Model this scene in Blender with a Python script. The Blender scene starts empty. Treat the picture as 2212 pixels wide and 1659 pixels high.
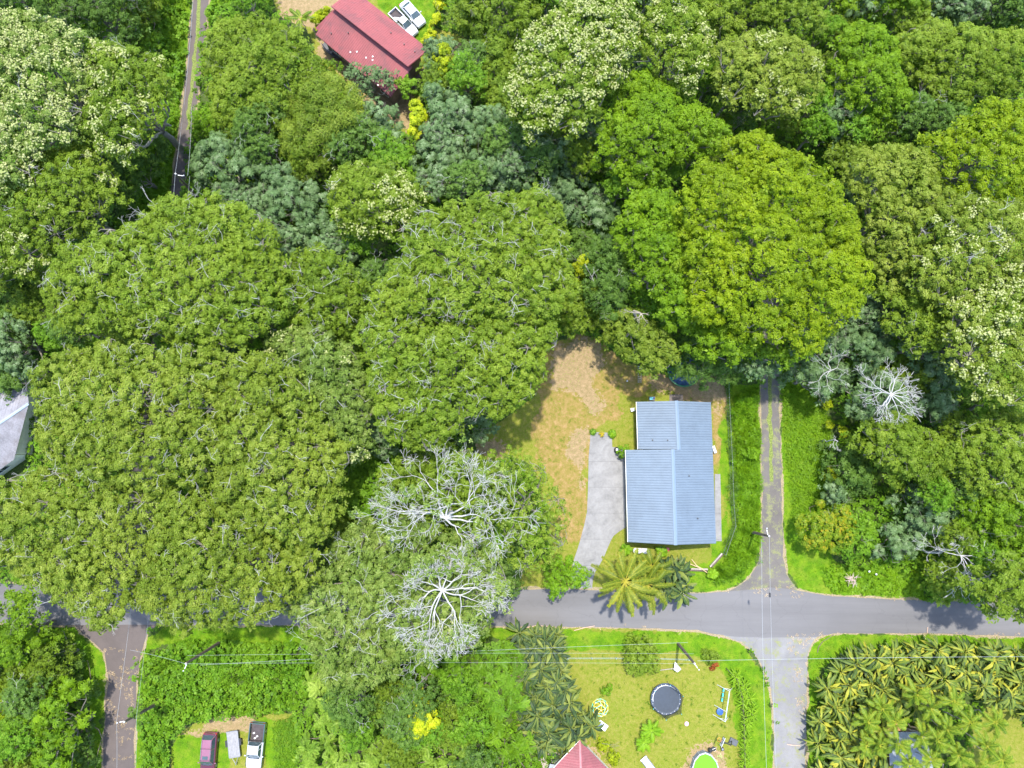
import bpy, math, random, zlib
import numpy as np
from mathutils import Vector, Matrix
C = bpy.context.scene.collection
R = math.radians
rng = np.random.default_rng(7)
random.seed(7)

# ------------------------------------------------------------------ camera
CAM_H = 93.0
F = 1534.0                      # focal length for a picture 2212 px wide
scn = bpy.context.scene
d = Vector((9, -186, -F)).normalized()          # straight down, seen from the camera
Zc = -d
Xc = (Vector((1, 0, 0)) - Vector((1, 0, 0)).dot(Zc) * Zc).normalized()
Yc = Zc.cross(Xc)
ROT = Matrix((Xc, Yc, Zc))                      # camera -> world
cam_data = bpy.data.cameras.new('camera')
cam = bpy.data.objects.new('camera', cam_data)
C.objects.link(cam)
cam.matrix_world = Matrix.Translation((0, 0, CAM_H)) @ ROT.to_4x4()
cam_data.sensor_width = 36.0
cam_data.lens = 36.0 * F / 2212.0
cam_data.clip_end = 6000
cam_data.clip_start = 0.5
scn.camera = cam

# ------------------------------------------------------------------ sky, sun, exposure
SUN_EL = 74.0
w = bpy.data.worlds.new('World')
scn.world = w
w.use_nodes = True
nt = w.node_tree
sky = nt.nodes.new('ShaderNodeTexSky')
sky.sky_type = 'NISHITA'
sky.sun_disc = False
sky.sun_elevation = R(SUN_EL)
sky.sun_rotation = R(0)
bg = nt.nodes['Background']
nt.links.new(sky.outputs[0], bg.inputs[0])
bg.inputs[1].default_value = 0.15
sl = bpy.data.lights.new('sun', 'SUN')
sl.energy = 2.0
sl.angle = R(1.5)
sl.color = (1.0, 0.955, 0.88)
sun = bpy.data.objects.new('sun', sl)
C.objects.link(sun)
ldir = Vector((0.0, -math.cos(R(SUN_EL)), -math.sin(R(SUN_EL))))
sun.rotation_euler = ldir.to_track_quat('-Z', 'Y').to_euler()
sun.location = (0, 20, 80)
vs = scn.view_settings
vs.view_transform = 'Standard'
vs.look = 'None'
vs.exposure = 2.08
vs.gamma = 1.0
scn.cycles.max_bounces = 6
scn.cycles.transparent_max_bounces = 4

# ------------------------------------------------------------------ helpers
RN = np.array([list(r) for r in ROT])

def px(pts, z=0.0):
    """points on the photograph (2212 px wide) as points of the place at height z"""
    p = np.atleast_2d(np.array(pts, float))
    ray = np.stack([(p[:, 0] - 1106) / F, -(p[:, 1] - 829.5) / F, -np.ones(len(p))], 1) @ RN.T
    t = (z - CAM_H) / ray[:, 2]
    out = ray * np.asarray(t)[:, None]
    out[:, 2] += CAM_H
    return out

def p1(x, y, z=0.0):
    return Vector(px([(x, y)], z)[0])

def inside(poly, q):
    x, y = q[:, 0], q[:, 1]
    r = np.zeros(len(q), bool)
    n = len(poly)
    for i in range(n):
        x0, y0 = poly[i][0], poly[i][1]
        x1, y1 = poly[(i + 1) % n][0], poly[(i + 1) % n][1]
        if y0 == y1:
            continue
        c = ((y0 > y) != (y1 > y)) & (x < (x1 - x0) * (y - y0) / (y1 - y0) + x0)
        r ^= c
    return r

def edge_dist(poly, q):
    best = np.full(len(q), 1e9)
    n = len(poly)
    for i in range(n):
        a = np.array(poly[i][:2]); b = np.array(poly[(i + 1) % n][:2])
        ab = b - a
        t = np.clip(((q[:, :2] - a) @ ab) / max(ab @ ab, 1e-9), 0, 1)
        dd = np.linalg.norm(q[:, :2] - (a + t[:, None] * ab), axis=1)
        best = np.minimum(best, dd)
    return best

def sdist(poly, q):
    dd = edge_dist(poly, q)
    return np.where(inside(poly, q), dd, -dd)

def wave(x, y, s, seed):
    """cheap smooth noise in -1..1"""
    r = np.random.default_rng(seed)
    v = 0
    for i in range(5):
        a = r.uniform(0, 6.283); k = (1 + 0.7 * i) / s; ph = r.uniform(0, 6.283)
        v = v + np.sin((x * math.cos(a) + y * math.sin(a)) * k + ph + 1.3 * np.sin((y * math.cos(a) - x * math.sin(a)) * k * 0.7 + ph * 2)) / (1 + 0.5 * i)
    return v / 2.6

def mesh_np(name, V, Q, mats, tint=None, midx=None, smooth=False):
    me = bpy.data.meshes.new(name)
    V = np.asarray(V, np.float32); Q = np.asarray(Q, np.int32)
    me.vertices.add(len(V)); me.vertices.foreach_set('co', V.ravel())
    me.loops.add(Q.size); me.loops.foreach_set('vertex_index', Q.ravel())
    me.polygons.add(len(Q))
    me.polygons.foreach_set('loop_start', np.arange(0, Q.size, Q.shape[1], dtype=np.int32))
    for m in (mats if isinstance(mats, (list, tuple)) else [mats]):
        me.materials.append(m)
    if midx is not None:
        me.polygons.foreach_set('material_index', np.asarray(midx, np.int32))
    if tint is not None:
        a = me.attributes.new('tint', 'FLOAT', 'FACE')
        a.data.foreach_set('value', np.asarray(tint, np.float32))
    me.update(calc_edges=True)
    if smooth:
        me.polygons.foreach_set('use_smooth', np.ones(len(Q), bool))
    return me

def link(name, me, parent=None):
    o = bpy.data.objects.new(name, me)
    C.objects.link(o)
    if parent is not None:
        o.parent = parent
    return o

def tag(o, label=None, cat=None, group=None, kind=None):
    if label: o['label'] = label
    if cat: o['category'] = cat
    if group: o['group'] = group
    if kind: o['kind'] = kind
    return o

def empty(name, loc, label=None, cat=None, group=None, rz=0.0):
    o = bpy.data.objects.new(name, None)
    o.empty_display_size = 0.3
    C.objects.link(o)
    o.location = loc
    o.rotation_euler = (0, 0, rz)
    return tag(o, label, cat, group)

def copy_tree(o, parent=None):
    c = o.copy()
    C.objects.link(c)
    c.parent = parent
    for ch in list(o.children):
        copy_tree(ch, c)
    return c

class MB:
    """collects faces for one mesh object"""
    def __init__(s):
        s.v = []; s.f = []; s.m = []; s.T = Matrix.Identity(4)
    def at(s, loc=(0, 0, 0), rz=0.0, rx=0.0, ry=0.0):
        s.T = Matrix.Translation(loc) @ Matrix.Rotation(rz, 4, 'Z') @ Matrix.Rotation(ry, 4, 'Y') @ Matrix.Rotation(rx, 4, 'X')
        return s
    def add(s, vs, fs, m=0):
        b = len(s.v)
        s.v += [tuple(s.T @ Vector(v)) for v in vs]
        s.f += [tuple(b + i for i in f) for f in fs]
        s.m += [m] * len(fs)
        return s
    def box(s, c, d, m=0, top=1.0):
        x, y, z = c; a, b, h = d[0] / 2, d[1] / 2, d[2] / 2
        vs = [(x - a, y - b, z - h), (x + a, y - b, z - h), (x + a, y + b, z - h), (x - a, y + b, z - h),
              (x - a * top, y - b * top, z + h), (x + a * top, y - b * top, z + h), (x + a * top, y + b * top, z + h), (x - a * top, y + b * top, z + h)]
        return s.add(vs, [(0, 3, 2, 1), (4, 5, 6, 7), (0, 1, 5, 4), (1, 2, 6, 5), (2, 3, 7, 6), (3, 0, 4, 7)], m)
    def tube(s, a, b, r0, r1=None, n=8, m=0, cap=True):
        r1 = r0 if r1 is None else r1
        a = Vector(a); b = Vector(b); dd = (b - a)
        if dd.length < 1e-6: return s
        dd.normalize()
        u = dd.orthogonal().normalized(); v = dd.cross(u)
        vs = []
        for P, r in ((a, r0), (b, r1)):
            for i in range(n):
                t = 2 * math.pi * i / n
                vs.append(P + u * (r * math.cos(t)) + v * (r * math.sin(t)))
        fs = [(i, (i + 1) % n, n + (i + 1) % n, n + i) for i in range(n)]
        if cap:
            fs += [tuple(range(n - 1, -1, -1)), tuple(range(n, 2 * n))]
        return s.add(vs, fs, m)
    def path(s, pts, r, n=6, m=0):
        for i in range(len(pts) - 1):
            s.tube(pts[i], pts[i + 1], r, r, n, m)
        return s
    def lathe(s, prof, n=24, m=0, c=(0, 0, 0)):
        vs = []
        for r, z in prof:
            for i in range(n):
                t = 2 * math.pi * i / n
                vs.append((c[0] + r * math.cos(t), c[1] + r * math.sin(t), c[2] + z))
        fs = []
        for j in range(len(prof) - 1):
            for i in range(n):
                fs.append((j * n + i, j * n + (i + 1) % n, (j + 1) * n + (i + 1) % n, (j + 1) * n + i))
        fs.append(tuple(range(n - 1, -1, -1)))
        k = (len(prof) - 1) * n
        fs.append(tuple(range(k, k + n)))
        return s.add(vs, fs, m)
    def torus(s, c, Rr, r, n=24, k=8, m=0):
        vs = []
        for i in range(n):
            t = 2 * math.pi * i / n
            for j in range(k):
                a = 2 * math.pi * j / k
                vs.append((c[0] + (Rr + r * math.cos(a)) * math.cos(t), c[1] + (Rr + r * math.cos(a)) * math.sin(t), c[2] + r * math.sin(a)))
        fs = [(i * k + j, ((i + 1) % n) * k + j, ((i + 1) % n) * k + (j + 1) % k, i * k + (j + 1) % k) for i in range(n) for j in range(k)]
        return s.add(vs, fs, m)
    def build(s, name, mats, parent=None, smooth=False, bevel=0):
        me = bpy.data.meshes.new(name)
        me.from_pydata(s.v, [], s.f)
        for m in (mats if isinstance(mats, (list, tuple)) else [mats]):
            me.materials.append(m)
        for p, k in zip(me.polygons, s.m):
            p.material_index = k
        if smooth:
            for p in me.polygons: p.use_smooth = True
            me.update(); me.set_sharp_from_angle(angle=R(48))
        me.update()
        o = link(name, me, parent)
        if bevel:
            b = o.modifiers.new('bevel', 'BEVEL'); b.width = bevel; b.segments = 2; b.limit_method = 'ANGLE'
        return o

# ------------------------------------------------------------------ materials
def new_mat(name):
    m = bpy.data.materials.new(name)
    m.use_nodes = True
    return m, m.node_tree, m.node_tree.nodes['Principled BSDF']

def node(nt, t, **kw):
    n = nt.nodes.new(t)
    for k, v in kw.items():
        if k.startswith('i_'):
            n.inputs[k[2:].replace('_', ' ')].default_value = v
        else:
            setattr(n, k, v)
    return n

def noise(nt, scale, detail=4, rough=0.6, vec=None, dist=0.0):
    n = node(nt, 'ShaderNodeTexNoise')
    n.inputs['Scale'].default_value = scale
    n.inputs['Detail'].default_value = detail
    n.inputs['Roughness'].default_value = rough
    n.inputs['Distortion'].default_value = dist
    if vec is None:
        tc = nt.nodes.get('tc') or node(nt, 'ShaderNodeTexCoord', name='tc')
        vec = tc.outputs['Object']
    nt.links.new(vec, n.inputs['Vector'])
    return n.outputs['Fac']

def ramp(nt, fac, stops, interp='LINEAR'):
    r = node(nt, 'ShaderNodeValToRGB')
    r.color_ramp.interpolation = interp
    e = r.color_ramp.elements
    e[0].position, e[0].color = stops[0][0], (*stops[0][1], 1)
    e[1].position, e[1].color = stops[-1][0], (*stops[-1][1], 1)
    for p, c in stops[1:-1]:
        x = e.new(p); x.color = (*c, 1)
    nt.links.new(fac, r.inputs[0])
    return r.outputs[0]

def mixc(nt, fac, a, b, mode='MIX'):
    m = node(nt, 'ShaderNodeMix', data_type='RGBA', blend_type=mode)
    for s, v in ((0, fac), (6, a), (7, b)):
        if isinstance(v, (int, float)):
            m.inputs[s].default_value = v
        elif isinstance(v, tuple):
            m.inputs[s].default_value = (*v, 1)
        else:
            nt.links.new(v, m.inputs[s])
    return m.outputs[2]

def math_(nt, op, a, b=0.0, c=None):
    m = node(nt, 'ShaderNodeMath', operation=op)
    for i, v in enumerate((a, b, c)):
        if v is None: continue
        if isinstance(v, (int, float)): m.inputs[i].default_value = v
        else: nt.links.new(v, m.inputs[i])
    return m.outputs[0]

def bump(nt, bsdf, h, strength=0.4, dist=0.05):
    b = node(nt, 'ShaderNodeBump')
    b.inputs['Strength'].default_value = strength
    b.inputs['Distance'].default_value = dist
    nt.links.new(h, b.inputs['Height'])
    nt.links.new(b.outputs[0], bsdf.inputs['Normal'])

def paint(name, col, rough=0.5, metal=0.0, vary=0.15, scale=3.0, coat=0.0):
    m, nt, b = new_mat(name)
    f = noise(nt, scale, 5)
    c0 = tuple(x * (1 - vary) for x in col); c1 = tuple(min(1, x * (1 + vary)) for x in col)
    nt.links.new(ramp(nt, f, [(0.35, c0), (0.65, c1)]), b.inputs['Base Color'])
    b.inputs['Roughness'].default_value = rough
    b.inputs['Metallic'].default_value = metal
    if coat: b.inputs['Coat Weight'].default_value = coat
    return m

def leaf_mat(name, dark, mid, light, trans=0.35, rough=0.5, hue_noise=0.25, gain=1.10):
    dark, mid, light = (tuple(min(.9, x * gain) for x in c) for c in (dark, mid, light))
    m = bpy.data.materials.new(name)
    m.use_nodes = True
    nt = m.node_tree
    b = nt.nodes['Principled BSDF']
    at = node(nt, 'ShaderNodeAttribute', attribute_name='tint')
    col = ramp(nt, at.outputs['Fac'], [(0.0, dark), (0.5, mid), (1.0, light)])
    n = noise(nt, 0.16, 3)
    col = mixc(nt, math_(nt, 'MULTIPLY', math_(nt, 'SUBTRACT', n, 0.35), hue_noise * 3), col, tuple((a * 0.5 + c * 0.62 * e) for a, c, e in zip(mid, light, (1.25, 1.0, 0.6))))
    nt.links.new(col, b.inputs['Base Color'])
    b.inputs['Roughness'].default_value = rough
    b.inputs['Specular IOR Level'].default_value = 0.15
    tr = node(nt, 'ShaderNodeBsdfTranslucent')
    nt.links.new(mixc(nt, 0.5, col, (1.0, 1.1, 0.35), 'MULTIPLY'), tr.inputs[0])
    mx = node(nt, 'ShaderNodeMixShader')
    mx.inputs[0].default_value = trans
    nt.links.new(b.outputs[0], mx.inputs[1]); nt.links.new(tr.outputs[0], mx.inputs[2])
    nt.links.new(mx.outputs[0], nt.nodes['Material Output'].inputs[0])
    return m

LM = {
    'olive': leaf_mat('leaf_olive', (.056, .094, .009), (.122, .186, .014), (.235, .285, .045)),
    'green': leaf_mat('leaf_green', (.054, .100, .008), (.116, .190, .012), (.212, .284, .032)),
    'sage': leaf_mat('leaf_sage', (.052, .100, .014), (.120, .195, .028), (.250, .300, .080)),
    'rain': leaf_mat('leaf_rain', (.050, .110, .005), (.115, .215, .006), (.190, .300, .010)),
    'lime': leaf_mat('leaf_lime', (.060, .112, .003), (.142, .222, .004), (.245, .312, .008)),
    'cecropia': leaf_mat('leaf_cecropia', (.036, .070, .022), (.085, .145, .046), (.185, .245, .125), 0.2, 0.45, 0.08),
    'dark': leaf_mat('leaf_dark', (.028, .065, .010), (.060, .120, .015), (.110, .190, .028), 0.25),
    'acacia': leaf_mat('leaf_acacia', (.050, .095, .006), (.110, .170, .012), (.230, .280, .040), 0.25),
    'fern': leaf_mat('leaf_fern', (.055, .120, .010), (.130, .225, .018), (.260, .350, .055), 0.25),
    'grass': leaf_mat('leaf_grass', (.050, .120, .004), (.110, .230, .006), (.200, .330, .015)),
    'weeds': leaf_mat('leaf_weeds', (.045, .110, .006), (.095, .210, .009), (.190, .310, .024)),
    'yellow': leaf_mat('leaf_yellow', (.110, .170, .004), (.310, .380, .008), (.520, .510, .020)),
    'banana': leaf_mat('leaf_banana', (.028, .055, .022), (.090, .145, .020), (.300, .290, .030), 0.25, 0.5, 0.12),
    'banana_dark': leaf_mat('leaf_banana_dark', (.014, .028, .018), (.036, .070, .020), (.150, .175, .030), 0.2, 0.5, 0.08),
    'palm': leaf_mat('leaf_palm', (.050, .085, .006), (.125, .160, .010), (.330, .270, .030), 0.25, 0.5, 0.1),
    'areca': leaf_mat('leaf_areca', (.045, .095, .006), (.115, .185, .012), (.290, .300, .030), 0.3, 0.5, 0.1),
    'cream': leaf_mat('flower_cream', (.150, .185, .045), (.270, .300, .105), (.390, .395, .190), 0.15, 0.7, 0.05),
    'orange': leaf_mat('leaf_orange', (.05, .12, .006), (.13, .19, .006), (.34, .22, .012), 0.2, 0.5, 0.05),
    'red': leaf_mat('leaf_red', (.10, .02, .01), (.26, .06, .01), (.45, .16, .02), 0.2, 0.5, 0.05),
    'litter': leaf_mat('litter', (.16, .11, .06), (.32, .24, .13), (.55, .42, .26), 0.0, 0.8, 0.05),
}

def bark(name, col, col2):
    m, nt, b = new_mat(name)
    nt.links.new(ramp(nt, noise(nt, 2.5, 6), [(0.3, col), (0.7, col2)]), b.inputs['Base Color'])
    b.inputs['Roughness'].default_value = 0.85
    return m
BK = {'grey': bark('bark_grey', (.10, .09, .065), (.22, .20, .16)),
      'white': bark('bark_white', (.26, .255, .23), (.48, .47, .43)),
      'brown': bark('bark_brown', (.07, .05, .035), (.18, .14, .10)),
      'palm': bark('bark_palm', (.20, .17, .12), (.34, .30, .23))}

# ------------------------------------------------------------------ leaves
def rhomb(p, ang, L, W, droop, z0=0.0, up=0.0):
    c, s = math.cos(ang), math.sin(ang)
    def P(a, b, z): return (p[0] + a * c - b * s, p[1] + a * s + b * c, z0 + z)
    return [P(0, 0, 0), P(L * 0.5, W / 2, up), P(L, 0, -droop), P(L * 0.5, -W / 2, up)]

def tpl(kind, seed=0):
    r = random.Random(seed * 31 + 5)
    q = []
    if kind == 'tuft':                          # a spray of small leaflets, about 1 across
        for i in range(5):
            a = i * 1.2566 + r.uniform(-.35, .35)
            q.append(rhomb((0.06 * math.cos(a), 0.06 * math.sin(a)), a, r.uniform(.36, .58), r.uniform(.22, .34), r.uniform(-.02, .2), r.uniform(-.05, .05), r.uniform(-.02, .08)))
    elif kind == 'star':                        # a palmate leaf of nine lobes
        for i in range(8):
            a = i * 0.785 + r.uniform(-.1, .1)
            q.append(rhomb((0, 0), a, r.uniform(.46, .56), .17, .14, 0, .05))
    elif kind == 'long':                        # narrow curved leaves
        for i in range(5):
            a = i * 1.2566 + r.uniform(-.6, .6)
            q.append(rhomb((r.uniform(-.15, .15), r.uniform(-.15, .15)), a, r.uniform(.5, .85), .13, r.uniform(0, .3), r.uniform(-.1, .1), .05))
    elif kind == 'frond':                       # a pinnate leaf along x, about 1 long
        for i in range(9):
            x = .10 + i * .10
            l = .30 * math.sin(math.pi * (0.12 + 0.86 * (i / 9.0)) ** 0.8) + .04
            for sg in (-1, 1):
                q.append(rhomb((x, 0), sg * 1.15, l, .085, l * .25, -.16 * x * x))
        q.append([(0, -.012, 0.01), (.5, -.012, -.03), (.5, .012, -.03), (0, .012, 0.01)])
        q.append([(.5, -.012, -.03), (1, -.004, -.15), (1, .004, -.15), (.5, .012, -.03)])
    elif kind == 'blade':                       # upright grass blades
        for i in range(4):
            a = r.uniform(0, 6.283); l = r.uniform(.4, .8)
            x, y = r.uniform(-.2, .2), r.uniform(-.2, .2)
            c, s = math.cos(a), math.sin(a)
            wd = .05
            q.append([(x - s * wd, y + c * wd, 0), (x + s * wd, y - c * wd, 0), (x + c * l * .4 + s * wd * .7, y + s * l * .4 - c * wd * .7, l * .7), (x + c * l * .4 - s * wd * .7, y + s * l * .4 + c * wd * .7, l * .7)])
            q.append([(x + c * l * .4 - s * wd * .7, y + s * l * .4 + c * wd * .7, l * .7), (x + c * l * .4 + s * wd * .7, y + s * l * .4 - c * wd * .7, l * .7), (x + c * l + s * .004, y + s * l - c * .004, l * .72), (x + c * l - s * .004, y + s * l + c * .004, l * .72)])
    elif kind == 'round':                       # broad rounded leaves
        for i in range(5):
            a = i * 1.2566 + r.uniform(-.4, .4)
            q.append(rhomb((.05 * math.cos(a), .05 * math.sin(a)), a, r.uniform(.40, .52), r.uniform(.30, .38), r.uniform(0, .2), r.uniform(-.06, .06), .05))
    elif kind == 'puff':                        # a small domed flower head
        for i in range(4):
            a = i * 1.5708 + r.uniform(-.3, .3)
            q.append(rhomb((0, 0), a, .5, .55, .22, .1, .02))
    return np.array(q, float)                   # (faces, 4, 3)

TPL = {k: [tpl(k, s) for s in range(4)] for k in ('tuft', 'star', 'long', 'frond', 'blade', 'round', 'puff')}

def place_tufts(kind, P, Nn, S, tint, tint_var=0.12, rs=rng):
    """P centres, Nn normals, S sizes -> quads and tints"""
    n = len(P)
    if n == 0:
        return np.zeros((0, 3)), np.zeros((0, 4), int), np.zeros(0)
    a = rs.uniform(0, 6.283, n)
    Nn = Nn / np.maximum(np.linalg.norm(Nn, axis=1, keepdims=True), 1e-6)
    h = np.stack([np.cos(a), np.sin(a), np.zeros(n)], 1)
    X = h - (h * Nn).sum(1, keepdims=True) * Nn
    X /= np.maximum(np.linalg.norm(X, axis=1, keepdims=True), 1e-6)
    Y = np.cross(Nn, X)
    pick = rs.integers(0, 4, n)
    Vs = []; Ts = []
    for k in range(4):
        m = pick == k
        if not m.any(): continue
        T = TPL[kind][k]
        c = int(m.sum())
        L = T.reshape(-1, 3)
        W = P[m][:, None, :] + S[m][:, None, None] * (L[None, :, 0:1] * X[m][:, None, :] + L[None, :, 1:2] * Y[m][:, None, :] + L[None, :, 2:3] * Nn[m][:, None, :])
        Vs.append(W.reshape(-1, 3))
        t = np.repeat(tint[m], len(T)) + rs.normal(0, tint_var, c * len(T))
        Ts.append(t)
    V = np.concatenate(Vs)
    return V, np.arange(len(V)).reshape(-1, 4), np.clip(np.concatenate(Ts), 0, 1)

def join(parts):
    V = []; Q = []; T = []; o = 0
    for v, q, t in parts:
        V.append(v); Q.append(q + o); T.append(t); o += len(v)
    return np.concatenate(V), np.concatenate(Q), np.concatenate(T)

# ------------------------------------------------------------------ branches
class Wood:
    def __init__(s): s.a = []; s.b = []; s.r0 = []; s.r1 = []
    def seg(s, a, b, r0, r1):
        a = np.atleast_2d(a); b = np.atleast_2d(b)
        s.a.append(a); s.b.append(b)
        s.r0.append(np.broadcast_to(r0, len(a)).astype(float)); s.r1.append(np.broadcast_to(r1, len(a)).astype(float))
    def limb(s, a, b, r0, r1, bend=0.12, n=4, rs=rng):
        """one crooked limb from a to b"""
        a = np.array(a, float); b = np.array(b, float)
        L = np.linalg.norm(b - a)
        off = rs.normal(0, bend * L, 3); off[2] = abs(off[2]) * .6
        prev = a
        for i in range(1, n + 1):
            t = i / n
            q = a + (b - a) * t + off * math.sin(math.pi * t)
            if i < n: q = q + rs.normal(0, .03 * L, 3)
            s.seg(prev, q, r0 + (r1 - r0) * (i - 1) / n, r0 + (r1 - r0) * t)
            prev = q
        return prev
    def spray(s, P, D, L, r, levels=3, kids=2, spread=0.6, flat=0.6, rs=rng, shrink=.72, rise=0.0, dec=.82, dec2=.72, rmin=0.0, halves=2):
        """branching twigs grown from tips P along D"""
        P = np.atleast_2d(P).astype(float); D = np.atleast_2d(D).astype(float)
        L = np.broadcast_to(L, len(P)).astype(float); r = np.broadcast_to(r, len(P)).astype(float)
        for lv in range(levels):
            for half in range(halves):
                D = D + rs.normal(0, {1: .10, 2: .22, 3: .20}[halves], D.shape)
                D[:, 2] = D[:, 2] * flat ** .3 + rise
                D /= np.linalg.norm(D, axis=1, keepdims=True)
                E = P + D * (L / halves)[:, None]
                s.seg(P, E, r, np.maximum(r * dec, rmin))
                P = E; r = np.maximum(r * dec, rmin)
            if lv < levels - 1:
                k = kids if kids == int(kids) else (int(kids) + (1 if rs.random() < kids % 1 else 0))
                k = int(k)
                P = np.repeat(P, k, 0); D = np.repeat(D, k, 0)
                L = np.repeat(L, k) * rs.uniform(shrink - .15, shrink + .15, len(P)); r = np.maximum(np.repeat(r, k) * dec2, rmin)
                j = rs.normal(0, spread, D.shape); j[:, 2] *= flat
                D = D + j
                D /= np.linalg.norm(D, axis=1, keepdims=True)
        return P
    def quads(s, n=4):
        A = np.concatenate(s.a); B = np.concatenate(s.b); r0 = np.concatenate(s.r0); r1 = np.concatenate(s.r1)
        D = B - A
        D /= np.maximum(np.linalg.norm(D, axis=1, keepdims=True), 1e-6)
        ref = np.where(np.abs(D[:, 2:3]) < .9, np.array([[0, 0, 1.0]]), np.array([[1.0, 0, 0]]))
        U = np.cross(D, ref); U /= np.linalg.norm(U, axis=1, keepdims=True)
        W = np.cross(D, U)
        ang = np.arange(n) * 2 * math.pi / n
        ring = U[:, None, :] * np.cos(ang)[None, :, None] + W[:, None, :] * np.sin(ang)[None, :, None]
        lo = A[:, None, :] + ring * r0[:, None, None]
        hi = B[:, None, :] + ring * r1[:, None, None]
        V = np.concatenate([lo, hi], 1).reshape(-1, 3)
        base = np.arange(len(A))[:, None, None] * 2 * n
        i = np.arange(n)
        f = np.stack([i, (i + 1) % n, n + (i + 1) % n, n + i], 1)[None]
        return V, (base + f).reshape(-1, 4)

# species: leaf template, puff spacing, puff radius, leaf size, sprays per puff, flatness, depth of the dome, lobe radius and height, material
SP = {
    'albizia':  dict(t='tuft', s=.98, rp=.66, sz=.44, n=26, fl=.50, D=3.4, LR=3.0, LA=.8, mat='olive', bark='white', tw=.30),
    'rain':     dict(t='tuft', s=1.05, rp=.78, sz=.44, n=34, fl=.50, D=5.0, LR=2.9, LA=2.3, mat='rain', bark='grey', tw=.03),
    'cecropia': dict(t='star', s=1.50, rp=1.05, sz=.85, n=16, fl=.50, D=4.0, LR=2.2, LA=1.8, mat='cecropia', bark='grey', tw=.18),
    'acacia':   dict(t='long', s=1.40, rp=1.10, sz=.62, n=52, fl=.60, D=5.0, LR=2.6, LA=1.4, mat='acacia', bark='brown', tw=.02),
    'fern':     dict(t='frond', s=1.60, rp=.95, sz=1.15, n=10, fl=.45, D=3.5, LR=2.4, LA=1.5, mat='fern', bark='brown', tw=.0),
    'bush':     dict(t='round', s=.95, rp=.75, sz=.36, n=46, fl=.80, D=1.8, LR=1.6, LA=.5, mat='weeds', bark='brown', tw=.03),
    'fine':     dict(t='long', s=1.30, rp=1.0, sz=.50, n=50, fl=.6, D=4.0, LR=2.0, LA=1.2, mat='dark', bark='brown', tw=.05),
}

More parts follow.
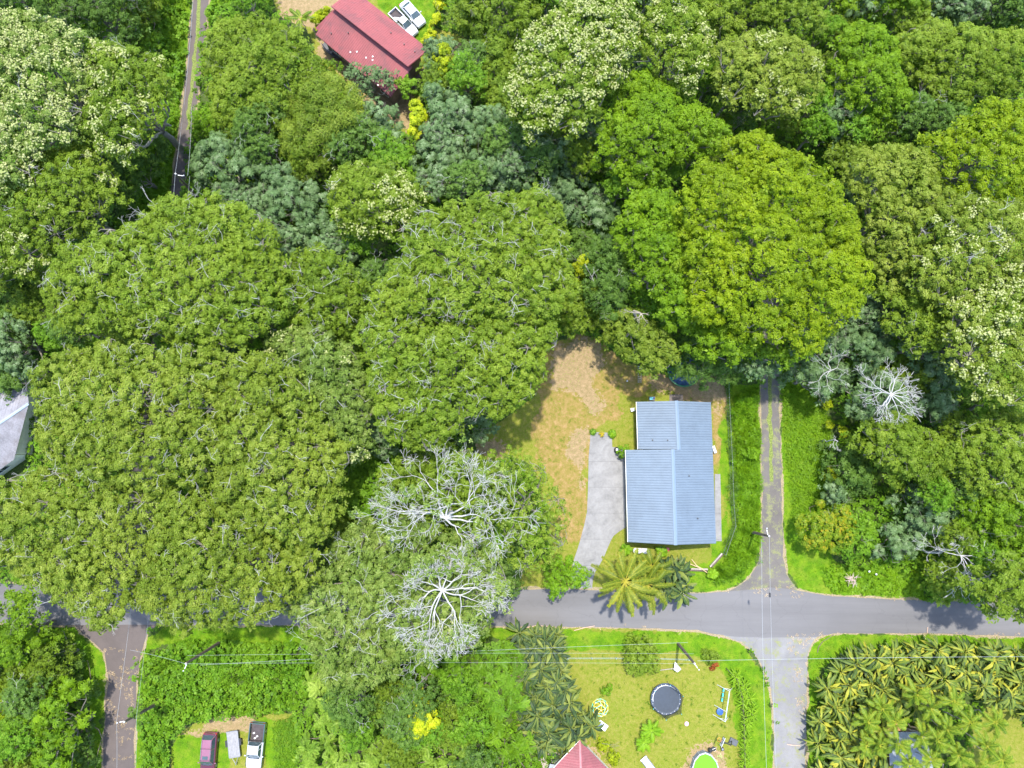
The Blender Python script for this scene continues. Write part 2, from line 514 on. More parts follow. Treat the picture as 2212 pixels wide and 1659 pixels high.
def tree(name, label, cat, sp, poly, h, mat=None, flowers=0.0, fcol='cream', group=None, twigs=None, dens=1.0, light=0.0, D=None, bark_=None, LA=None, trunk_r=None, sz=1.0, foot=None, seed=None, thin=False):
    """a tree whose crown fills the outline poly (pixels of the photograph) at height h"""
    rs = np.random.default_rng(zlib.crc32(label.encode()) % 99991 if seed is None else seed)
    S = dict(SP[sp])
    if mat: S['mat'] = mat
    if D is not None: S['D'] = D
    if LA is not None: S['LA'] = LA
    if bark_: S['bark'] = bark_
    tw = S['tw'] if twigs is None else twigs
    zref = h - S['D'] * .35
    W = px(poly, zref)[:, :2]
    # roughen the outline
    cen = W.mean(0)
    lo = W.min(0); hi = W.max(0)
    area_r = math.sqrt(max(1.0, 0.5 * abs(np.dot(W[:, 0], np.roll(W[:, 1], 1)) - np.dot(W[:, 1], np.roll(W[:, 0], 1)))) / math.pi)
    Rm = area_r * .85
    if foot is None:
        base = cen.copy()
    else:
        base = px([foot], 0)[0, :2]
    # big lobes
    LR = S['LR']; LR = min(LR, area_r * .7)
    nl = max(3, int(1.1 * area_r ** 2 / LR ** 2))
    cand = rs.uniform(lo, hi, (nl * 40, 2))
    cand = cand[inside(W, cand)]
    lobes = []
    for c in cand:
        if all(np.hypot(*(c - l)) > LR * .95 for l in lobes):
            lobes.append(c)
    if not lobes: lobes = [cen]
    lobes = np.array(lobes)
    lh = rs.uniform(.3, 1.0, len(lobes))
    # puffs
    s = S['s']; k = min(1.0, area_r / 3.5) ; s *= max(.45, k) ; rp0 = S['rp'] * max(.5, k)
    gx = np.arange(lo[0] - s, hi[0] + s, s); gy = np.arange(lo[1] - s, hi[1] + s, s * .87)
    G = np.stack(np.meshgrid(gx, gy), -1); G[1::2, :, 0] += s / 2
    G = G.reshape(-1, 2) + rs.uniform(-.42 * s, .42 * s, (G.size // 2, 2))
    sd = sdist(W, G) + .55 * wave(G[:, 0], G[:, 1], 1.6, int(rs.integers(1e6)))
    keep = sd > rp0 * rs.uniform(-.15, .55, len(G))
    G = G[keep]; sd = sd[keep]
    if len(G) == 0:
        G = cen[None]; sd = np.array([.5])
    dl = np.hypot(G[:, 0:1] - lobes[None, :, 0], G[:, 1:2] - lobes[None, :, 1]) / (LR * (1.02 if sp == 'rain' else 1.25))
    lob = (np.sqrt(np.clip(1 - dl ** 2, 0, 1)) * lh[None]).max(1)
    near = dl.argmin(1)
    t = np.clip(sd / Rm, 0, 1)
    dome = np.sqrt(np.clip(1 - (1 - t) ** 2.0, 0, 1))
    z = h - S['D'] * (1 - dome) - S['LA'] * (1 - lob) + rs.normal(0, .22, len(G))
    z = np.maximum(z, rp0 * .5)
    # holes in the crown where lobes do not meet
    keep = (lob > .12) | (rs.random(len(G)) < (.75 if sp == 'albizia' else .45))
    G, z, near, sd, lob = G[keep], z[keep], near[keep], sd[keep], lob[keep]
    n = len(G)
    rp = rp0 * rs.uniform(.6, 1.25, n)
    if k > .8: z = z + (rs.random(n) < .08) * rs.uniform(.3, 1.0, n) - (rs.random(n) < .12) * rs.uniform(.3, 1.3, n)
    m = max(4, int(S['n'] * dens * (rp0 / S['rp']) ** (1.2 if sp != 'bush' else .9)))
    pi = np.repeat(np.arange(n), m)
    u = rs.uniform(-.25, 1, n * m); ph = rs.uniform(0, 6.283, n * m)
    cz = u; cr = np.sqrt(1 - u * u)
    dirs = np.stack([cr * np.cos(ph), cr * np.sin(ph), cz], 1)
    rad = rp[pi] * rs.uniform(.55, 1.08, n * m)
    pc = np.column_stack([G, z])
    P = pc[pi] + dirs * rad[:, None] * np.array([1, 1, S['fl']])
    Nn = dirs * np.array([.75, .75, 1]) + np.array([0, 0, .55]) + rs.normal(0, .28, dirs.shape)
    Nn[:, 2] = np.abs(Nn[:, 2])
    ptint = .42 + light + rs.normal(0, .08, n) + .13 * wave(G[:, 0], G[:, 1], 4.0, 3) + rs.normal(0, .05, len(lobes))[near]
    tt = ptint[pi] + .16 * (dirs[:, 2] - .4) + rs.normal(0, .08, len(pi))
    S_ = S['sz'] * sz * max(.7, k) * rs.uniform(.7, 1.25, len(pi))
    if S['t'] == 'frond':
        Nn = dirs * .55 + np.array([0, 0, 1.0]) + rs.normal(0, .15, dirs.shape)
        P = pc[pi] + dirs * np.array([.5, .5, .35]) * rp[pi][:, None]
    org = np.array([base[0], base[1], 0.0])
    parts = [place_tufts(S['t'], P - org, Nn, S_, tt, rs=rs)]
    if sp not in ('bush',) and not thin:
        ki = 5
        q_ = np.repeat(np.arange(n), ki)
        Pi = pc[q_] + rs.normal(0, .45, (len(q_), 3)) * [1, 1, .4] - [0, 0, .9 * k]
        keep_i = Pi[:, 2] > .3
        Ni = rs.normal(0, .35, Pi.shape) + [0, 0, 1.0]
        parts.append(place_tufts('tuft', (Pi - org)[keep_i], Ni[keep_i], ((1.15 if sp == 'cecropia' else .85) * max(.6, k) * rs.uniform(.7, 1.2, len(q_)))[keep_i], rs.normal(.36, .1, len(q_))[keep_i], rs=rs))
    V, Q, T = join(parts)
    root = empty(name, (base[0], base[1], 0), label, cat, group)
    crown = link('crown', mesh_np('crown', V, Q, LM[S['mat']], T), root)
    # flowers
    if flowers > 0:
        patch = wave(G[:, 0], G[:, 1], 4.5, int(rs.integers(1e6)))
        fm = (patch * .7 + rs.normal(0, .45, n)) > (.95 - 1.9 * flowers)
        fi = np.where(fm)[0]
        if len(fi):
            kf = 11 if sp == 'albizia' else 8
            q = np.repeat(fi, kf)
            ph = rs.uniform(0, 6.283, len(q)); u = rs.uniform(.25, 1, len(q)); cr = np.sqrt(1 - u * u)
            dr = np.stack([cr * np.cos(ph), cr * np.sin(ph), u], 1)
            Pc = pc[q] + dr * (rp[q] * 1.12)[:, None] * np.array([1, 1, S['fl'] * 1.1])
            kk = 3
            Pf = np.repeat(Pc, kk, 0) + rs.normal(0, .13, (len(Pc) * kk, 3))
            Nf = np.repeat(dr, kk, 0) + np.array([0, 0, .8]) + rs.normal(0, .3, (len(Pf), 3))
            V, Q, T = place_tufts('puff', Pf - org, Nf, rs.uniform(.13, .30, len(Pf)), rs.normal(.5, .15, len(Pf)), rs=rs)
            link('flowers', mesh_np('flowers', V, Q, LM[fcol], T), root)
    # wood
    wd = Wood()
    r0 = trunk_r or max(.05, .022 * area_r * 2 + .008 * h)
    fork = np.array([cen[0] * .35 + base[0] * .65, cen[1] * .35 + base[1] * .65, max(.2, (h - S['D']) * .5)])
    if h > 2.5:
        wd.limb([base[0], base[1], -.1], fork, r0 * 1.25, r0 * .85, .03, 4, rs)
    else:
        wd.seg([base[0], base[1], -.1], [base[0], base[1], fork[2]], r0, r0 * .8)
    has_tw = rs.random(n) < tw * (.34 if sp == 'albizia' else .7)
    zl = np.array([z[near == i].mean() if (near == i).any() else np.nan for i in range(len(lobes))])
    for i, l in enumerate(lobes):
        if np.isnan(zl[i]): continue
        e = np.array([l[0], l[1], zl[i] - .9])
        r_l = min(.16, r0 * .36)
        wd.limb(fork, e, r_l * 1.1, r_l * .4, .08, 5, rs)
        mi = np.where(near == i)[0]
        mi = mi[(rs.random(len(mi)) < (.65 if sp in ('albizia', 'cecropia') else .3)) | has_tw[mi]]
        if len(mi):
            E = np.column_stack([G[mi], z[mi] - .1])
            M = (e + E) / 2 + rs.normal(0, .25, E.shape)
            wd.seg(np.repeat(e[None], len(mi), 0), M, r_l * .36, r_l * .24)
            wd.seg(M, E, r_l * .24, r_l * .12)
    V, Q = wd.quads(6)
    nq = len(Q); VT = None
    if tw > 0:
        mi = np.where(has_tw)[0]
        if len(mi):
            tws = Wood()
            dn = rs.normal(0, 1, (len(mi), 3)); dn[:, 2] = np.abs(dn[:, 2]) * .35 + .1
            dn /= np.linalg.norm(dn, axis=1, keepdims=True)
            P0 = np.column_stack([G[mi], z[mi] - .1])
            P1 = np.column_stack([G[mi], z[mi] + rp[mi] * S['fl'] * .6])
            tws.seg(P0, P1, .04, .035)
            tws.spray(P1, dn, rs.uniform(.35, .85, len(mi)), rs.uniform(.014, .026, len(mi)), 4, 2, .55, .30, rs, .80, 0, .85, .75, .007, 1)
            VT, QT = tws.quads(4)
    if VT is not None:
        Q = np.concatenate([Q, QT + len(V)]); V = np.concatenate([V, VT])
    link('trunk', mesh_np('trunk', V - org, Q, [BK['grey' if S['bark'] == 'white' else S['bark']], BK['white' if S['bark'] == 'white' else 'grey']], midx=(np.arange(len(Q)) >= nq).astype(int), smooth=True), root)
    return root

def bare_tree(name, label, foot, h0, reach, poly=None, levels=6, r0=.22, matn='white', lean=(0, 0), dirs=7, leafy=0.0, group=None, seed=3, rise=.02, kids=2.35, arcs=None):
    """a bare tree: pale trunk at foot (pixels, where it forks at height h0), limbs spreading about reach metres"""
    rs = np.random.default_rng(seed)
    top = np.array(px([foot], h0)[0])
    base = np.array([top[0] - lean[0], top[1] - lean[1], 0.0])
    root = empty(name, tuple(base), label, 'tree', group)
    wd = Wood()
    wd.limb(base - [0, 0, .1], top, r0 * 1.2, r0, .04, 5, rs)
    V, Q = wd.quads(8)
    link('trunk', mesh_np('trunk', V - base, Q, BK[matn], smooth=True), root)
    br = Wood()
    if arcs is None:
        ang = np.arange(dirs) * 6.283 / dirs + rs.normal(0, .25, dirs); rr = rs.uniform(.75, 1.1, dirs)
    else:
        ang = np.array([a[0] for a in arcs]) * math.pi / 180; rr = np.array([a[1] for a in arcs])
    D = np.stack([np.cos(ang), np.sin(ang), np.full(len(ang), .30)], 1)
    tips = br.spray(np.repeat(top[None], len(ang), 0), D, reach * .30 * rr, r0 * .40, levels, kids, .46, .45, rs, .76, rise, .94, .66, .013, 3)
    V, Q = br.quads(4)
    link('branches', mesh_np('branches', V - base, Q, BK[matn], smooth=True), root)
    if leafy > 0:
        k = tips[rs.random(len(tips)) < leafy]
        k = np.repeat(k, 5, 0) + rs.normal(0, .35, (len(k) * 5, 3)) - [0, 0, .3]
        V, Q, T = place_tufts('tuft', k - base, np.tile([0, 0, 1.0], (len(k), 1)) + rs.normal(0, .35, (len(k), 3)), rs.uniform(.4, .7, len(k)), rs.normal(.5, .15, len(k)), rs=rs)
        link('crown', mesh_np('crown', V, Q, LM['sage'], T), root)
    return root

def cover(name, polys, density, h, kind, matn, sz, holes=(), zs=None, tone=.45, seed=1, label=None, clump=1.5, cut=-.4, flat=.4, base=0.0):
    """low growth nobody could count, spread over outlines on the ground"""
    rs = np.random.default_rng(seed)
    Ps = []
    for poly in polys:
        W = px(poly, 0)[:, :2]
        lo = W.min(0); hi = W.max(0)
        n = int((hi - lo).prod() * density)
        q = rs.uniform(lo, hi, (n, 2))
        q = q[sdist(W, q) + .35 * wave(q[:, 0], q[:, 1], .8, 5) > 0]
        for ho in holes:
            H = px(ho, 0)[:, :2]
            m = (q[:, 0] > H[:, 0].min() - 1) & (q[:, 0] < H[:, 0].max() + 1) & (q[:, 1] > H[:, 1].min() - 1) & (q[:, 1] < H[:, 1].max() + 1)
            bad = np.zeros(len(q), bool)
            bad[m] = sdist(H, q[m]) > -.12 + .22 * wave(q[m][:, 0], q[m][:, 1], .6, 8)
            q = q[~bad]
        Ps.append(q)
    q = np.concatenate(Ps)
    wv = wave(q[:, 0], q[:, 1], clump, seed + 10)
    q = q[wv > cut]; wv = wv[wv > cut]
    z = base + h * np.clip(.45 + .5 * wv, .05, 1) * rs.uniform(.25, 1, len(q)) ** .6
    P = np.column_stack([q, z])
    g = np.stack([wave(q[:, 0] + .2, q[:, 1], clump, seed + 10) - wv, wave(q[:, 0], q[:, 1] + .2, clump, seed + 10) - wv], 1) / .2
    Nn = np.column_stack([-g * h * flat, np.ones(len(q))]) + rs.normal(0, .3, (len(q), 3))
    Nn[:, 2] = np.abs(Nn[:, 2])
    if kind == 'blade':
        P[:, 2] = base + rs.uniform(-.02, .12, len(q)) * h
        Nn = np.tile([0, 0, 1.0], (len(q), 1)) + rs.normal(0, .2, (len(q), 3))
    tt = tone + .14 * wave(q[:, 0], q[:, 1], 3.0, seed + 3) + rs.normal(0, .12, len(q))
    V, Q, T = place_tufts(kind, P, Nn, sz * rs.uniform(.6, 1.3, len(q)), tt, rs=rs)
    o = link(name, mesh_np(name, V, Q, LM[matn], T))
    return tag(o, label, None, None, 'stuff')

# ------------------------------------------------------------------ outlines on the ground (pixels of the photograph)
ROAD = [(-260, 1232), (0, 1259), (140, 1268), (550, 1271), (1106, 1273), (1239, 1273), (1300, 1275), (1400, 1279), (1489, 1281), (1530, 1281), (1572, 1278), (1622, 1273), (1659, 1269), (1690, 1271), (1726, 1276), (1765, 1283), (1809, 1288), (1880, 1292), (1976, 1297), (2212, 1303), (2460, 1308),
        (2460, 1378), (2212, 1375), (1992, 1368), (1802, 1368), (1766, 1376), (1659, 1378), (1572, 1374), (1539, 1369), (1506, 1361), (1400, 1357), (1300, 1355), (1106, 1353), (700, 1350), (320, 1350), (140, 1350), (0, 1346), (-260, 1338)]
LANE_E = [(1646, 560), (1676, 560), (1680, 700), (1684, 900), (1690, 1100), (1692, 1200), (1700, 1240), (1728, 1282), (1659, 1290), (1560, 1290), (1563, 1279), (1595, 1266), (1622, 1245), (1638, 1215), (1646, 1170), (1646, 1050), (1644, 800)]
LANE_SE = [(1560, 1362), (1566, 1374), (1600, 1385), (1630, 1412), (1652, 1450), (1665, 1490), (1672, 1560), (1676, 1800), (1740, 1800), (1741, 1500), (1745, 1420), (1754, 1390), (1772, 1372), (1700, 1362)]
LANE_W = [(428, -200), (417, 0), (400, 180), (370, 413), (310, 900), (228, 1290), (180, 1300), (150, 1340), (196, 1384), (224, 1408), (232, 1440), (233, 1473), (226, 1560), (218, 1800), (288, 1800), (290, 1600), (295, 1489), (300, 1426), (318, 1373), (345, 1340), (330, 1290), (345, 900), (397, 400), (428, 200), (452, 0), (466, -200)]
SLAB = [(1276, 933), (1322, 935), (1322.7, 965.7), (1349, 966), (1351, 1050), (1352, 1139), (1336, 1149), (1325, 1158), (1319, 1169), (1312, 1185), (1306, 1200), (1296, 1219), (1286, 1235), (1281, 1252), (1279, 1271), (1239, 1271), (1238, 1262), (1232, 1240), (1239, 1212), (1252.7, 1169), (1262, 1135), (1268, 1106), (1270, 1060), (1271.7, 986)]
YARD = [(1175, 760), (1200, 738), (1235, 728), (1270, 733), (1310, 750), (1345, 780), (1400, 800), (1440, 815), (1570, 815), (1574, 900), (1578, 1050), (1582, 1130), (1562, 1190), (1545, 1218), (1526, 1230), (1470, 1230), (1478, 1262), (1440, 1278), (1239, 1276), (1130, 1276), (1090, 1268), (1130, 1230), (1190, 1200), (1185, 1100), (1150, 1010), (1110, 985), (1040, 990), (1030, 955), (1090, 905), (1150, 860), (1165, 800)]
LAWN2 = [(1040, 1352), (1200, 1352), (1400, 1355), (1506, 1361), (1560, 1374), (1600, 1390), (1626, 1415), (1648, 1455), (1662, 1520), (1670, 1600), (1672, 1800), (1210, 1800), (1200, 1640), (1210, 1500), (1180, 1380), (1040, 1375)]
VERGE_E = [(1475, 1232), (1545, 1222), (1575, 1160), (1582, 1050), (1576, 830), (1643, 830), (1646, 1170), (1636, 1215), (1618, 1245), (1592, 1265), (1560, 1280), (1480, 1280)]
VERGE_E2 = [(1680, 790), (1720, 800), (1790, 900), (1800, 1100), (1760, 1170), (1830, 1230), (1980, 1230), (1990, 1297), (1809, 1289), (1726, 1277), (1696, 1235), (1690, 1150)]
VERGE_SE = [(1741, 1420), (1752, 1392), (1768, 1377), (1802, 1368), (1992, 1368), (2300, 1376), (2300, 1400), (2000, 1400), (1820, 1410), (1770, 1450), (1752, 1550), (1752, 1800), (1740, 1800)]
VERGE_S = [(315, 1378), (360, 1352), (640, 1352), (1060, 1354), (1060, 1385), (640, 1385), (320, 1400), (305, 1450), (306, 1800), (288, 1800), (292, 1560)]
VERGE_W = [(150, 1352), (198, 1390), (224, 1412), (231, 1470), (224, 1600), (218, 1800), (190, 1800), (198, 1560), (190, 1450), (120, 1360)]
PARKING = [(360, 1800), (380, 1590), (420, 1560), (500, 1545), (580, 1530), (640, 1545), (640, 1800)]
CAR_LAWN = [(790, -160), (825, 10), (880, 75), (905, 90), (935, 70), (950, 0), (960, -160)]
BACK_YARD = [(560, -160), (590, -10), (600, 30), (660, 60), (672, 100), (690, 130), (760, 200), (830, 260), (880, 290), (930, 290), (900, 190), (940, 120), (1000, 110), (1020, 90), (930, 60), (700, -160)]
NE_YARD = [(2120, 1520), (2180, 1520), (2230, 1600), (2230, 1800), (2060, 1800), (2090, 1600)]
W_VERGE = [(352, 230), (372, 90), (395, -20), (400, -200), (418, -200), (416, 0), (398, 180), (368, 413), (330, 640), (290, 640), (320, 420)]
N_VERGE = [(452, 0), (466, -200), (560, -200), (500, 0), (440, 60)]

def outline(poly, z, rough=.12, step=.45, scale=.8, seed=1):
    W = px(poly, z)[:, :2]
    pts = []
    for i in range(len(W)):
        a, b = W[i], W[(i + 1) % len(W)]
        n = max(1, int(np.hypot(*(b - a)) / step))
        for k in range(n):
            pts.append(a + (b - a) * k / n)
    P = np.array(pts)
    P[:, 0] += rough * wave(P[:, 0], P[:, 1], scale, seed)
    P[:, 1] += rough * wave(P[:, 0], P[:, 1], scale, seed + 1)
    return P

def sheet(name, poly, z, mat, rough=.12, seed=1, thick=0.0, scale=.8):
    P = outline(poly, z, rough, seed=seed, scale=scale)
    me = bpy.data.meshes.new(name)
    n = len(P)
    vs = [(a, b, z) for a, b in P]
    fs = [tuple(range(n))]
    if (P[:, 0] * np.roll(P[:, 1], -1) - P[:, 1] * np.roll(P[:, 0], -1)).sum() < 0:
        fs = [tuple(range(n - 1, -1, -1))]
    if thick:
        vs += [(a, b, z - thick) for a, b in P]
        fs += [(i, (i + 1) % n, n + (i + 1) % n, n + i) for i in range(n)]
    me.from_pydata(vs, [], fs)
    me.materials.append(mat)
    return link(name, me)

# ------------------------------------------------------------------ ground
def build_ground():
    def axis(lo, hi, st):
        a = list(np.arange(lo, hi, st)); out = []
        s = st; v = lo
        while v > -1800:
            s *= 1.5; v -= s; out.append(v)
        out = out[::-1] + a
        s = st; v = a[-1]
        while v < 1800:
            s *= 1.5; v += s; out.append(v)
        return np.array(out)
    X = axis(-84, 84, .42); Y = axis(-52, 76, .42)
    gx, gy = np.meshgrid(X, Y)
    q = np.column_stack([gx.ravel(), gy.ravel()])
    nx, ny = len(X), len(Y)
    i = np.arange(nx - 1)[None, :] + np.arange(ny - 1)[:, None] * nx
    Q = np.stack([i, i + 1, i + nx + 1, i + nx], -1).reshape(-1, 4)
    me = bpy.data.meshes.new('ground')
    V = np.column_stack([q, np.zeros(len(q))])
    me.vertices.add(len(V)); me.vertices.foreach_set('co', V.astype(np.float32).ravel())
    me.loops.add(Q.size); me.loops.foreach_set('vertex_index', Q.astype(np.int32).ravel())
    me.polygons.add(len(Q)); me.polygons.foreach_set('loop_start', np.arange(0, Q.size, 4, dtype=np.int32))
    me.update(calc_edges=True)
    wob = .5 * wave(q[:, 0], q[:, 1], 1.5, 21)
    def mask(polys, soft, grow=0.0):
        r = np.zeros(len(q))
        for p in polys:
            W = px(p, 0)[:, :2]
            m = (q[:, 0] > W[:, 0].min() - 4) & (q[:, 0] < W[:, 0].max() + 4) & (q[:, 1] > W[:, 1].min() - 4) & (q[:, 1] < W[:, 1].max() + 4)
            sd = sdist(W, q[m]) + wob[m] * soft + grow
            r[m] = np.maximum(r[m], np.clip(.5 + sd / soft, 0, 1))
        return r
    masks = {
        'worn': mask([[(1180, 745), (1240, 728), (1300, 745), (1345, 790), (1400, 808), (1400, 860), (1340, 850), (1330, 890), (1275, 925), (1268, 1000), (1262, 1120), (1235, 1200), (1215, 1160), (1205, 1060), (1160, 990), (1160, 880), (1165, 800)], [(1536, 860), (1570, 830), (1572, 960), (1545, 1000)], [(1480, 1235), (1540, 1240), (1530, 1275), (1480, 1275)]], 2.2),
        'lawn': mask([YARD, LAWN2, BACK_YARD, CAR_LAWN, PARKING, NE_YARD], 1.0),
        'lush': mask([VERGE_E, VERGE_E2, VERGE_SE, VERGE_S, VERGE_W, W_VERGE, N_VERGE, CAR_LAWN,
                      [(1040, 1352), (1560, 1374), (1600, 1390), (1626, 1415), (1648, 1455), (1662, 1520), (1670, 1600), (1672, 1800), (1600, 1800), (1600, 1560), (1560, 1440), (1480, 1405), (1200, 1400), (1040, 1375)],
                      [(1575, 1140), (1560, 1200), (1535, 1225), (1540, 1160), (1562, 1110), (1556, 900), (1578, 900)],
                      [(560, 1560), (640, 1560), (640, 1800), (590, 1800)], [(380, 1590), (500, 1590), (500, 1800), (380, 1800)]], 1.4),
        'bare': mask([[(1195, 750), (1240, 730), (1290, 745), (1310, 780), (1290, 830), (1300, 880), (1290, 900), (1240, 860), (1200, 840), (1185, 790)],
                      [(1235, 920), (1268, 925), (1266, 1000), (1262, 1060), (1250, 1050), (1240, 1000), (1228, 985)],
                      [(1400, 812), (1565, 815), (1568, 870), (1480, 862), (1400, 850)],
                      [(1535, 865), (1565, 880), (1562, 930), (1543, 900)],
                      [(1478, 1240), (1500, 1240), (1505, 1262), (1480, 1270)],
                      [(1479, 1615), (1500, 1606), (1540, 1600), (1575, 1640), (1575, 1700), (1480, 1700)],
                      [(1240, 1590), (1262, 1590), (1300, 1625), (1330, 1662), (1320, 1680), (1280, 1650)],
                      [(1458, 1391), (1510, 1393), (1510, 1402), (1478, 1405)],
                      [(560, -160), (590, -10), (610, 40), (670, 60), (690, 120), (760, 190), (840, 260), (900, 290), (930, 270), (700, -160)],
                      [(925, 150), (950, 110), (1000, 100), (1030, 150), (1010, 200), (950, 230), (930, 200)],
                      [(1030, 950), (1100, 960), (1100, 1010), (1035, 990)],
                      [(380, 1590), (470, 1550), (560, 1545), (560, 1570), (440, 1600), (420, 1700), (380, 1700)]], 1.6, -.2),
        'gravel': mask([ROAD, LANE_E, LANE_SE, LANE_W], .6, .12),
    }
    for k, v in masks.items():
        a = me.attributes.new(k, 'FLOAT', 'POINT'); a.data.foreach_set('value', v.astype(np.float32))
    m, nt, b = new_mat('ground_cover')
    A = lambda n: node(nt, 'ShaderNodeAttribute', attribute_name=n).outputs['Fac']
    n1 = noise(nt, .35, 5); n2 = noise(nt, 2.2, 6, .7); n3 = noise(nt, 9.0, 5, .75); n4 = noise(nt, .9, 4, .6)
    floor = ramp(nt, n2, [(.3, (.030, .045, .012)), (.5, (.05, .085, .015)), (.7, (.09, .08, .04))])
    lush = ramp(nt, math_(nt, 'ADD', math_(nt, 'MULTIPLY', n3, .55), math_(nt, 'MULTIPLY', n4, .45)), [(.36, (.035, .095, .003)), (.50, (.075, .165, .003)), (.64, (.150, .225, .008))])
    lush = mixc(nt, math_(nt, 'MULTIPLY', math_(nt, 'SUBTRACT', noise(nt, .5, 6, .7), .47), 2.4), lush, (.185, .205, .022))
    lawn = ramp(nt, math_(nt, 'ADD', math_(nt, 'MULTIPLY', n2, .5), math_(nt, 'MULTIPLY', n3, .5)), [(.36, (.080, .120, .009)), (.45, (.135, .160, .014)), (.55, (.185, .180, .032)), (.66, (.25, .195, .075))])
    lawn = mixc(nt, math_(nt, 'MULTIPLY', math_(nt, 'SUBTRACT', n1, .5), 2.2), lawn, (.105, .150, .008))
    bare = ramp(nt, math_(nt, 'ADD', math_(nt, 'MULTIPLY', n2, .5), math_(nt, 'MULTIPLY', n3, .5)), [(.35, (.12, .11, .035)), (.5, (.235, .17, .085)), (.65, (.34, .24, .14))])
    grav = ramp(nt, n3, [(.35, (.15, .13, .06)), (.5, (.24, .19, .11)), (.65, (.34, .28, .18))])
    def edge(f, nz, k=1.1):
        x = math_(nt, 'ADD', f, math_(nt, 'MULTIPLY', math_(nt, 'SUBTRACT', nz, .5), k))
        s = node(nt, 'ShaderNodeMapRange', interpolation_type='SMOOTHSTEP')
        s.inputs[1].default_value = .32; s.inputs[2].default_value = .68
        nt.links.new(x, s.inputs[0])
        mm = node(nt, 'ShaderNodeMath', operation='MULTIPLY', use_clamp=True)
        nt.links.new(s.outputs[0], mm.inputs[0]); nt.links.new(math_(nt, 'MULTIPLY', f, 12.0), mm.inputs[1])
        return mm.outputs[0]
    c = mixc(nt, edge(A('lawn'), n2), floor, lawn)
    worn = ramp(nt, math_(nt, 'ADD', math_(nt, 'MULTIPLY', n2, .55), math_(nt, 'MULTIPLY', n4, .45)), [(.38, (.10, .115, .015)), (.46, (.185, .145, .034)), (.54, (.235, .160, .056)), (.63, (.30, .195, .09))])
    c = mixc(nt, math_(nt, 'MULTIPLY', edge(A('worn'), n4, 1.4), .9), c, worn)
    c = mixc(nt, edge(math_(nt, 'MULTIPLY', A('bare'), .85), n2, 2.2), c, bare)
    c = mixc(nt, edge(A('lush'), n2), c, lush)
    c = mixc(nt, edge(A('gravel'), n2, 1.0), c, grav)
    nt.links.new(c, b.inputs['Base Color'])
    b.inputs['Roughness'].default_value = .9
    b.inputs['Specular IOR Level'].default_value = .15
    bump(nt, b, math_(nt, 'ADD', n3, math_(nt, 'MULTIPLY', n2, 1.5)), .7, .12)
    me.materials.append(m)
    g = link('ground', me)
    tag(g, 'lawns, grass verges and earth under the trees', kind='structure')
build_ground()

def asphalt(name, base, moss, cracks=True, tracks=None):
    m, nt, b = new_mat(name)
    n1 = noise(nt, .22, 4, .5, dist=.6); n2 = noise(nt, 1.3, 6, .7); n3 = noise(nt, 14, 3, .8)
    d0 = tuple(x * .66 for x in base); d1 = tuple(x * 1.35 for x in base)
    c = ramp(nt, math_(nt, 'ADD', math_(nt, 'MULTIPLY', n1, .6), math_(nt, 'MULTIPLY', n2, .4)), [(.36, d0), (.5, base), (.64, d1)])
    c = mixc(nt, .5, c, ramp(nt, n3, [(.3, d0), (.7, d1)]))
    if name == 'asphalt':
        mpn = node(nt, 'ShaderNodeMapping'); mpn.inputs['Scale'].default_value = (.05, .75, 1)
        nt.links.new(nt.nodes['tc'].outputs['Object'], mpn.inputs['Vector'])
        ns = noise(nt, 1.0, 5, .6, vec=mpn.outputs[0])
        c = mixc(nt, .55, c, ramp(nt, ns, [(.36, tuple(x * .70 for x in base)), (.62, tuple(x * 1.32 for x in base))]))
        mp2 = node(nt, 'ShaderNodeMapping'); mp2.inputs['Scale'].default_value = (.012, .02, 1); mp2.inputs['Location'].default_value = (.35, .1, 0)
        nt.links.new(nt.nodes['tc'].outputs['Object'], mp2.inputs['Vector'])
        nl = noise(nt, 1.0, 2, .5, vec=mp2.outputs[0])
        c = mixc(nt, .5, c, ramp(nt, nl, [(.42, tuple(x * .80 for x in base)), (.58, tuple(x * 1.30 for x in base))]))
    if cracks:
        tc = nt.nodes['tc']
        v = node(nt, 'ShaderNodeTexVoronoi', feature='DISTANCE_TO_EDGE')
        v.inputs['Scale'].default_value = .16
        mp = node(nt, 'ShaderNodeVectorMath', operation='ADD')
        sc = node(nt, 'ShaderNodeVectorMath', operation='SCALE'); sc.inputs['Scale'].default_value = 1.6
        nz = node(nt, 'ShaderNodeTexNoise'); nz.inputs['Scale'].default_value = .8; nz.inputs['Detail'].default_value = 5
        nt.links.new(tc.outputs['Object'], nz.inputs['Vector']); nt.links.new(nz.outputs['Color'], sc.inputs[0])
        nt.links.new(sc.outputs[0], mp.inputs[1]); nt.links.new(tc.outputs['Object'], mp.inputs[0])
        nt.links.new(mp.outputs[0], v.inputs['Vector'])
        k = node(nt, 'ShaderNodeMath', operation='LESS_THAN'); nt.links.new(v.outputs['Distance'], k.inputs[0]); k.inputs[1].default_value = .006
        c = mixc(nt, math_(nt, 'MULTIPLY', k.outputs[0], .16), c, tuple(x * .5 for x in base))
    if moss > 0:
        f = ramp(nt, math_(nt, 'ADD', math_(nt, 'MULTIPLY', noise(nt, .9, 7, .75), .7), math_(nt, 'MULTIPLY', n3, .3)), [(.56 - moss * .16, (0, 0, 0)), (.60 - moss * .16, (1, 1, 1))])
        c = mixc(nt, math_(nt, 'MULTIPLY', f, .85), c, ramp(nt, n3, [(.3, (.10, .12, .03)), (.7, (.20, .20, .08))]))
    nt.links.new(c, b.inputs['Base Color'])
    b.inputs['Roughness'].default_value = .8
    bump(nt, b, n3, .3, .02)
    return m

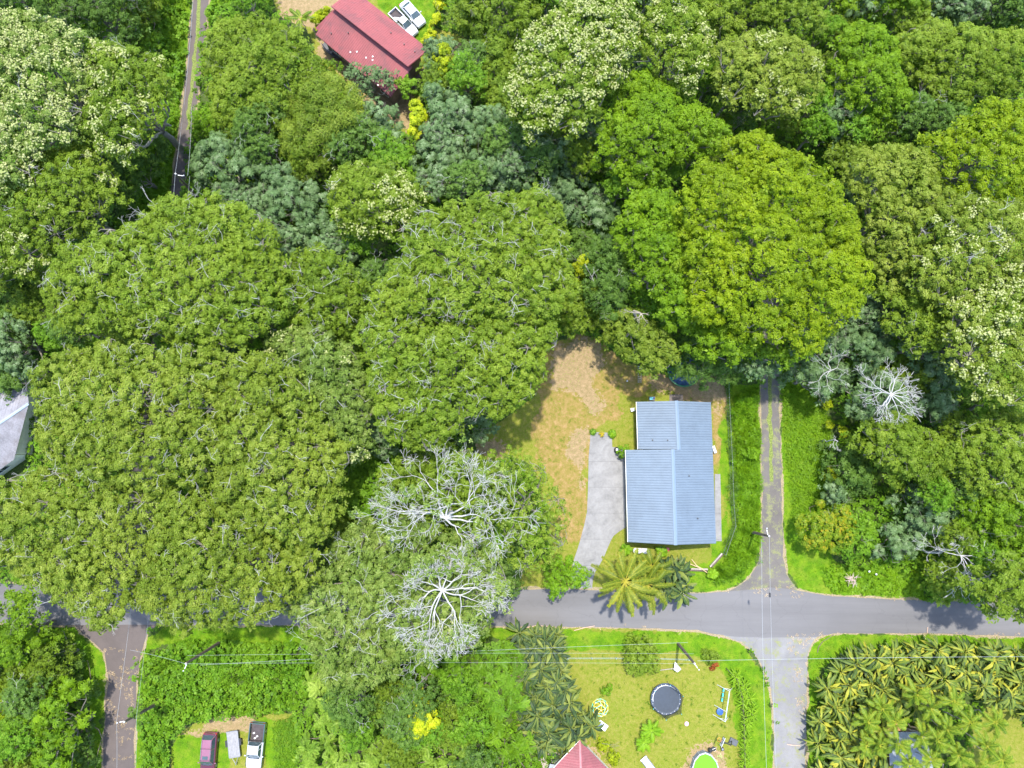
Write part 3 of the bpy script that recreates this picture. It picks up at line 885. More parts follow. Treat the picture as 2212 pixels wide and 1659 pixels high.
M_road = asphalt('asphalt', (.094, .090, .088), 0)
M_lane = asphalt('old_asphalt', (.090, .080, .070), .26)
M_lane_w = asphalt('brown_lane_asphalt', (.078, .062, .055), -.3)  # browner base colour than the main road, no moss
M_lane_se = asphalt('gravelly_asphalt', (.150, .146, .142), .20)
tag(sheet('lane', LANE_E, .004, M_lane, .16, 3), 'narrow mossy lane running up beside the blue roofed house', kind='structure')
tag(sheet('lane', LANE_SE, .004, M_lane_se, .18, 4), 'grey gravelly lane running down from the junction', kind='structure')
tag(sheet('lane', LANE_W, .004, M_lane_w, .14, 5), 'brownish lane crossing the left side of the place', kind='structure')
tag(sheet('road', ROAD, .010, M_road, .07, 6), 'grey asphalt road across the lower part of the place', kind='structure')
# grass strip between the two wheel tracks
M_strip = paint('grass_strip', (.12, .15, .03), .9, vary=.5, scale=6)
for poly in ([(1657, 690), (1663, 690), (1668, 900), (1672, 1040), (1664, 1040), (1659, 900)],
             [(433, -190), (442, -190), (434, 0), (426, 100), (418, 200), (408, 280), (402, 280), (411, 180), (420, 90), (427, 0)]):
    tag(sheet('grass_strip', poly, .012, M_strip, .22, 9), 'strip of grass between wheel tracks', kind='structure')

# concrete
def concrete(name, base):
    m, nt, b = new_mat(name)
    n1 = noise(nt, .5, 6, .65, dist=1.0); n2 = noise(nt, 3.5, 6, .7); n3 = noise(nt, 18, 3, .8)
    f = math_(nt, 'ADD', math_(nt, 'MULTIPLY', n1, .55), math_(nt, 'ADD', math_(nt, 'MULTIPLY', n2, .3), math_(nt, 'MULTIPLY', n3, .15)))
    c = ramp(nt, f, [(.34, tuple(x * .58 for x in base)), (.46, tuple(x * .9 for x in base)), (.6, tuple(min(1, x * 1.18) for x in base))])
    tc = nt.nodes['tc']
    sp = node(nt, 'ShaderNodeSeparateXYZ'); nt.links.new(tc.outputs['Object'], sp.inputs[0])
    for ax, per in (('Y', 3.3), ('X', 40.0)):
        fr = math_(nt, 'PINGPONG', math_(nt, 'ADD', sp.outputs[ax], 101.2), per / 2)
        k = node(nt, 'ShaderNodeMath', operation='LESS_THAN'); nt.links.new(fr, k.inputs[0]); k.inputs[1].default_value = .022
        c = mixc(nt, math_(nt, 'MULTIPLY', k.outputs[0], .55), c, tuple(x * .35 for x in base))
    nt.links.new(c, b.inputs['Base Color'])
    b.inputs['Roughness'].default_value = .85
    bump(nt, b, n2, .2, .01)
    return m
M_conc = concrete('concrete', (.178, .174, .166))
tag(sheet('driveway', SLAB, .05, M_conc, .015, 2, .1), 'pale grey concrete driveway beside the blue roofed house', kind='structure')
tag(sheet('path', [(1544, 1024), (1556, 1024), (1559, 1169), (1545, 1169)], .06, M_conc, .0, 2, .1), 'narrow concrete walk along the blue roofed house', kind='structure')
tag(sheet('path', [(1446, 852), (1475, 852), (1476, 872), (1446, 872)], .045, concrete('dark_concrete', (.12, .10, .085)), .0, 2, .1), 'small concrete doorstep slab behind the blue roofed house', kind='structure')

# ------------------------------------------------------------------ low growth nobody could count
OPEN = [ROAD, LANE_E, LANE_SE, LANE_W, YARD, LAWN2, CAR_LAWN, BACK_YARD, PARKING, NE_YARD,
        [(680, -150), (625, 80), (880, 230), (930, 110), (770, -20)], [(-160, 830), (60, 830), (60, 1030), (-160, 1060)], SLAB]
FRAME = [(-180, -260), (2400, -260), (2400, 1850), (-180, 1850)]
cover('undergrowth', [FRAME], 6.5, 3.0, 'round', 'weeds', .70, OPEN + [VERGE_E, VERGE_E2, VERGE_SE, VERGE_S, VERGE_W], tone=.45, seed=4, label='dark mixed undergrowth filling the ground below the trees', clump=1.6, cut=-.75)
cover('tall_grass', [[(1578, 860), (1632, 835), (1640, 1000), (1641, 1165), (1628, 1205), (1600, 1240), (1545, 1262), (1540, 1235), (1575, 1180), (1590, 1120)]], 34, 1.7, 'long', 'grass', .60, tone=.38, flat=.8, seed=5, label='tall overgrown grass and vines between the fence and the lane', clump=.9, cut=-1.2)
cover('tall_grass', [[(1682, 800), (1715, 810), (1790, 900), (1805, 1100), (1770, 1160), (1715, 1130), (1700, 1000), (1690, 900)]], 22, .8, 'blade', 'grass', .7, tone=.55, seed=6, label='tall bright grass on the far side of the lane', clump=1.2, cut=-.95)
cover('weeds', [[(325, 1415), (400, 1380), (640, 1385), (700, 1440), (650, 1530), (560, 1545), (490, 1540), (400, 1565), (370, 1600), (370, 1800), (312, 1800), (312, 1480)]], 26, 1.4, 'round', 'weeds', .50, tone=.5, seed=7, label='thick green weeds on the vacant plot above the parked vehicles', clump=1.2, cut=-1.2, flat=.9)
cover('weeds', [[(1760, 1225), (1850, 1215), (1975, 1235), (1985, 1285), (1900, 1288), (1800, 1280)], [(1850, 1200), (2000, 1180), (2250, 1230), (2300, 1300), (1990, 1296)]], 24, .8, 'round', 'grass', .42, tone=.5, seed=8, label='bright leafy weeds beside the road below the orange bush', clump=1.0, cut=-1.0, flat=.8)
cover('tall_grass', [[(285, 0), (395, 0), (398, 120), (372, 230), (355, 215), (365, 160), (330, 90), (290, 60)], [(372, 150), (396, 140), (368, 400), (300, 480), (290, 380), (340, 300)]], 20, 1.0, 'blade', 'grass', .85, tone=.5, seed=9, label='tall grass and creepers left of the upper lane', clump=1.2, cut=-1.0)
cover('tall_grass', [[(588, 1560), (640, 1540), (660, 1800), (600, 1800)]], 24, .5, 'blade', 'weeds', .6, tone=.5, seed=10, label='tall grass right of the parked green and white pickup', clump=1.2, cut=-1.0)
NOLAWN = [ROAD, LANE_E, LANE_SE, SLAB]
cover('grass', [YARD, LAWN2, PARKING, NE_YARD], 9, .05, 'blade', 'grass', .17, NOLAWN, tone=.75, seed=11, label='short patchy lawn grass', clump=1.4, cut=-.1)
cover('grass', [VERGE_E, VERGE_E2, VERGE_SE, VERGE_S, VERGE_W, W_VERGE, CAR_LAWN, N_VERGE], 13, .08, 'blade', 'grass', .26, NOLAWN + [LANE_W], tone=.7, seed=12, label='bright short grass on the road verges', clump=1.4, cut=-.4)
cover('weeds', [LAWN2], 40, .06, 'blade', 'weeds', .26, NOLAWN, tone=.25, seed=14, label='dark green tufts scattered in the play lawn', clump=.33, cut=.62)
cover('leaf_litter', [[(1080, 1349), (1380, 1352), (1540, 1366), (1540, 1372), (1380, 1359), (1080, 1357)], [(1500, 1278), (1720, 1262), (1820, 1284), (2100, 1292), (2100, 1300), (1800, 1290), (1500, 1283)],
      [(1700, 1374), (1800, 1366), (2212, 1366), (2212, 1377), (1800, 1372), (1740, 1392)], [(222, 1400), (298, 1400), (286, 1640), (218, 1640)], [(1700, 1380), (1745, 1380), (1742, 1560), (1725, 1560)]], 10, .01, 'long', 'litter', .28, tone=.5, seed=13, label='dry fallen leaves and twigs along the road edges', clump=.7, cut=.05, base=.02)

# ------------------------------------------------------------------ trees of the wood
TREES = [
 # species, height, outline, options, label
 ('albizia', 18, [(-90, 10), (30, 0), (110, 20), (165, 50), (190, 100), (180, 170), (150, 200), (165, 245), (130, 290), (70, 330), (40, 400), (-90, 430)], dict(mat='sage', flowers=.70, twigs=.12, dens=.9), 'big pale tree covered in cream blossom at the upper left edge'),
 ('albizia', 17, [(175, 70), (240, 75), (320, 100), (352, 130), (362, 165), (345, 200), (350, 230), (318, 245), (262, 335), (235, 350), (195, 320), (160, 270), (170, 190)], dict(mat='green', flowers=.30, twigs=.2), 'green tree dotted with cream blossom left of the upper lane'),
 ('albizia', 15, [(-80, 380), (50, 330), (130, 290), (190, 310), (235, 375), (240, 420), (200, 450), (160, 500), (100, 530), (60, 580), (-80, 620)], dict(mat='green', flowers=.26, twigs=.3), 'loose olive green tree with pale limbs below the blossoming tree at left edge'),
 ('rain', 12, [(60, -120), (290, -120), (300, 0), (270, 60), (225, 80), (170, 55), (110, 20), (50, 5)], dict(mat='dark', twigs=.05), 'dark green tree cut by the top edge at upper left'),
 ('bush', 5, [(262, -60), (340, -60), (352, 20), (345, 55), (300, 75), (265, 55), (250, 20)], dict(mat='green'), 'low mixed shrubbery at the top edge left of the lane'),
 ('bush', 3.6, [(300, 75), (345, 60), (352, 100), (338, 130), (305, 115)], dict(mat='weeds', light=.15), 'bright green shrub between the top left trees and the lane'),
 ('rain', 11, [(440, 30), (470, 10), (520, 20), (575, 20), (630, 45), (665, 85), (672, 140), (655, 190), (625, 240), (590, 265), (545, 262), (520, 290), (480, 270), (440, 245), (428, 180), (425, 110)], dict(mat='green', twigs=.12, light=.06, LA=1.8), 'wide fine leaved green tree between the upper lane and the red roofed house'),
 ('acacia', 10, [(640, 170), (690, 150), (735, 155), (770, 185), (792, 225), (790, 275), (765, 310), (720, 335), (690, 358), (650, 362), (615, 330), (598, 290), (602, 240), (618, 195)], dict(), 'olive tree with narrow curved leaves below the red roofed house'),
 ('bush', 3, [(408, 250), (440, 235), (480, 245), (482, 275), (450, 295), (415, 300)], dict(mat='grass', light=.05), 'yellowish green bush beside the upper lane below the wide green tree'),
 ('rain', 7, [(470, 235), (540, 240), (570, 270), (560, 310), (500, 300), (465, 275)], dict(mat='dark'), 'small shaded dark tree under the edge of the wide green tree'),
 ('cecropia', 9, [(405, 310), (435, 285), (475, 278), (530, 285), (560, 300), (570, 350), (560, 400), (520, 415), (470, 405), (420, 395), (398, 350)], dict(), 'grey green umbrella leaved tree right of the lane pole'),
 ('cecropia', 9, [(560, 340), (610, 350), (650, 365), (680, 400), (700, 440), (660, 480), (620, 530), (585, 510), (555, 440)], dict(), 'grey green umbrella leaved tree left of the blossom dotted middle tree'),
 ('cecropia', 8, [(640, 440), (700, 450), (740, 490), (745, 530), (690, 560), (640, 560), (610, 520)], dict(mat='cecropia', light=-.05), 'dull grey green tree below the blossom dotted middle tree'),
 ('albizia', 13, [(705, 385), (735, 350), (790, 335), (850, 350), (895, 375), (915, 420), (900, 465), (870, 490), (830, 500), (770, 500), (725, 480), (700, 440)], dict(mat='green', flowers=.36, twigs=.08, dens=1.1), 'round olive tree dotted with cream blossom in the middle of the upper wood'),
 ('cecropia', 8, [(735, 135), (780, 125), (840, 145), (850, 175), (820, 190), (780, 190), (750, 170)], dict(sz=.8), 'thin grey green tree overhanging the lower edge of the red roof'),
 ('bush', 5, [(852, 172), (880, 160), (905, 170), (905, 195), (880, 210), (855, 205)], dict(mat='weeds', light=.2), 'bright green shrub at the low corner of the red roof'),
 ('bush', 4, [(660, 118), (690, 122), (740, 130), (735, 160), (690, 158), (665, 148)], dict(mat='orange', light=-.25), 'reddish green shrub below the dark boat beside the red roof'),
 ('cecropia', 8, [(770, 220), (820, 210), (860, 240), (870, 290), (850, 330), (800, 330), (775, 280)], dict(), 'grey green tree right of the narrow leaved olive tree'),
 ('cecropia', 9, [(885, 190), (930, 170), (975, 180), (1010, 200), (1040, 230), (1020, 275), (960, 290), (925, 260), (905, 225)], dict(), 'grey green tree just below the red roofed house corner'),
 ('cecropia', 8, [(915, 60), (950, 55), (985, 85), (990, 130), (960, 165), (925, 150), (905, 110)], dict(), 'thin grey green tree beside the white sedan lawn'),
 ('cecropia', 9, [(990, 235), (1040, 215), (1090, 225), (1105, 270), (1070, 310), (1010, 315), (975, 285)], dict(light=.03), 'light grey green tree left of the cream blossom giant'),
 ('cecropia', 9, [(885, 300), (935, 295), (985, 310), (1000, 350), (980, 390), (930, 400), (895, 375), (880, 340)], dict(light=.05), 'silvery umbrella leaved tree below the yellow creeper column'),
 ('cecropia', 9, [(985, 320), (1050, 310), (1090, 330), (1110, 375), (1080, 410), (1020, 415), (980, 390)], dict(), 'grey green tree above the central pale twigged giant'),
 ('cecropia', 8, [(1090, 270), (1150, 265), (1200, 280), (1250, 310), (1240, 360), (1190, 375), (1130, 360), (1095, 320)], dict(light=-.02), 'grey green tree under the cream blossom giant'),
 ('cecropia', 7, [(1160, 360), (1240, 350), (1300, 380), (1340, 440), (1330, 500), (1270, 500), (1220, 460), (1180, 410)], dict(light=-.1), 'dark grey green tree in the hollow left of the bright trees'),
 ('rain', 6, [(1235, 480), (1290, 480), (1330, 530), (1320, 600), (1280, 640), (1235, 620), (1225, 550)], dict(mat='dark', light=.1), 'small dark tree in the hollow above the brown lawn'),
 ('rain', 8, [(1215, 600), (1260, 590), (1300, 620), (1300, 690), (1255, 715), (1210, 700)], dict(mat='green', light=.1), 'bright leafy tree at the upper end of the brown lawn'),
 ('albizia', 11, [(1270, 520), (1320, 500), (1350, 560), (1380, 620), (1340, 690), (1300, 680), (1270, 620)], dict(mat='dark', twigs=.1), 'dark tree left of the mid green crown above the brown lawn'),
 ('rain', 9, [(1035, 60), (1070, 50), (1110, 80), (1130, 150), (1110, 220), (1070, 225), (1045, 180), (1038, 110)], dict(mat='green', twigs=.12), 'green tree beside the round grey tank near the red roofed house'),
 ('rain', 11, [(960, -140), (1180, -140), (1175, 0), (1150, 55), (1090, 75), (1030, 45), (985, 20)], dict(mat='green', twigs=.15, light=-.03), 'mid green tree cut by the top edge right of the sedan lawn'),
 # centre
 ('albizia', 17, [(1120, 60), (1165, 25), (1215, -20), (1290, -40), (1360, -20), (1395, 30), (1385, 90), (1350, 140), (1320, 185), (1290, 230), (1250, 265), (1200, 265), (1150, 285), (1110, 240), (1095, 180), (1115, 120)], dict(mat='green', flowers=.62, twigs=.12), 'cream blossom giant in the upper middle of the wood'),
 ('albizia', 15, [(1385, 40), (1420, -30), (1480, -30), (1530, 20), (1545, 90), (1530, 150), (1500, 170), (1440, 150), (1395, 110), (1360, 130)], dict(mat='green', flowers=.40, twigs=.08, light=.05), 'yellowish tree with sparse blossom right of the cream blossom giant'),
 ('albizia', 15, [(1540, 90), (1590, 70), (1650, 50), (1720, 60), (1780, 100), (1795, 160), (1770, 215), (1720, 250), (1640, 245), (1580, 215), (1545, 160)], dict(mat='olive', light=.14, flowers=.12, twigs=.05), 'yellow green round tree right of the leaning grey trunk'),
 ('rain', 14, [(1500, -130), (1700, -130), (1800, -100), (1790, 30), (1730, 60), (1640, 50), (1570, 70), (1520, 20)], dict(mat='green', light=.1), 'yellow green tree cut by the top edge near the top middle right'),
 ('rain', 13, [(1795, 110), (1815, 60), (1860, 30), (1915, 25), (1950, 60), (1965, 110), (1985, 170), (2000, 215), (1960, 250), (1900, 240), (1850, 220), (1800, 180)], dict(mat='rain', twigs=.06, light=.02), 'bright green tree between the yellow green round tree and the bluish corner tree'),
 ('rain', 12, [(1960, 50), (2010, 20), (2070, 20), (2130, 45), (2190, 40), (2290, 60), (2290, 190), (2180, 205), (2110, 225), (2050, 205), (2000, 160), (1965, 110)], dict(mat='green', light=.1, twigs=.08), 'soft bluish green tree in the upper right corner'),
 ('rain', 10, [(1800, -120), (1990, -120), (2020, 10), (1980, 35), (1900, 15), (1830, 25)], dict(mat='rain'), 'green tree cut by the top edge at the upper right'),
 ('rain', 10, [(2040, -130), (2300, -130), (2300, 40), (2190, 30), (2110, 20), (2060, 0)], dict(mat='dark', light=.1), 'dark green tree cut by the top edge near the right corner'),
 ('rain', 15, [(1310, 235), (1345, 225), (1340, 165), (1370, 132), (1425, 128), (1470, 160), (1490, 190), (1545, 215), (1580, 255), (1575, 300), (1530, 318), (1480, 325), (1450, 355), (1425, 395), (1385, 405), (1345, 375), (1330, 345), (1300, 320), (1285, 285)], dict(light=.0, twigs=.02), 'lobed bright green tree between the cream blossom giant and the lime green giant'),
 ('rain', 20, [(1490, 370), (1530, 325), (1570, 320), (1590, 275), (1640, 250), (1690, 255), (1715, 290), (1770, 335), (1820, 350), (1855, 400), (1880, 450), (1888, 520), (1905, 580), (1900, 640), (1870, 670), (1835, 690), (1800, 740), (1760, 745), (1720, 735), (1680, 740), (1640, 720), (1590, 690), (1545, 690), (1510, 660), (1500, 600), (1480, 540), (1485, 480), (1465, 430)], dict(mat='lime', light=.02, LA=3.6, twigs=.03), 'lime green giant with the broadest lobed crown right of the middle'),
 ('rain', 16, [(1350, 430), (1390, 395), (1440, 395), (1480, 440), (1490, 500), (1500, 570), (1520, 640), (1520, 690), (1470, 700), (1430, 670), (1400, 620), (1370, 570), (1340, 520), (1335, 470)], dict(light=-.05, twigs=.04), 'mid green lobed tree left of the lime green giant'),
 ('rain', 12, [(1310, 690), (1340, 660), (1390, 670), (1425, 690), (1470, 710), (1480, 750), (1465, 785), (1430, 805), (1395, 808), (1370, 785), (1335, 760), (1310, 730)], dict(mat='olive', light=.03, twigs=.06), 'olive tree overhanging the brown lawn and the ladder'),
 ('rain', 15, [(1520, 700), (1580, 690), (1650, 720), (1700, 745), (1770, 745), (1760, 770), (1700, 775), (1640, 765), (1590, 790), (1540, 775), (1500, 740)], dict(mat='rain', light=-.02), 'lower bright green boughs above the pool behind the blue roofed house'),
 ('fine', 9, [(1470, 770), (1530, 740), (1590, 755), (1620, 790), (1590, 820), (1545, 822), (1500, 825), (1478, 808)], dict(light=.15), 'feathery grey green tree hanging over the round green pool'),
 ('cecropia', 10, [(1570, 760), (1620, 745), (1670, 745), (1700, 770), (1690, 800), (1655, 818), (1615, 820), (1585, 800)], dict(twigs=.5, light=.02), 'thin crowned grey tree with pale spokes above the start of the lane'),
 ('rain', 15, [(1850, 330), (1905, 285), (1960, 280), (2020, 310), (2060, 370), (2060, 450), (2030, 540), (1990, 600), (1945, 630), (1915, 590), (1895, 520), (1880, 440), (1850, 390)], dict(mat='olive', light=.13, twigs=.08), 'yellow olive tree right beside the lime green giant'),
 ('rain', 17, [(2010, 280), (2060, 260), (2110, 230), (2170, 190), (2300, 180), (2300, 420), (2200, 450), (2110, 430), (2060, 380), (2030, 330)], dict(mat='lime', light=.02, flowers=.06), 'lime yellow tree on the right edge below the bluish corner tree'),
 ('albizia', 17, [(2010, 440), (2070, 400), (2140, 420), (2300, 430), (2300, 640), (2200, 620), (2120, 660), (2050, 650), (1990, 620), (1990, 540)], dict(mat='olive', light=.12, twigs=.35, flowers=.08), 'yellow olive tree with many pale twigs on the right edge'),
 ('albizia', 17, [(2060, 650), (2120, 600), (2190, 580), (2300, 560), (2300, 880), (2190, 880), (2140, 850), (2090, 810), (2060, 750), (2050, 700)], dict(mat='olive', flowers=.55, twigs=.08, light=.08), 'cream blossom tree on the right edge above the white dead tree'),
 ('albizia', 13, [(1900, 620), (1960, 620), (2030, 650), (2070, 700), (2060, 760), (2000, 770), (1960, 740), (1930, 700)], dict(mat='green', light=.05, twigs=.06), 'green tree in the gap between the lime green giant and the right edge blossom'),
 ('cecropia', 9, [(1790, 720), (1850, 700), (1920, 720), (1950, 770), (1900, 800), (1840, 800), (1790, 775)], dict(light=-.08, twigs=.3), 'shaded grey green tree below the lime green giant'),
 ('cecropia', 8, [(1690, 790), (1750, 760), (1800, 780), (1830, 830), (1800, 860), (1750, 850), (1700, 830)], dict(twigs=.5), 'grey green tree with curling pale twigs right of the lane top'),
 ('cecropia', 8, [(1830, 800), (1900, 790), (1960, 800), (1990, 850), (1960, 900), (1900, 920), (1850, 900), (1820, 850)], dict(light=.0), 'grey green tree beneath the white dead tree'),
 ('cecropia', 8, [(1970, 770), (2040, 770), (2080, 830), (2080, 890), (2030, 920), (1980, 890), (1970, 830)], dict(light=-.05), 'grey green tree right of the white dead tree'),
 ('rain', 11, [(1890, 905), (1930, 880), (1985, 885), (2030, 920), (2080, 950), (2090, 1000), (2060, 1060), (2010, 1060), (1960, 1050), (1910, 1020), (1880, 990), (1860, 950)], dict(mat='green', light=.07, twigs=.12), 'rounded green tree just below the white dead tree'),
 ('albizia', 12, [(2060, 960), (2130, 900), (2200, 890), (2300, 890), (2300, 1080), (2200, 1090), (2110, 1060), (2070, 1020)], dict(mat='green', light=.1, twigs=.15), 'green tree on the right edge level with the blue roof'),
 ('rain', 12, [(2090, 1080), (2150, 1060), (2300, 1080), (2300, 1230), (2220, 1240), (2160, 1190), (2110, 1140)], dict(mat='rain', light=-.02), 'bright green tree on the right edge above the bare tangle'),
 ('cecropia', 7, [(1960, 1060), (2050, 1060), (2090, 1110), (2060, 1160), (1990, 1170), (1950, 1120)], dict(light=-.03), 'grey green tree left of the bare tangle on the right'),
 ('rain', 15.5, [(2110, 1250), (2180, 1205), (2300, 1230), (2300, 1370), (2200, 1340), (2150, 1320), (2110, 1290), (2090, 1255)], dict(mat='green', light=.08), 'leafy tree casting its shadow on the right end of the road'),
 ('rain', 6, [(1800, 960), (1860, 950), (1900, 1000), (1900, 1060), (1850, 1090), (1800, 1050)], dict(mat='dark', light=.05), 'dark small tree at the edge of the tall grass right of the lane'),
 ('bush', 4.5, [(1722, 1150), (1730, 1115), (1760, 1090), (1800, 1090), (1850, 1110), (1855, 1150), (1830, 1185), (1780, 1190), (1745, 1185)], dict(mat='orange', light=-.02, twigs=.1, sz=1.2), 'yellow and orange leaved bush beside the lane'),
 ('bush', 4.5, [(1820, 1110), (1880, 1105), (1910, 1150), (1890, 1210), (1830, 1215), (1800, 1190)], dict(mat='weeds'), 'green bush touching the yellow and orange bush'),
 ('cecropia', 6, [(1890, 1140), (1940, 1115), (2000, 1130), (2020, 1170), (1990, 1210), (1930, 1220), (1895, 1190)], dict(light=.06), 'low grey green tree right of the orange bush'),
 ('cecropia', 5, [(1775, 1050), (1810, 1035), (1835, 1060), (1830, 1090), (1795, 1095)], dict(light=.08), 'small rosette crowned tree above the orange bush'),
 # left and centre giants
 ('rain', 8, [(255, 330), (320, 270), (345, 300), (330, 370), (290, 430), (240, 450), (220, 400)], dict(mat='dark', light=-.12, LA=1.0), 'shadowed dark tree in the deep gap left of the lane pole'),
 ('rain', 8, [(-60, 560), (60, 570), (80, 680), (40, 760), (60, 820), (20, 850), (-60, 850)], dict(mat='dark', light=.04), 'dark green tree on the left edge above the grey roof'),
 ('cecropia', 8, [(0, 770), (40, 750), (75, 770), (70, 810), (30, 815), (5, 800)], dict(), 'small grey green tree at the top corner of the grey roof'),
 ('albizia', 17, [(68, 600), (85, 560), (130, 520), (190, 490), (250, 470), (300, 440), (330, 410), (380, 398), (430, 410), (480, 420), (530, 430), (565, 470), (600, 520), (620, 580), (625, 640), (590, 690), (540, 735), (460, 745), (390, 735), (320, 720), (230, 705), (150, 715), (95, 690), (72, 650)], dict(mat='green', light=.10, twigs=.5), 'broad domed tree with pale twigs left of the middle'),
 ('albizia', 14, [(610, 540), (680, 520), (740, 560), (790, 600), (780, 660), (750, 710), (680, 720), (620, 700), (600, 640)], dict(mat='green', light=-.06, twigs=.7), 'darker sparse tree with long pale limbs between the two central giants'),
 ('albizia', 18, [(850, 500), (880, 460), (940, 435), (1000, 425), (1050, 405), (1110, 395), (1165, 395), (1205, 430), (1225, 480), (1232, 540), (1240, 600), (1230, 650), (1180, 690), (1100, 700), (1000, 700), (920, 690), (850, 700), (790, 690), (780, 640), (820, 590), (845, 545)], dict(mat='green', light=.10, twigs=.75), 'central giant full of white twigs, upper crown'),
 ('albizia', 17, [(760, 690), (800, 660), (880, 670), (960, 680), (1060, 690), (1150, 680), (1220, 690), (1205, 740), (1180, 790), (1165, 850), (1120, 880), (1060, 895), (1010, 905), (985, 955), (930, 975), (870, 965), (825, 940), (800, 890), (790, 830), (775, 780), (755, 730)], dict(mat='green', light=.07, twigs=.65), 'central tree full of white twigs left of the brown lawn'),
 ('albizia', 15, [(570, 730), (640, 700), (710, 710), (760, 750), (800, 820), (808, 890), (800, 950), (770, 995), (730, 1010), (690, 960), (660, 880), (620, 820), (580, 780)], dict(mat='sage', flowers=.14, twigs=.35, light=.02), 'pale sage tree between the central trees and the olive giant'),
 ('albizia', 18, [(50, 800), (90, 760), (130, 740), (210, 720), (300, 735), (400, 745), (480, 760), (500, 850), (470, 960), (420, 1040), (300, 1060), (180, 1050), (90, 1010), (62, 960), (58, 910), (45, 850)], dict(light=.10, twigs=.42), 'olive giant, its upper left part above the grey roof'),
 ('albizia', 18, [(480, 760), (560, 760), (620, 790), (660, 850), (700, 920), (740, 960), (748, 1030), (720, 1090), (730, 1140), (680, 1180), (600, 1180), (500, 1150), (440, 1080), (440, 980), (470, 880)], dict(light=.08, twigs=.45), 'olive tree with strong white limbs left of the bare white tree'),
 ('albizia', 17, [(-90, 1010), (20, 1030), (60, 1000), (150, 1030), (260, 1050), (340, 1080), (350, 1180), (330, 1280), (260, 1350), (200, 1375), (150, 1345), (110, 1310), (50, 1262), (-90, 1240)], dict(light=.09, twigs=.30), 'olive tree on the left edge overhanging the road'),
 ('albizia', 17, [(330, 1060), (440, 1050), (520, 1130), (620, 1180), (690, 1190), (675, 1240), (640, 1300), (585, 1335), (510, 1350), (440, 1378), (360, 1380), (310, 1340), (270, 1280), (310, 1180)], dict(light=.09, twigs=.42), 'olive tree spreading over the road and the lane mouth'),
 ('rain', 8, [(730, 1020), (800, 970), (860, 980), (850, 1050), (820, 1120), (770, 1140), (730, 1110)], dict(mat='weeds', light=-.05), 'deep green low tree in the gap left of the bare white tree'),
 ('albizia', 12, [(810, 1010), (880, 975), (960, 965), (1050, 975), (1095, 1040), (1090, 1110), (1040, 1160), (950, 1150), (870, 1140), (815, 1090)], dict(mat='green', light=.08, twigs=.1, dens=.8), 'green crown growing behind the bare white tree'),
 ('albizia', 13, [(1040, 985), (1090, 960), (1150, 985), (1190, 1020), (1222, 1070), (1228, 1140), (1215, 1200), (1180, 1245), (1130, 1250), (1090, 1210), (1070, 1150), (1090, 1080), (1060, 1030)], dict(mat='green', light=.06, twigs=.25, dens=.5, thin=True), 'thin olive tree shading the left side of the brown lawn'),
 ('albizia', 14, [(700, 1180), (760, 1130), (830, 1110), (920, 1130), (1000, 1150), (1070, 1170), (1100, 1230), (1095, 1300), (1060, 1340), (1040, 1400), (980, 1425), (900, 1440), (850, 1430), (800, 1400), (720, 1390), (650, 1365), (590, 1325), (625, 1260), (690, 1210)], dict(mat='sage', light=.06, twigs=.8, flowers=.04), 'pale tree over the road with white bare boughs on its right'),
 ('albizia', 13, [(640, 1350), (720, 1370), (800, 1390), (870, 1420), (850, 1460), (810, 1490), (760, 1510), (700, 1490), (680, 1440), (650, 1400)], dict(mat='sage', light=.04, twigs=.8), 'pale tree with long white forks below the road'),
 ('rain', 6, [(1050, 1180), (1110, 1170), (1130, 1230), (1115, 1290), (1070, 1300), (1050, 1250)], dict(mat='dark', light=.1), 'dark leafy tree beside the road left of the driveway'),
 # bottom left
 ('rain', 10, [(-90, 1300), (10, 1295), (60, 1320), (85, 1350), (95, 1400), (60, 1440), (10, 1450), (-90, 1450)], dict(mat='rain', light=-.06), 'green tree on the left edge just below the road'),
 ('rain', 8, [(50, 1400), (100, 1360), (125, 1400), (135, 1460), (110, 1500), (70, 1480)], dict(mat='green', light=.02), 'bluish green tree right of the lower left corner wood'),
 ('rain', 8, [(-90, 1450), (20, 1470), (75, 1490), (95, 1540), (40, 1580), (-90, 1580)], dict(mat='lime', light=-.02), 'yellow green tree on the lower left edge'),
 ('cecropia', 9, [(70, 1520), (120, 1480), (165, 1490), (170, 1540), (150, 1600), (165, 1680), (100, 1750), (50, 1680), (60, 1590)], dict(mat='rain', light=-.05), 'spoke leaved bright tree in the lower left corner'),
 ('rain', 8, [(-90, 1580), (40, 1590), (60, 1650), (50, 1760), (-90, 1760)], dict(mat='olive', light=.1), 'yellowish tree cut by the lower left corner'),
 ('bush', 3.5, [(120, 1380), (165, 1420), (185, 1500), (195, 1600), (190, 1760), (150, 1760), (160, 1620), (150, 1500), (120, 1440)], dict(mat='dark', light=.1), 'dark shrubbery along the left side of the lower lane'),
 # bottom middle
 ('fern', 5.5, [(650, 1480), (700, 1440), (760, 1490), (790, 1540), (770, 1590), (700, 1600), (660, 1550)], dict(mat='fern', light=.1), 'feather leaved tree left of the dark gap at the bottom'),
 ('fern', 6, [(640, 1590), (700, 1580), (780, 1570), (860, 1590), (880, 1650), (870, 1760), (650, 1760)], dict(mat='fern', light=.05), 'feather leaved tree at the bottom edge right of the tall grass'),
 ('rain', 5, [(700, 1490), (740, 1500), (780, 1520), (785, 1545), (740, 1550), (705, 1530)], dict(mat='weeds', light=-.02), 'deep green small tree among the feather leaved trees'),
 ('fern', 5.5, [(800, 1500), (840, 1490), (890, 1560), (870, 1620), (820, 1600), (780, 1560)], dict(mat='fern', light=.0), 'feather leaved tree left of the glowing yellow creeper'),
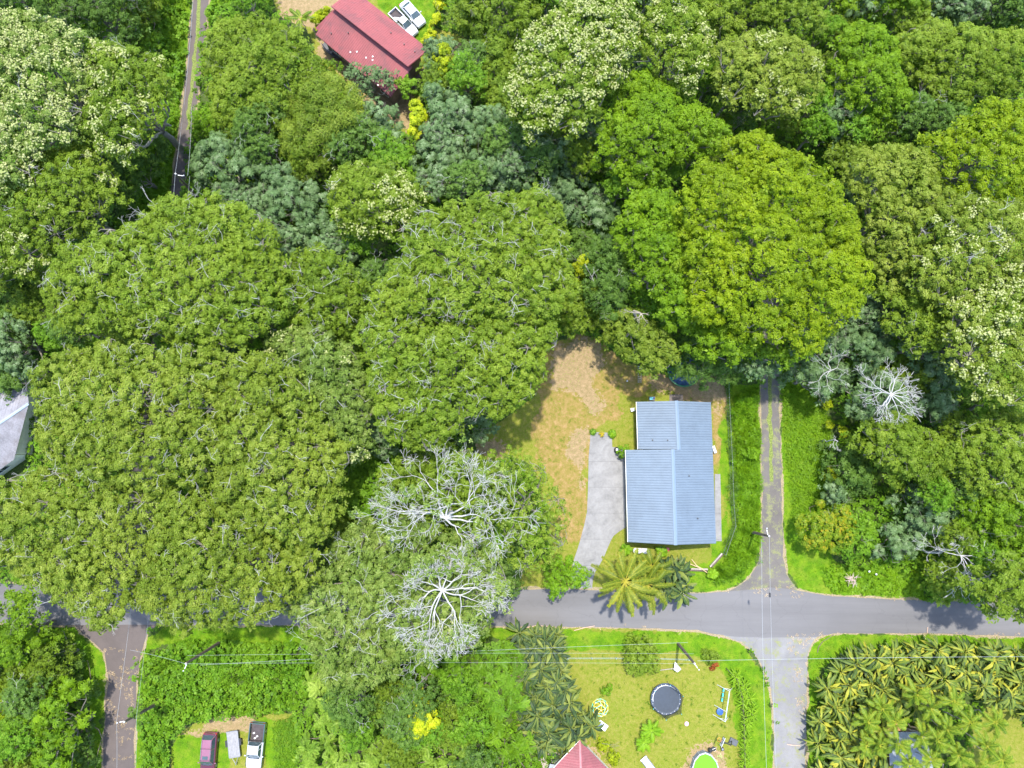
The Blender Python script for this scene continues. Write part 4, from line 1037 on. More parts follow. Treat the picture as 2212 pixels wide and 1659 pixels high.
 ('fern', 6.5, [(890, 1590), (960, 1570), (1010, 1600), (1040, 1660), (1020, 1760), (890, 1760), (870, 1660)], dict(mat='fern', light=.02), 'feather leaved tree at the bottom edge below the yellow creeper'),
 ('fern', 6, [(1010, 1430), (1060, 1380), (1110, 1400), (1140, 1460), (1140, 1540), (1090, 1570), (1030, 1540), (1000, 1480)], dict(mat='weeds', light=.0), 'feather leaved tree left of the broad leaved clump'),
 ('fern', 6, [(1030, 1550), (1090, 1560), (1140, 1580), (1150, 1650), (1140, 1760), (1040, 1760), (1030, 1650)], dict(mat='grass', light=-.04), 'bright feather leaved tree at the bottom edge beside the dark roof'),
 ('bush', 5, [(930, 1480), (980, 1465), (1020, 1480), (1030, 1530), (1010, 1560), (960, 1560), (925, 1530)], dict(mat='dark', light=.06, flowers=.0), 'dark rounded bush right of the glowing yellow creeper'),
 ('fern', 4.5, [(820, 1400), (900, 1430), (950, 1420), (1000, 1420), (1000, 1480), (920, 1480), (860, 1500), (820, 1470)], dict(mat='weeds', light=-.02), 'leafy green growth below the pale roadside tree'),
 # yard trees and bushes
 ('bush', 5.0, [(1178, 1285), (1180, 1250), (1176, 1225), (1205, 1205), (1222, 1188), (1240, 1195), (1240, 1220), (1262, 1228), (1276, 1240), (1274, 1258), (1255, 1268), (1235, 1265), (1215, 1285), (1190, 1300)], dict(mat='grass', light=-.02, sz=1.25), 'glossy bright green tree at the mouth of the driveway'),
 ('bush', 2.6, [(1342, 1400), (1352, 1385), (1375, 1374), (1400, 1378), (1422, 1392), (1426, 1420), (1425, 1445), (1405, 1462), (1380, 1465), (1355, 1448), (1344, 1425)], dict(mat='green', light=.06, sz=1.2), 'large round green bush on the play lawn under the wires'),
 ('bush', 1.2, [(1297, 1489), (1300, 1478), (1312, 1474), (1324, 1480), (1328, 1492), (1320, 1503), (1305, 1503)], dict(mat='grass'), 'small round green bush beside the climbing dome'),
 ('bush', 1.5, [(1538, 1440), (1544, 1428), (1556, 1428), (1561, 1440), (1552, 1450), (1540, 1448)], dict(mat='red'), 'small red leaved shrub at the corner of the play lawn'),
 ('bush', 1.0, [(1516, 1412), (1530, 1400), (1550, 1405), (1556, 1420), (1545, 1432), (1524, 1430)], dict(mat='green'), 'low dark green shrub beside the roadside pole'),
 ('bush', 1.5, [(1293, 1605), (1306, 1600), (1317, 1610), (1312, 1625), (1298, 1622)], dict(mat='yellow', light=-.25), 'variegated shrub above another beside the dark red roof'),
 ('bush', 1.6, [(1310, 1628), (1328, 1626), (1338, 1640), (1334, 1656), (1316, 1655)], dict(mat='yellow', light=-.28), 'variegated shrub nearest the bottom edge beside the dark red roof'),
 ('bush', 1.8, [(1340, 970), (1348, 962), (1356, 972), (1352, 986), (1343, 984)], dict(mat='grass'), 'leafy plant between the wheel planter and the blue roof'),
 ('bush', 2.6, [(1785, 1010), (1800, 1006), (1815, 1015), (1812, 1035), (1795, 1040), (1783, 1028)], dict(mat='yellow', light=-.3), 'yellow green bush alone in the grass right of the lane'),
 ('bush', 2.4, [(1812, 925), (1828, 922), (1834, 936), (1822, 948), (1810, 940)], dict(mat='yellow', light=-.28), 'yellow green shrub below the left twigs of the white dead tree'),
 ('bush', 2.2, [(1776, 860), (1792, 856), (1798, 870), (1790, 886), (1778, 880)], dict(mat='yellow', light=-.15), 'yellow green shrub beneath the curling twigs'),
 ('bush', 2.2, [(1778, 912), (1790, 908), (1798, 918), (1788, 926), (1778, 922)], dict(mat='yellow', light=-.3), 'little yellow green shrub midway down the tall grass edge'),
 ('bush', 2.0, [(1600, 975), (1615, 965), (1632, 972), (1634, 990), (1618, 998), (1603, 992)], dict(mat='grass', light=.02), 'leafy mound among the vines by the fence'),
]
ZF = []
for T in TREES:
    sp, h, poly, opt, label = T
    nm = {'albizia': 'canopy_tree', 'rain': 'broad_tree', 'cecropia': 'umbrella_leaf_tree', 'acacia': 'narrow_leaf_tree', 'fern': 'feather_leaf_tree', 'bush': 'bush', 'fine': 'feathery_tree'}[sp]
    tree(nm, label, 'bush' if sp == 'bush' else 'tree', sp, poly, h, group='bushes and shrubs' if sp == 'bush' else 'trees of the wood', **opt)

# bare and dead trees
bare_tree('bare_tree', 'bare white tree with a knotted trunk top left of the brown lawn', (962, 1120), 13.6, 9.0, r0=.27, levels=7, kids=2.5, arcs=[(8, 1.05), (32, .95), (62, .75), (95, .95), (125, .85), (150, .9), (172, .55), (-18, .95), (-40, .55)], leafy=.05, seed=11, rise=.03, lean=(-1, -1))
bare_tree('bare_tree', 'bare white boughs over the road beside the pale tree', (955, 1275), 14.8, 7.2, r0=.24, levels=7, kids=2.5, arcs=[(0, .95), (25, .7), (70, .6), (110, .5), (-30, .95), (-65, 1.0), (-95, 1.0), (-130, .9), (180, .6), (150, .6)], leafy=.07, seed=12, rise=.02)
bare_tree('dead_tree', 'white dead tree with radiating boughs among the grey green trees', (1925, 852), 11, 4.6, r0=.17, levels=5, arcs=[(a, r) for a, r in ((10, .7), (50, .75), (85, 1.0), (120, .9), (150, 1.25), (175, .9), (215, .8), (245, .9), (275, 1.0), (310, .9), (340, .8))], seed=13, rise=.0)
bare_tree('dead_tree', 'bare tangle of pale boughs leaning over the roadside on the right', (2075, 1200), 8, 5.6, r0=.13, levels=6, arcs=[(10, .7), (60, .6), (100, .5), (140, .7), (175, .9), (-20, .9), (-50, 1.1), (-75, .7), (-110, .5)], seed=14, rise=-.01, kids=2)
bare_tree('dead_tree', 'bare curling branches above the tall grass right of the lane', (1795, 800), 8, 5.0, r0=.11, levels=5, arcs=[(170, 1.0), (200, .8), (230, .9), (120, .7), (20, .6)], seed=15, kids=2)
bare_tree('dead_tree', 'small bare branch above the dark small tree right of the lane', (1810, 953), 5, 2.0, r0=.06, levels=4, arcs=[(170, 1.0), (150, .5), (215, .9)], seed=16, kids=2)
bare_tree('dead_tree', 'stout grey bough showing over the olive tree beside the brown lawn', (1385, 678), 12.6, 2.6, r0=.17, levels=4, arcs=[(165, 1.1), (-70, .7), (-140, .6), (10, .5)], seed=17, matn='palm', kids=2)
bare_tree('snag', 'bare dark trunk standing among trees near the top middle', (1476, 14), 14.5, .9, r0=.22, levels=2, dirs=3, seed=18, matn='brown', lean=(0, 0))

# yellow creeper columns
def creeper(label, poly, h, light=0.0):
    tree('creeper', label, 'creeper', 'bush', poly, h, mat='yellow', group='yellow leaved creepers', sz=1.9, light=light, D=h * .5)
creeper('tall golden creeper column left of the cream blossom giant', [(885, 225), (900, 215), (915, 228), (918, 260), (905, 290), (892, 320), (884, 280)], 8.5)
creeper('golden green creeper rising between the sedan and the round tank', [(945, 95), (965, 88), (978, 110), (984, 145), (965, 180), (945, 165), (940, 125)], 8, -.2)
creeper('small golden creeper above the central pale twigged giant', [(910, 385), (925, 378), (938, 395), (930, 425), (912, 415)], 6, -.05)
creeper('yellow creeper hanging at the edge of the narrow leaved olive tree', [(770, 215), (782, 222), (800, 255), (795, 275), (780, 250)], 6, -.1)
creeper('glowing yellow green creeper mound near the bottom middle', [(876, 1490), (900, 1472), (920, 1492), (945, 1525), (955, 1560), (938, 1598), (900, 1602), (874, 1575), (880, 1530)], 9.5, .08)
creeper('yellow green creeper in the hollow above the brown lawn', [(1240, 560), (1262, 550), (1278, 565), (1270, 595), (1248, 600)], 6, -.2)
creeper('yellow creeper row along the edge of the sedan lawn', [(940, -20), (958, -20), (955, 30), (938, 70), (925, 90), (915, 80), (930, 45)], 2.2, -.05)
creeper('yellow leaved plants against the upper end of the red roof', [(668, 40), (690, 15), (715, 10), (700, 40), (685, 55)], 2.4, -.1)

# small trees filling the gaps between the big crowns
UN = 'one of the small understory trees filling a gap between larger crowns'
un = []
for i, (sp_, m_, l_) in enumerate((('rain', 'green', -.06), ('cecropia', 'cecropia', -.04), ('rain', 'weeds', -.04), ('albizia', 'dark', .12))):
    th = np.linspace(0, 6.283, 10)[:-1]
    rr_ = 42 + 7 * np.sin(th * 3 + i)
    t_ = tree('understory_tree', UN + ' ' + str(i), 'tree', sp_, [(1300 + r_ * math.cos(a_), 500 + r_ * math.sin(a_)) for r_, a_ in zip(rr_, th)], 8.0 + i * .7, mat=m_, light=l_ + .06, D=3.0, LA=1.2)
    t_['label'] = UN; t_['group'] = 'small trees of the understory'
    un.append(t_)
rsu = np.random.default_rng(77)
cand = rsu.uniform((-60, -100), (2270, 1740), (6000, 2))
ok = np.ones(len(cand), bool)
for T in TREES:
    ok &= ~(sdist(np.array(T[2], float), cand) > 4)
for P in OPEN + [VERGE_E, VERGE_E2, VERGE_SE, VERGE_S, VERGE_W, W_VERGE, [(300, 1380), (640, 1380), (700, 1440), (650, 1560), (650, 1800), (300, 1800)], [(1740, 1370), (2400, 1370), (2400, 1800), (1740, 1800)], [(1100, 1350), (1290, 1350), (1290, 1800), (1150, 1800)], [(1540, 820), (1650, 820), (1650, 1280), (1540, 1280)], [(280, -100), (480, -100), (430, 420), (250, 500)], [(1690, 850), (1830, 900), (1990, 1180), (2000, 1300), (1690, 1300)], [(380, 240), (480, 240), (480, 300), (380, 300)], [(1100, 500), (1345, 500), (1345, 760), (1200, 760)]]:
    ok &= ~(sdist(np.array(P, float), cand) > -38)
pts_ = []
for q in cand[ok]:
    if all(np.hypot(*(q - p)) > 44 for p in pts_):
        pts_.append(q)
for i, q in enumerate(pts_):
    o = un[i] if i < 4 else copy_tree(un[i % 4])
    b = p1(q[0], q[1], 4.5)
    o.location = (b.x, b.y, 0); o.rotation_euler = (0, 0, rsu.uniform(0, 6.28))
    k_ = rsu.uniform(.8, 1.25); o.scale = (k_, k_, rsu.uniform(.75, 1.15))

# ------------------------------------------------------------------ large leaved plants and palms
def big_leaf(rs, L, W, ang, lift, droop, z0, twist=0.0, base_r=.05):
    """one arching paddle leaf folded along its midrib"""
    n = 8
    V = []; Q = []; T = []
    c, s = math.cos(ang), math.sin(ang)
    stalk = .16
    tone = rs.normal(.40, .20)
    for i in range(n + 1):
        t = i / n
        r = base_r + L * (t * math.cos(lift) + .0)
        r = base_r + L * (t * math.cos(lift * (1 - .6 * t)))
        z = z0 + L * (math.sin(lift) * t - droop * t * t)
        u = max(0, (t - stalk) / (1 - stalk))
        w_ = .022 if t < stalk else W * (math.sin(math.pi * min(1, u * .93 + .07)) ** .6) * .5
        if i == n: w_ = .02
        rag = 1 + rs.normal(0, .20)
        fold = .32 * w_
        off = twist * w_
        for sg in (-1, 0, 1):
            x, y = r, sg * w_ * rag
            V.append((c * x - s * y, s * x + c * y, z - abs(sg) * -fold + sg * off * .5 - (.0)))
    for i in range(n):
        for k in (0, 1):
            Q.append((i * 3 + k, i * 3 + k + 1, (i + 1) * 3 + k + 1, (i + 1) * 3 + k)); T.append(tone + (.10 if k else -.06) + rs.normal(0, .05))
    # pale midrib
    b = len(V)
    for i in range(n + 1):
        v = np.array(V[i * 3 + 1]); wv = .035 * (1 - .8 * i / n)
        for sg in (-1, 1):
            V.append((v[0] - s * sg * wv, v[1] + c * sg * wv, v[2] + .03))
    for i in range(n):
        Q.append((b + i * 2, b + i * 2 + 1, b + i * 2 + 3, b + i * 2 + 2)); T.append(min(.95, tone + .42))
    return V, Q, T

M_stem = paint('stem_green', (.14, .17, .05), .6, vary=.3)
def leafy_plant(name, label, cat, group, seed, nl=11, L=1.7, W=.48, h=3.4, mat='banana', lift=(.2, 1.25), orange=0.12):
    rs = np.random.default_rng(seed)
    root = empty(name, (0, 0, 0), label, cat, group)
    st = MB()
    k = 3
    for i in range(k):
        a = rs.uniform(0, 6.283); r = .25 * (i > 0)
        st.tube((r * math.cos(a), r * math.sin(a), -.05), (r * .6 * math.cos(a), r * .6 * math.sin(a), h * rs.uniform(.55, .75)), .09, .05, 6)
    st.build('stem', M_stem, root, True)
    V = []; Q = []; T = []
    for i in range(nl):
        a = i * 2.4 + rs.uniform(-.4, .4)
        v, q, t = big_leaf(rs, L * rs.uniform(.75, 1.15), W * rs.uniform(.8, 1.2), a, rs.uniform(*lift), rs.uniform(.35, 1.15), h * rs.uniform(.5, .85), rs.uniform(-.8, .8), .05 + .2 * rs.random())
        if rs.random() < orange: t = [min(1, x + .5) for x in t]
        o = len(V); V += v; Q += [tuple(o + j for j in f) for f in q]; T += t
    link('leaves', mesh_np('leaves', V, Q, LM[mat], np.clip(T, 0, 1)), root)
    return root

def scatter_plants(protos, poly, spacing, seed, label=None, group=None, h=0, sc=(.65, 1.25), lim=300):
    rs = np.random.default_rng(seed)
    W = px(poly, h)[:, :2]
    lo, hi = W.min(0), W.max(0)
    pts = []
    for q in rs.uniform(lo, hi, (12000, 2)):
        if sdist(W, q[None])[0] > .1 and all(np.hypot(*(q - p)) > spacing for p in pts):
            pts.append(q)
        if len(pts) >= lim: break
    for i, q in enumerate(pts):
        P = protos[i % len(protos)]
        o = P if not P.get('used') else copy_tree(P)
        if not P.get('used'): P['used'] = 1
        o.location = (q[0], q[1], 0); o.rotation_euler = (rs.normal(0, .16), rs.normal(0, .16), rs.uniform(0, 6.283))
        k = rs.uniform(*sc); o.scale = (k, k, k * rs.uniform(.9, 1.1))
        if label: o['label'] = label
        if group: o['group'] = group
    return pts

THICK = [(1763, 1475), (1790, 1425), (1830, 1400), (1900, 1395), (1990, 1398), (2080, 1400), (2300, 1392), (2300, 1550), (2210, 1520), (2130, 1500), (2060, 1480), (1990, 1490), (1930, 1500), (1890, 1540), (1880, 1600), (1870, 1720), (1762, 1720), (1752, 1600)]
gl = 'broad leaved plants in the thicket on the lower right corner plot'
L1 = 'one of the tall broad leaved plants packed in the lower right corner thicket'
pro = [leafy_plant('broad_leaf_plant', L1, 'plant', gl, 100 + i, nl=22, L=1.45, W=.30, h=3.6 + .3 * (i % 3)) for i in range(6)]
scatter_plants(pro, THICK, .98, 5, L1, gl)
CL1 = [(1120, 1378), (1160, 1362), (1195, 1362), (1220, 1395), (1225, 1430), (1218, 1480), (1180, 1490), (1150, 1485), (1128, 1450)]
CL2 = [(1140, 1500), (1180, 1488), (1215, 1490), (1245, 1510), (1268, 1545), (1262, 1575), (1240, 1605), (1215, 1628), (1175, 1630), (1145, 1600), (1132, 1550)]
g2 = 'dark broad leaved plants beside the play lawn'
L2 = 'one of the dark broad leaved plants in the upper clump left of the play lawn'
L3 = 'one of the dark broad leaved plants in the clump beside the dark red roof'
pro2 = [leafy_plant('broad_leaf_plant', L2, 'plant', g2, 200 + i, nl=20, L=1.45, W=.30, h=3.8, mat='banana_dark', orange=.16) for i in range(3)]
scatter_plants(pro2, CL1, .95, 6, L2, g2, h=2)
pro3 = [leafy_plant('broad_leaf_plant', L3, 'plant', 'dark broad leaved plants by the dark red roof', 210 + i, nl=20, L=1.6, W=.30, h=3.8, mat='banana_dark', orange=.18) for i in range(3)]
scatter_plants(pro3, CL2, 1.0, 7, L3, 'dark broad leaved plants by the dark red roof', h=2)
L4 = 'one of the dark broad leaved plants behind the coconut palms at the roadside'
pro4 = [leafy_plant('broad_leaf_plant', L4, 'plant', 'dark broad leaved plants by the road', 220 + i, nl=12, L=1.5, W=.42, h=2.6, mat='banana_dark', orange=.16) for i in range(2)]
scatter_plants(pro4, [(1420, 1212), (1465, 1215), (1478, 1240), (1484, 1275), (1460, 1290), (1430, 1280), (1405, 1240)], .95, 8, L4, 'dark broad leaved plants by the road', h=1)

def palm_frond(rs, L, mat, dense=24, wid=.55, lift=.5, droop=1.0, name='frond', tone=.5, parent=None, ang=0.0, z0=0.0, dead=False):
    n = 10
    c, s = math.cos(ang), math.sin(ang)
    side = rs.normal(0, .15)
    def P(t):
        r = L * (t * math.cos(lift) * (1 - .10 * t)) ; z = z0 + L * (math.sin(lift) * t - droop * .55 * t * t)
        y = side * L * t * t
        return np.array([c * r - s * y, s * r + c * y, z])
    V = []; Q = []; T = []
    for i in range(n):
        a, b = P(i / n), P((i + 1) / n)
        w0 = .036 * (1 - i / n) + .012; w1 = .036 * (1 - (i + 1) / n) + .012
        o = len(V)
        N = np.array([-s, c, 0])
        V += [a - N * w0, a + N * w0, b + N * w1, b - N * w1]
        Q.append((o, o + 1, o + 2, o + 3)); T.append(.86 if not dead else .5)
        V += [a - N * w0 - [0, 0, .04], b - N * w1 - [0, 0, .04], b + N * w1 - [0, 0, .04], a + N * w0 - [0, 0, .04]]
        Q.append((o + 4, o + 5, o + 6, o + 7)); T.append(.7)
    for i in range(dense):
        t = .16 + .82 * i / dense
        a = P(t); dr = P(min(1, t + .03)) - a; dr /= np.linalg.norm(dr)
        N = np.cross([0, 0, 1], dr); N /= np.linalg.norm(N)
        l = wid * math.sin(math.pi * (.18 + .74 * t)) ** .7 * rs.uniform(.6, 1.2) * (1.15 - .35 * t)
        for sg in (-1, 1):
            e = dr * .55 + N * sg * .95
            e = e / np.linalg.norm(e)
            hang = rs.uniform(.30, .75)
            m = a + e * l * .5 + [0, 0, -.06 * l]
            tip = a + e * l * .92 + dr * .1 * l + [0, 0, -hang * l]
            wv = dr * .30 * L / dense
            o = len(V)
            V += [a - wv, a + wv, m + wv * 1.3, m - wv * 1.3]
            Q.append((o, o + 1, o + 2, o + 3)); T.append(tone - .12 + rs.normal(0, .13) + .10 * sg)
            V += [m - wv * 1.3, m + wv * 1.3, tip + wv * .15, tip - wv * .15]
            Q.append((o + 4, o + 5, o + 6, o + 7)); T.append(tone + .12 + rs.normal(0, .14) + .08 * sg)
    return link(name, mesh_np(name, V, Q, LM[mat], np.clip(T, 0, 1)), parent)

def palm(name, label, foot, topxy, h, nf, L, mat, group=None, seed=1, tone=.5, wid=.6, dense=34, lifts=(-.1, 1.1), tr=.16, droop=(.6, 1.1), cat='palm tree'):
    rs = np.random.default_rng(seed)
    top = px([topxy], h)[0]
    base = px([foot], 0)[0] if foot else np.array([top[0], top[1], 0.0])
    root = empty(name, tuple(base), label, cat, group)
    wd = Wood()
    wd.limb([0, 0, -.1], top - base, tr * 1.25, tr * .8, .02, 8, rs)
    V, Q = wd.quads(9)
    link('trunk', mesh_np('trunk', V, Q, BK['palm'], smooth=True), root)
    for i in range(nf):
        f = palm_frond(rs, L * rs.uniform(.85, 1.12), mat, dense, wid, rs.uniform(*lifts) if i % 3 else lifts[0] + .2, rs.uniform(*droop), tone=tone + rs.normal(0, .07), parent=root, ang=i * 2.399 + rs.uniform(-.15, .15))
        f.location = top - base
        if i == 0: cn = f
    return root

palm('coconut_palm', 'tall golden green coconut palm leaning over the road', (1335, 1232), (1350, 1256), 7.5, 21, 4.7, 'palm', 'coconut palms by the driveway', 31, .44, .62, 36, (-.05, .95), .16, (.3, .75))
palm('coconut_palm', 'greener coconut palm just right of the golden one', (1392, 1243), (1398, 1262), 5.5, 13, 3.9, 'palm', 'coconut palms by the driveway', 32, .25, .55, 32, (0.0, .9), .16, (.4, .8))
palm('coconut_palm', 'young coconut palm with upright fronds below the propane tank', (1408, 1225), (1408, 1225), 3.2, 10, 2.8, 'palm', 'coconut palms by the driveway', 33, .26, .6, 34, (.2, 1.2))
# feather palms in the lower right corner
ap = [((1905, 1530), 5.2), ((1875, 1560), 5.0), ((1935, 1560), 5.6), ((1980, 1500), 6.0), ((2010, 1530), 6.2), ((2060, 1515), 6.0), ((2045, 1575), 6.5), ((1990, 1590), 6.0), ((2095, 1560), 6.2), ((2130, 1610), 6.0), ((2070, 1630), 6.4), ((2010, 1640), 6.0), ((2110, 1660), 5.5), ((1900, 1610), 5.0), ((2165, 1640), 5.6), ((2085, 1690), 5.5), ((2150, 1560), 5.2), ((1870, 1610), 4.6), ((1940, 1605), 6.0), ((2025, 1600), 6.4), ((1965, 1650), 5.6)]
first = None
gA = 'slender feather palms around the white roofed shed'
LA_ = 'one of the slender yellow green feather palms around the white roofed shed'
protoA = []
for i in range(3):
    r = palm('feather_palm', LA_, None, ap[i][0], ap[i][1], 12, 2.1, 'areca', gA, 60 + i, .50, .50, 22, (.1, 1.25), .06, (.5, 1.2))
    protoA.append(r)
rsA = random.Random(5)
for i, (q, h) in enumerate(ap[3:]):
    o = copy_tree(protoA[i % 3])
    b = px([q], h)[0]
    o.location = (b[0], b[1], 0)
    o.rotation_euler = (0, 0, rsA.uniform(0, 6.28)); k = h / ap[i % 3][1]; o.scale = (1, 1, k)
# tree ferns and small fronds on the lawns
def fern_plant(label, q, L, n, h, mat='grass', tone=.6, seed=1, group='ferns on the lawns', wid=.46):
    return palm('fern', label, None, q, h, n, L, mat, group, seed, tone, wid, 20, (.1, .8), .05, (.4, .8), 'fern')
fern_plant('upper yellow green fern of the clump on the play lawn', (1408, 1578), 1.6, 10, 1.4, 'grass', .62, 71)
fern_plant('lower yellow green fern of the clump on the play lawn', (1390, 1604), 1.4, 9, 1.2, 'grass', .66, 72)
fern_plant('small fern left of the white propane tank', (1351, 1187), .95, 9, .9, 'grass', .5, 73)
fern_plant('small fern right of the white propane tank', (1429, 1192), .95, 9, .9, 'grass', .55, 74)
fern_plant('spiky plant at the left end of the driveway top', (1281, 933), .42, 9, .3, 'weeds', .3, 75, 'plants on the driveway end')
fern_plant('reddish spiky plant in the middle of the driveway top', (1300, 938), .5, 12, .3, 'orange', .75, 76, 'plants on the driveway end', .1)
fern_plant('bright leafy plant at the right end of the driveway top', (1322, 937), .62, 12, .35, 'grass', .5, 77, 'plants on the driveway end')
fern_plant('pale leafy plant where the timber edging meets', (1540, 1240), .8, 11, .8, 'grass', .75, 78)
fern_plant('drooping palm frond plant left of the red roof top', (650, 40), 2.2, 10, 3.0, 'areca', .3, 79)
# hedge row of narrow yellowish plants on the right side of the play lawn
hp = [leafy_plant('hedge_plant', 'one of the narrow yellow leaved plants hedging the play lawn', 'plant', 'yellowish hedge plants along the play lawn', 300 + i, nl=16, L=.75, W=.10, h=.9, mat='grass', lift=(.2, 1.1), orange=.1) for i in range(3)]
path = [(1583, 1452), (1590, 1465), (1595, 1480), (1601, 1495), (1606, 1510), (1610, 1526), (1610, 1542), (1609, 1560), (1608, 1580), (1607, 1600), (1607, 1620), (1606, 1640), (1606, 1665)]
rsh = random.Random(3); k = 0
for i in range(len(path) - 1):
    for j in range(4 if i < 7 else 3):
        t = rsh.random()
        wdt = 12 if i < 7 else 4
        q = px([(path[i][0] * (1 - t) + path[i + 1][0] * t + rsh.uniform(-wdt * .5, wdt), path[i][1] * (1 - t) + path[i + 1][1] * t)], 0)[0]
        o = hp[k] if k < 3 else copy_tree(hp[k % 3])
        k += 1
        o.location = (q[0], q[1], 0); o.rotation_euler = (0, 0, rsh.uniform(0, 6.28))
        s_ = rsh.uniform(.7, 1.2); o.scale = (s_, s_, s_)

# ------------------------------------------------------------------ houses
def metal_roof_mat(name, col, rough=.4, rust=None, vary=.12, streak=0.0):
    m, nt, b = new_mat(name)
    n1 = noise(nt, .6, 6, .65); n2 = noise(nt, 6, 5, .7)
    f = math_(nt, 'ADD', math_(nt, 'MULTIPLY', n1, .6), math_(nt, 'MULTIPLY', n2, .4))
    c = ramp(nt, f, [(.35, tuple(x * (1 - vary) for x in col)), (.65, tuple(x * (1 + vary) for x in col))])
    if rust:
        n3 = noise(nt, .28, 7, .72, dist=.5)
        c = mixc(nt, ramp(nt, n3, [(.48, (0, 0, 0)), (.68, (.85, .85, .85))]), c, rust)
    nt.links.new(c, b.inputs['Base Color'])
    b.inputs['Roughness'].default_value = rough
    b.inputs['Metallic'].default_value = .0
    return m

M_blue = metal_roof_mat('blue_roof_metal', (.098, .134, .172), .6, rust=(.080, .110, .142), vary=.10)
M_bluecap = metal_roof_mat('blue_ridge_metal', (.112, .160, .212), .6, vary=.04)
M_red = metal_roof_mat('red_roof_metal', (.195, .040, .040), .6, rust=(.085, .030, .030), vary=.16)
M_dred = metal_roof_mat('dark_red_roof_metal', (.19, .045, .050), .5, rust=(.11, .025, .025), vary=.2)
M_pinkcap = metal_roof_mat('faded_ridge_metal', (.32, .15, .15), .5, rust=(.3, .08, .08))
M_grey_roof = metal_roof_mat('weathered_grey_roof', (.20, .195, .21), .6, rust=(.12, .10, .095), vary=.35)
M_greycap = metal_roof_mat('pale_blue_grey_metal', (.26, .32, .37), .5, rust=(.3, .34, .36))
M_whiteroof = metal_roof_mat('white_roof_metal', (.21, .225, .24), .45, rust=(.14, .16, .18), vary=.05)
M_wall = paint('cream_wall', (.62, .58, .50), .7, vary=.08)
M_wall2 = paint('brown_wall', (.22, .15, .11), .75, vary=.15)
M_trim = paint('white_trim', (.72, .70, .66), .5, vary=.06)
M_glass = paint('window_glass', (.03, .04, .05), .08, vary=.1)
M_black = paint('black_plastic', (.02, .02, .022), .45, vary=.2)
M_wood = paint('weathered_wood', (.30, .26, .22), .85, vary=.35, scale=5)
M_dwood = paint('dark_wood', (.09, .065, .05), .85, vary=.35, scale=5)
M_white = paint('white_paint', (.55, .55, .55), .4, vary=.03)
M_metal = paint('galvanised_metal', (.26, .265, .27), .35, .6, vary=.12)
M_green = paint('green_plastic', (.02, .16, .06), .4, vary=.1)
M_bluep = paint('blue_plastic', (.02, .08, .42), .35, vary=.1)
M_teal = paint('teal_plastic', (.03, .35, .38), .4, vary=.1)
M_yellow = paint('yellow_tube', (.75, .55, .08), .4, vary=.05)
M_redp = paint('red_plastic', (.65, .06, .07), .4, vary=.05)
M_pink = paint('pink_fabric', (.75, .35, .50), .7, vary=.2)
M_rubber = paint('rubber', (.015, .015, .009), .8, vary=.2)

def corrugated(name, A, B, Cc, D, mat, parent, pitch=.31, rib=.05, ribw=.16, thick=.04):
    """roof plane: eave edge A-D, ridge edge B-C; ribs run from eave to ridge"""
    A, B, Cc, D = map(Vector, (A, B, Cc, D))
    n = max(2, int((D - A).length / pitch))
    N = (B - A).cross(D - A).normalized()
    if N.z < 0: N = -N
    V = []; Fc = []
    ts = []
    for i in range(n):
        for fr, hh in ((0, 0), (1 - ribw * 2.0, 0), (1 - ribw * 1.4, 1), (1 - ribw * .6, 1)):
            ts.append(((i + fr) / n, hh))
    ts.append((1, 0))
    for t, hh in ts:
        lo = A.lerp(D, t) + N * rib * hh; hi = B.lerp(Cc, t) + N * rib * hh
        V += [lo, hi]
    for i in range(len(ts) - 1):
        Fc.append((2 * i, 2 * i + 2, 2 * i + 3, 2 * i + 1))
    b = len(V)
    V += [A - N * thick, B - N * thick, Cc - N * thick, D - N * thick]
    Fc += [(b, b + 1, b + 2, b + 3), (0, 1, b + 1, b), (2 * len(ts) - 2, b + 3, b + 2, 2 * len(ts) - 1)]
    me = bpy.data.meshes.new(name)
    me.from_pydata([tuple(v) for v in V], [], Fc)
    me.materials.append(mat)
    return link(name, me, parent)

def local(root, *pts):
    o = Vector(root.location)
    return [Vector(p) - o for p in pts]

def walls(mb, cs, zt, m=0, t=.12, zb=0.0):
    """walls round a rectangle of ground corners, with tops zt per corner (a number or a list)"""
    n = len(cs)
    zt = zt if isinstance(zt, (list, tuple)) else [zt] * n
    for i in range(n):
        a = Vector(cs[i]); b = Vector(cs[(i + 1) % n])
        dd = (b - a).normalized(); nn = Vector((dd.y, -dd.x, 0)) * t
        a2 = a + dd * 0; b2 = b - dd * (t + .002)
        za, zb_ = zt[i], zt[(i + 1) % n]
        vs = [(a2.x, a2.y, zb), (b2.x, b2.y, zb), (b2.x, b2.y, zb_), (a2.x, a2.y, za)]
        vs += [(v[0] - nn.x, v[1] - nn.y, v[2]) for v in vs]
        mb.add(vs, [(0, 1, 2, 3), (5, 4, 7, 6), (3, 2, 6, 7), (0, 3, 7, 4), (1, 5, 6, 2)], m)

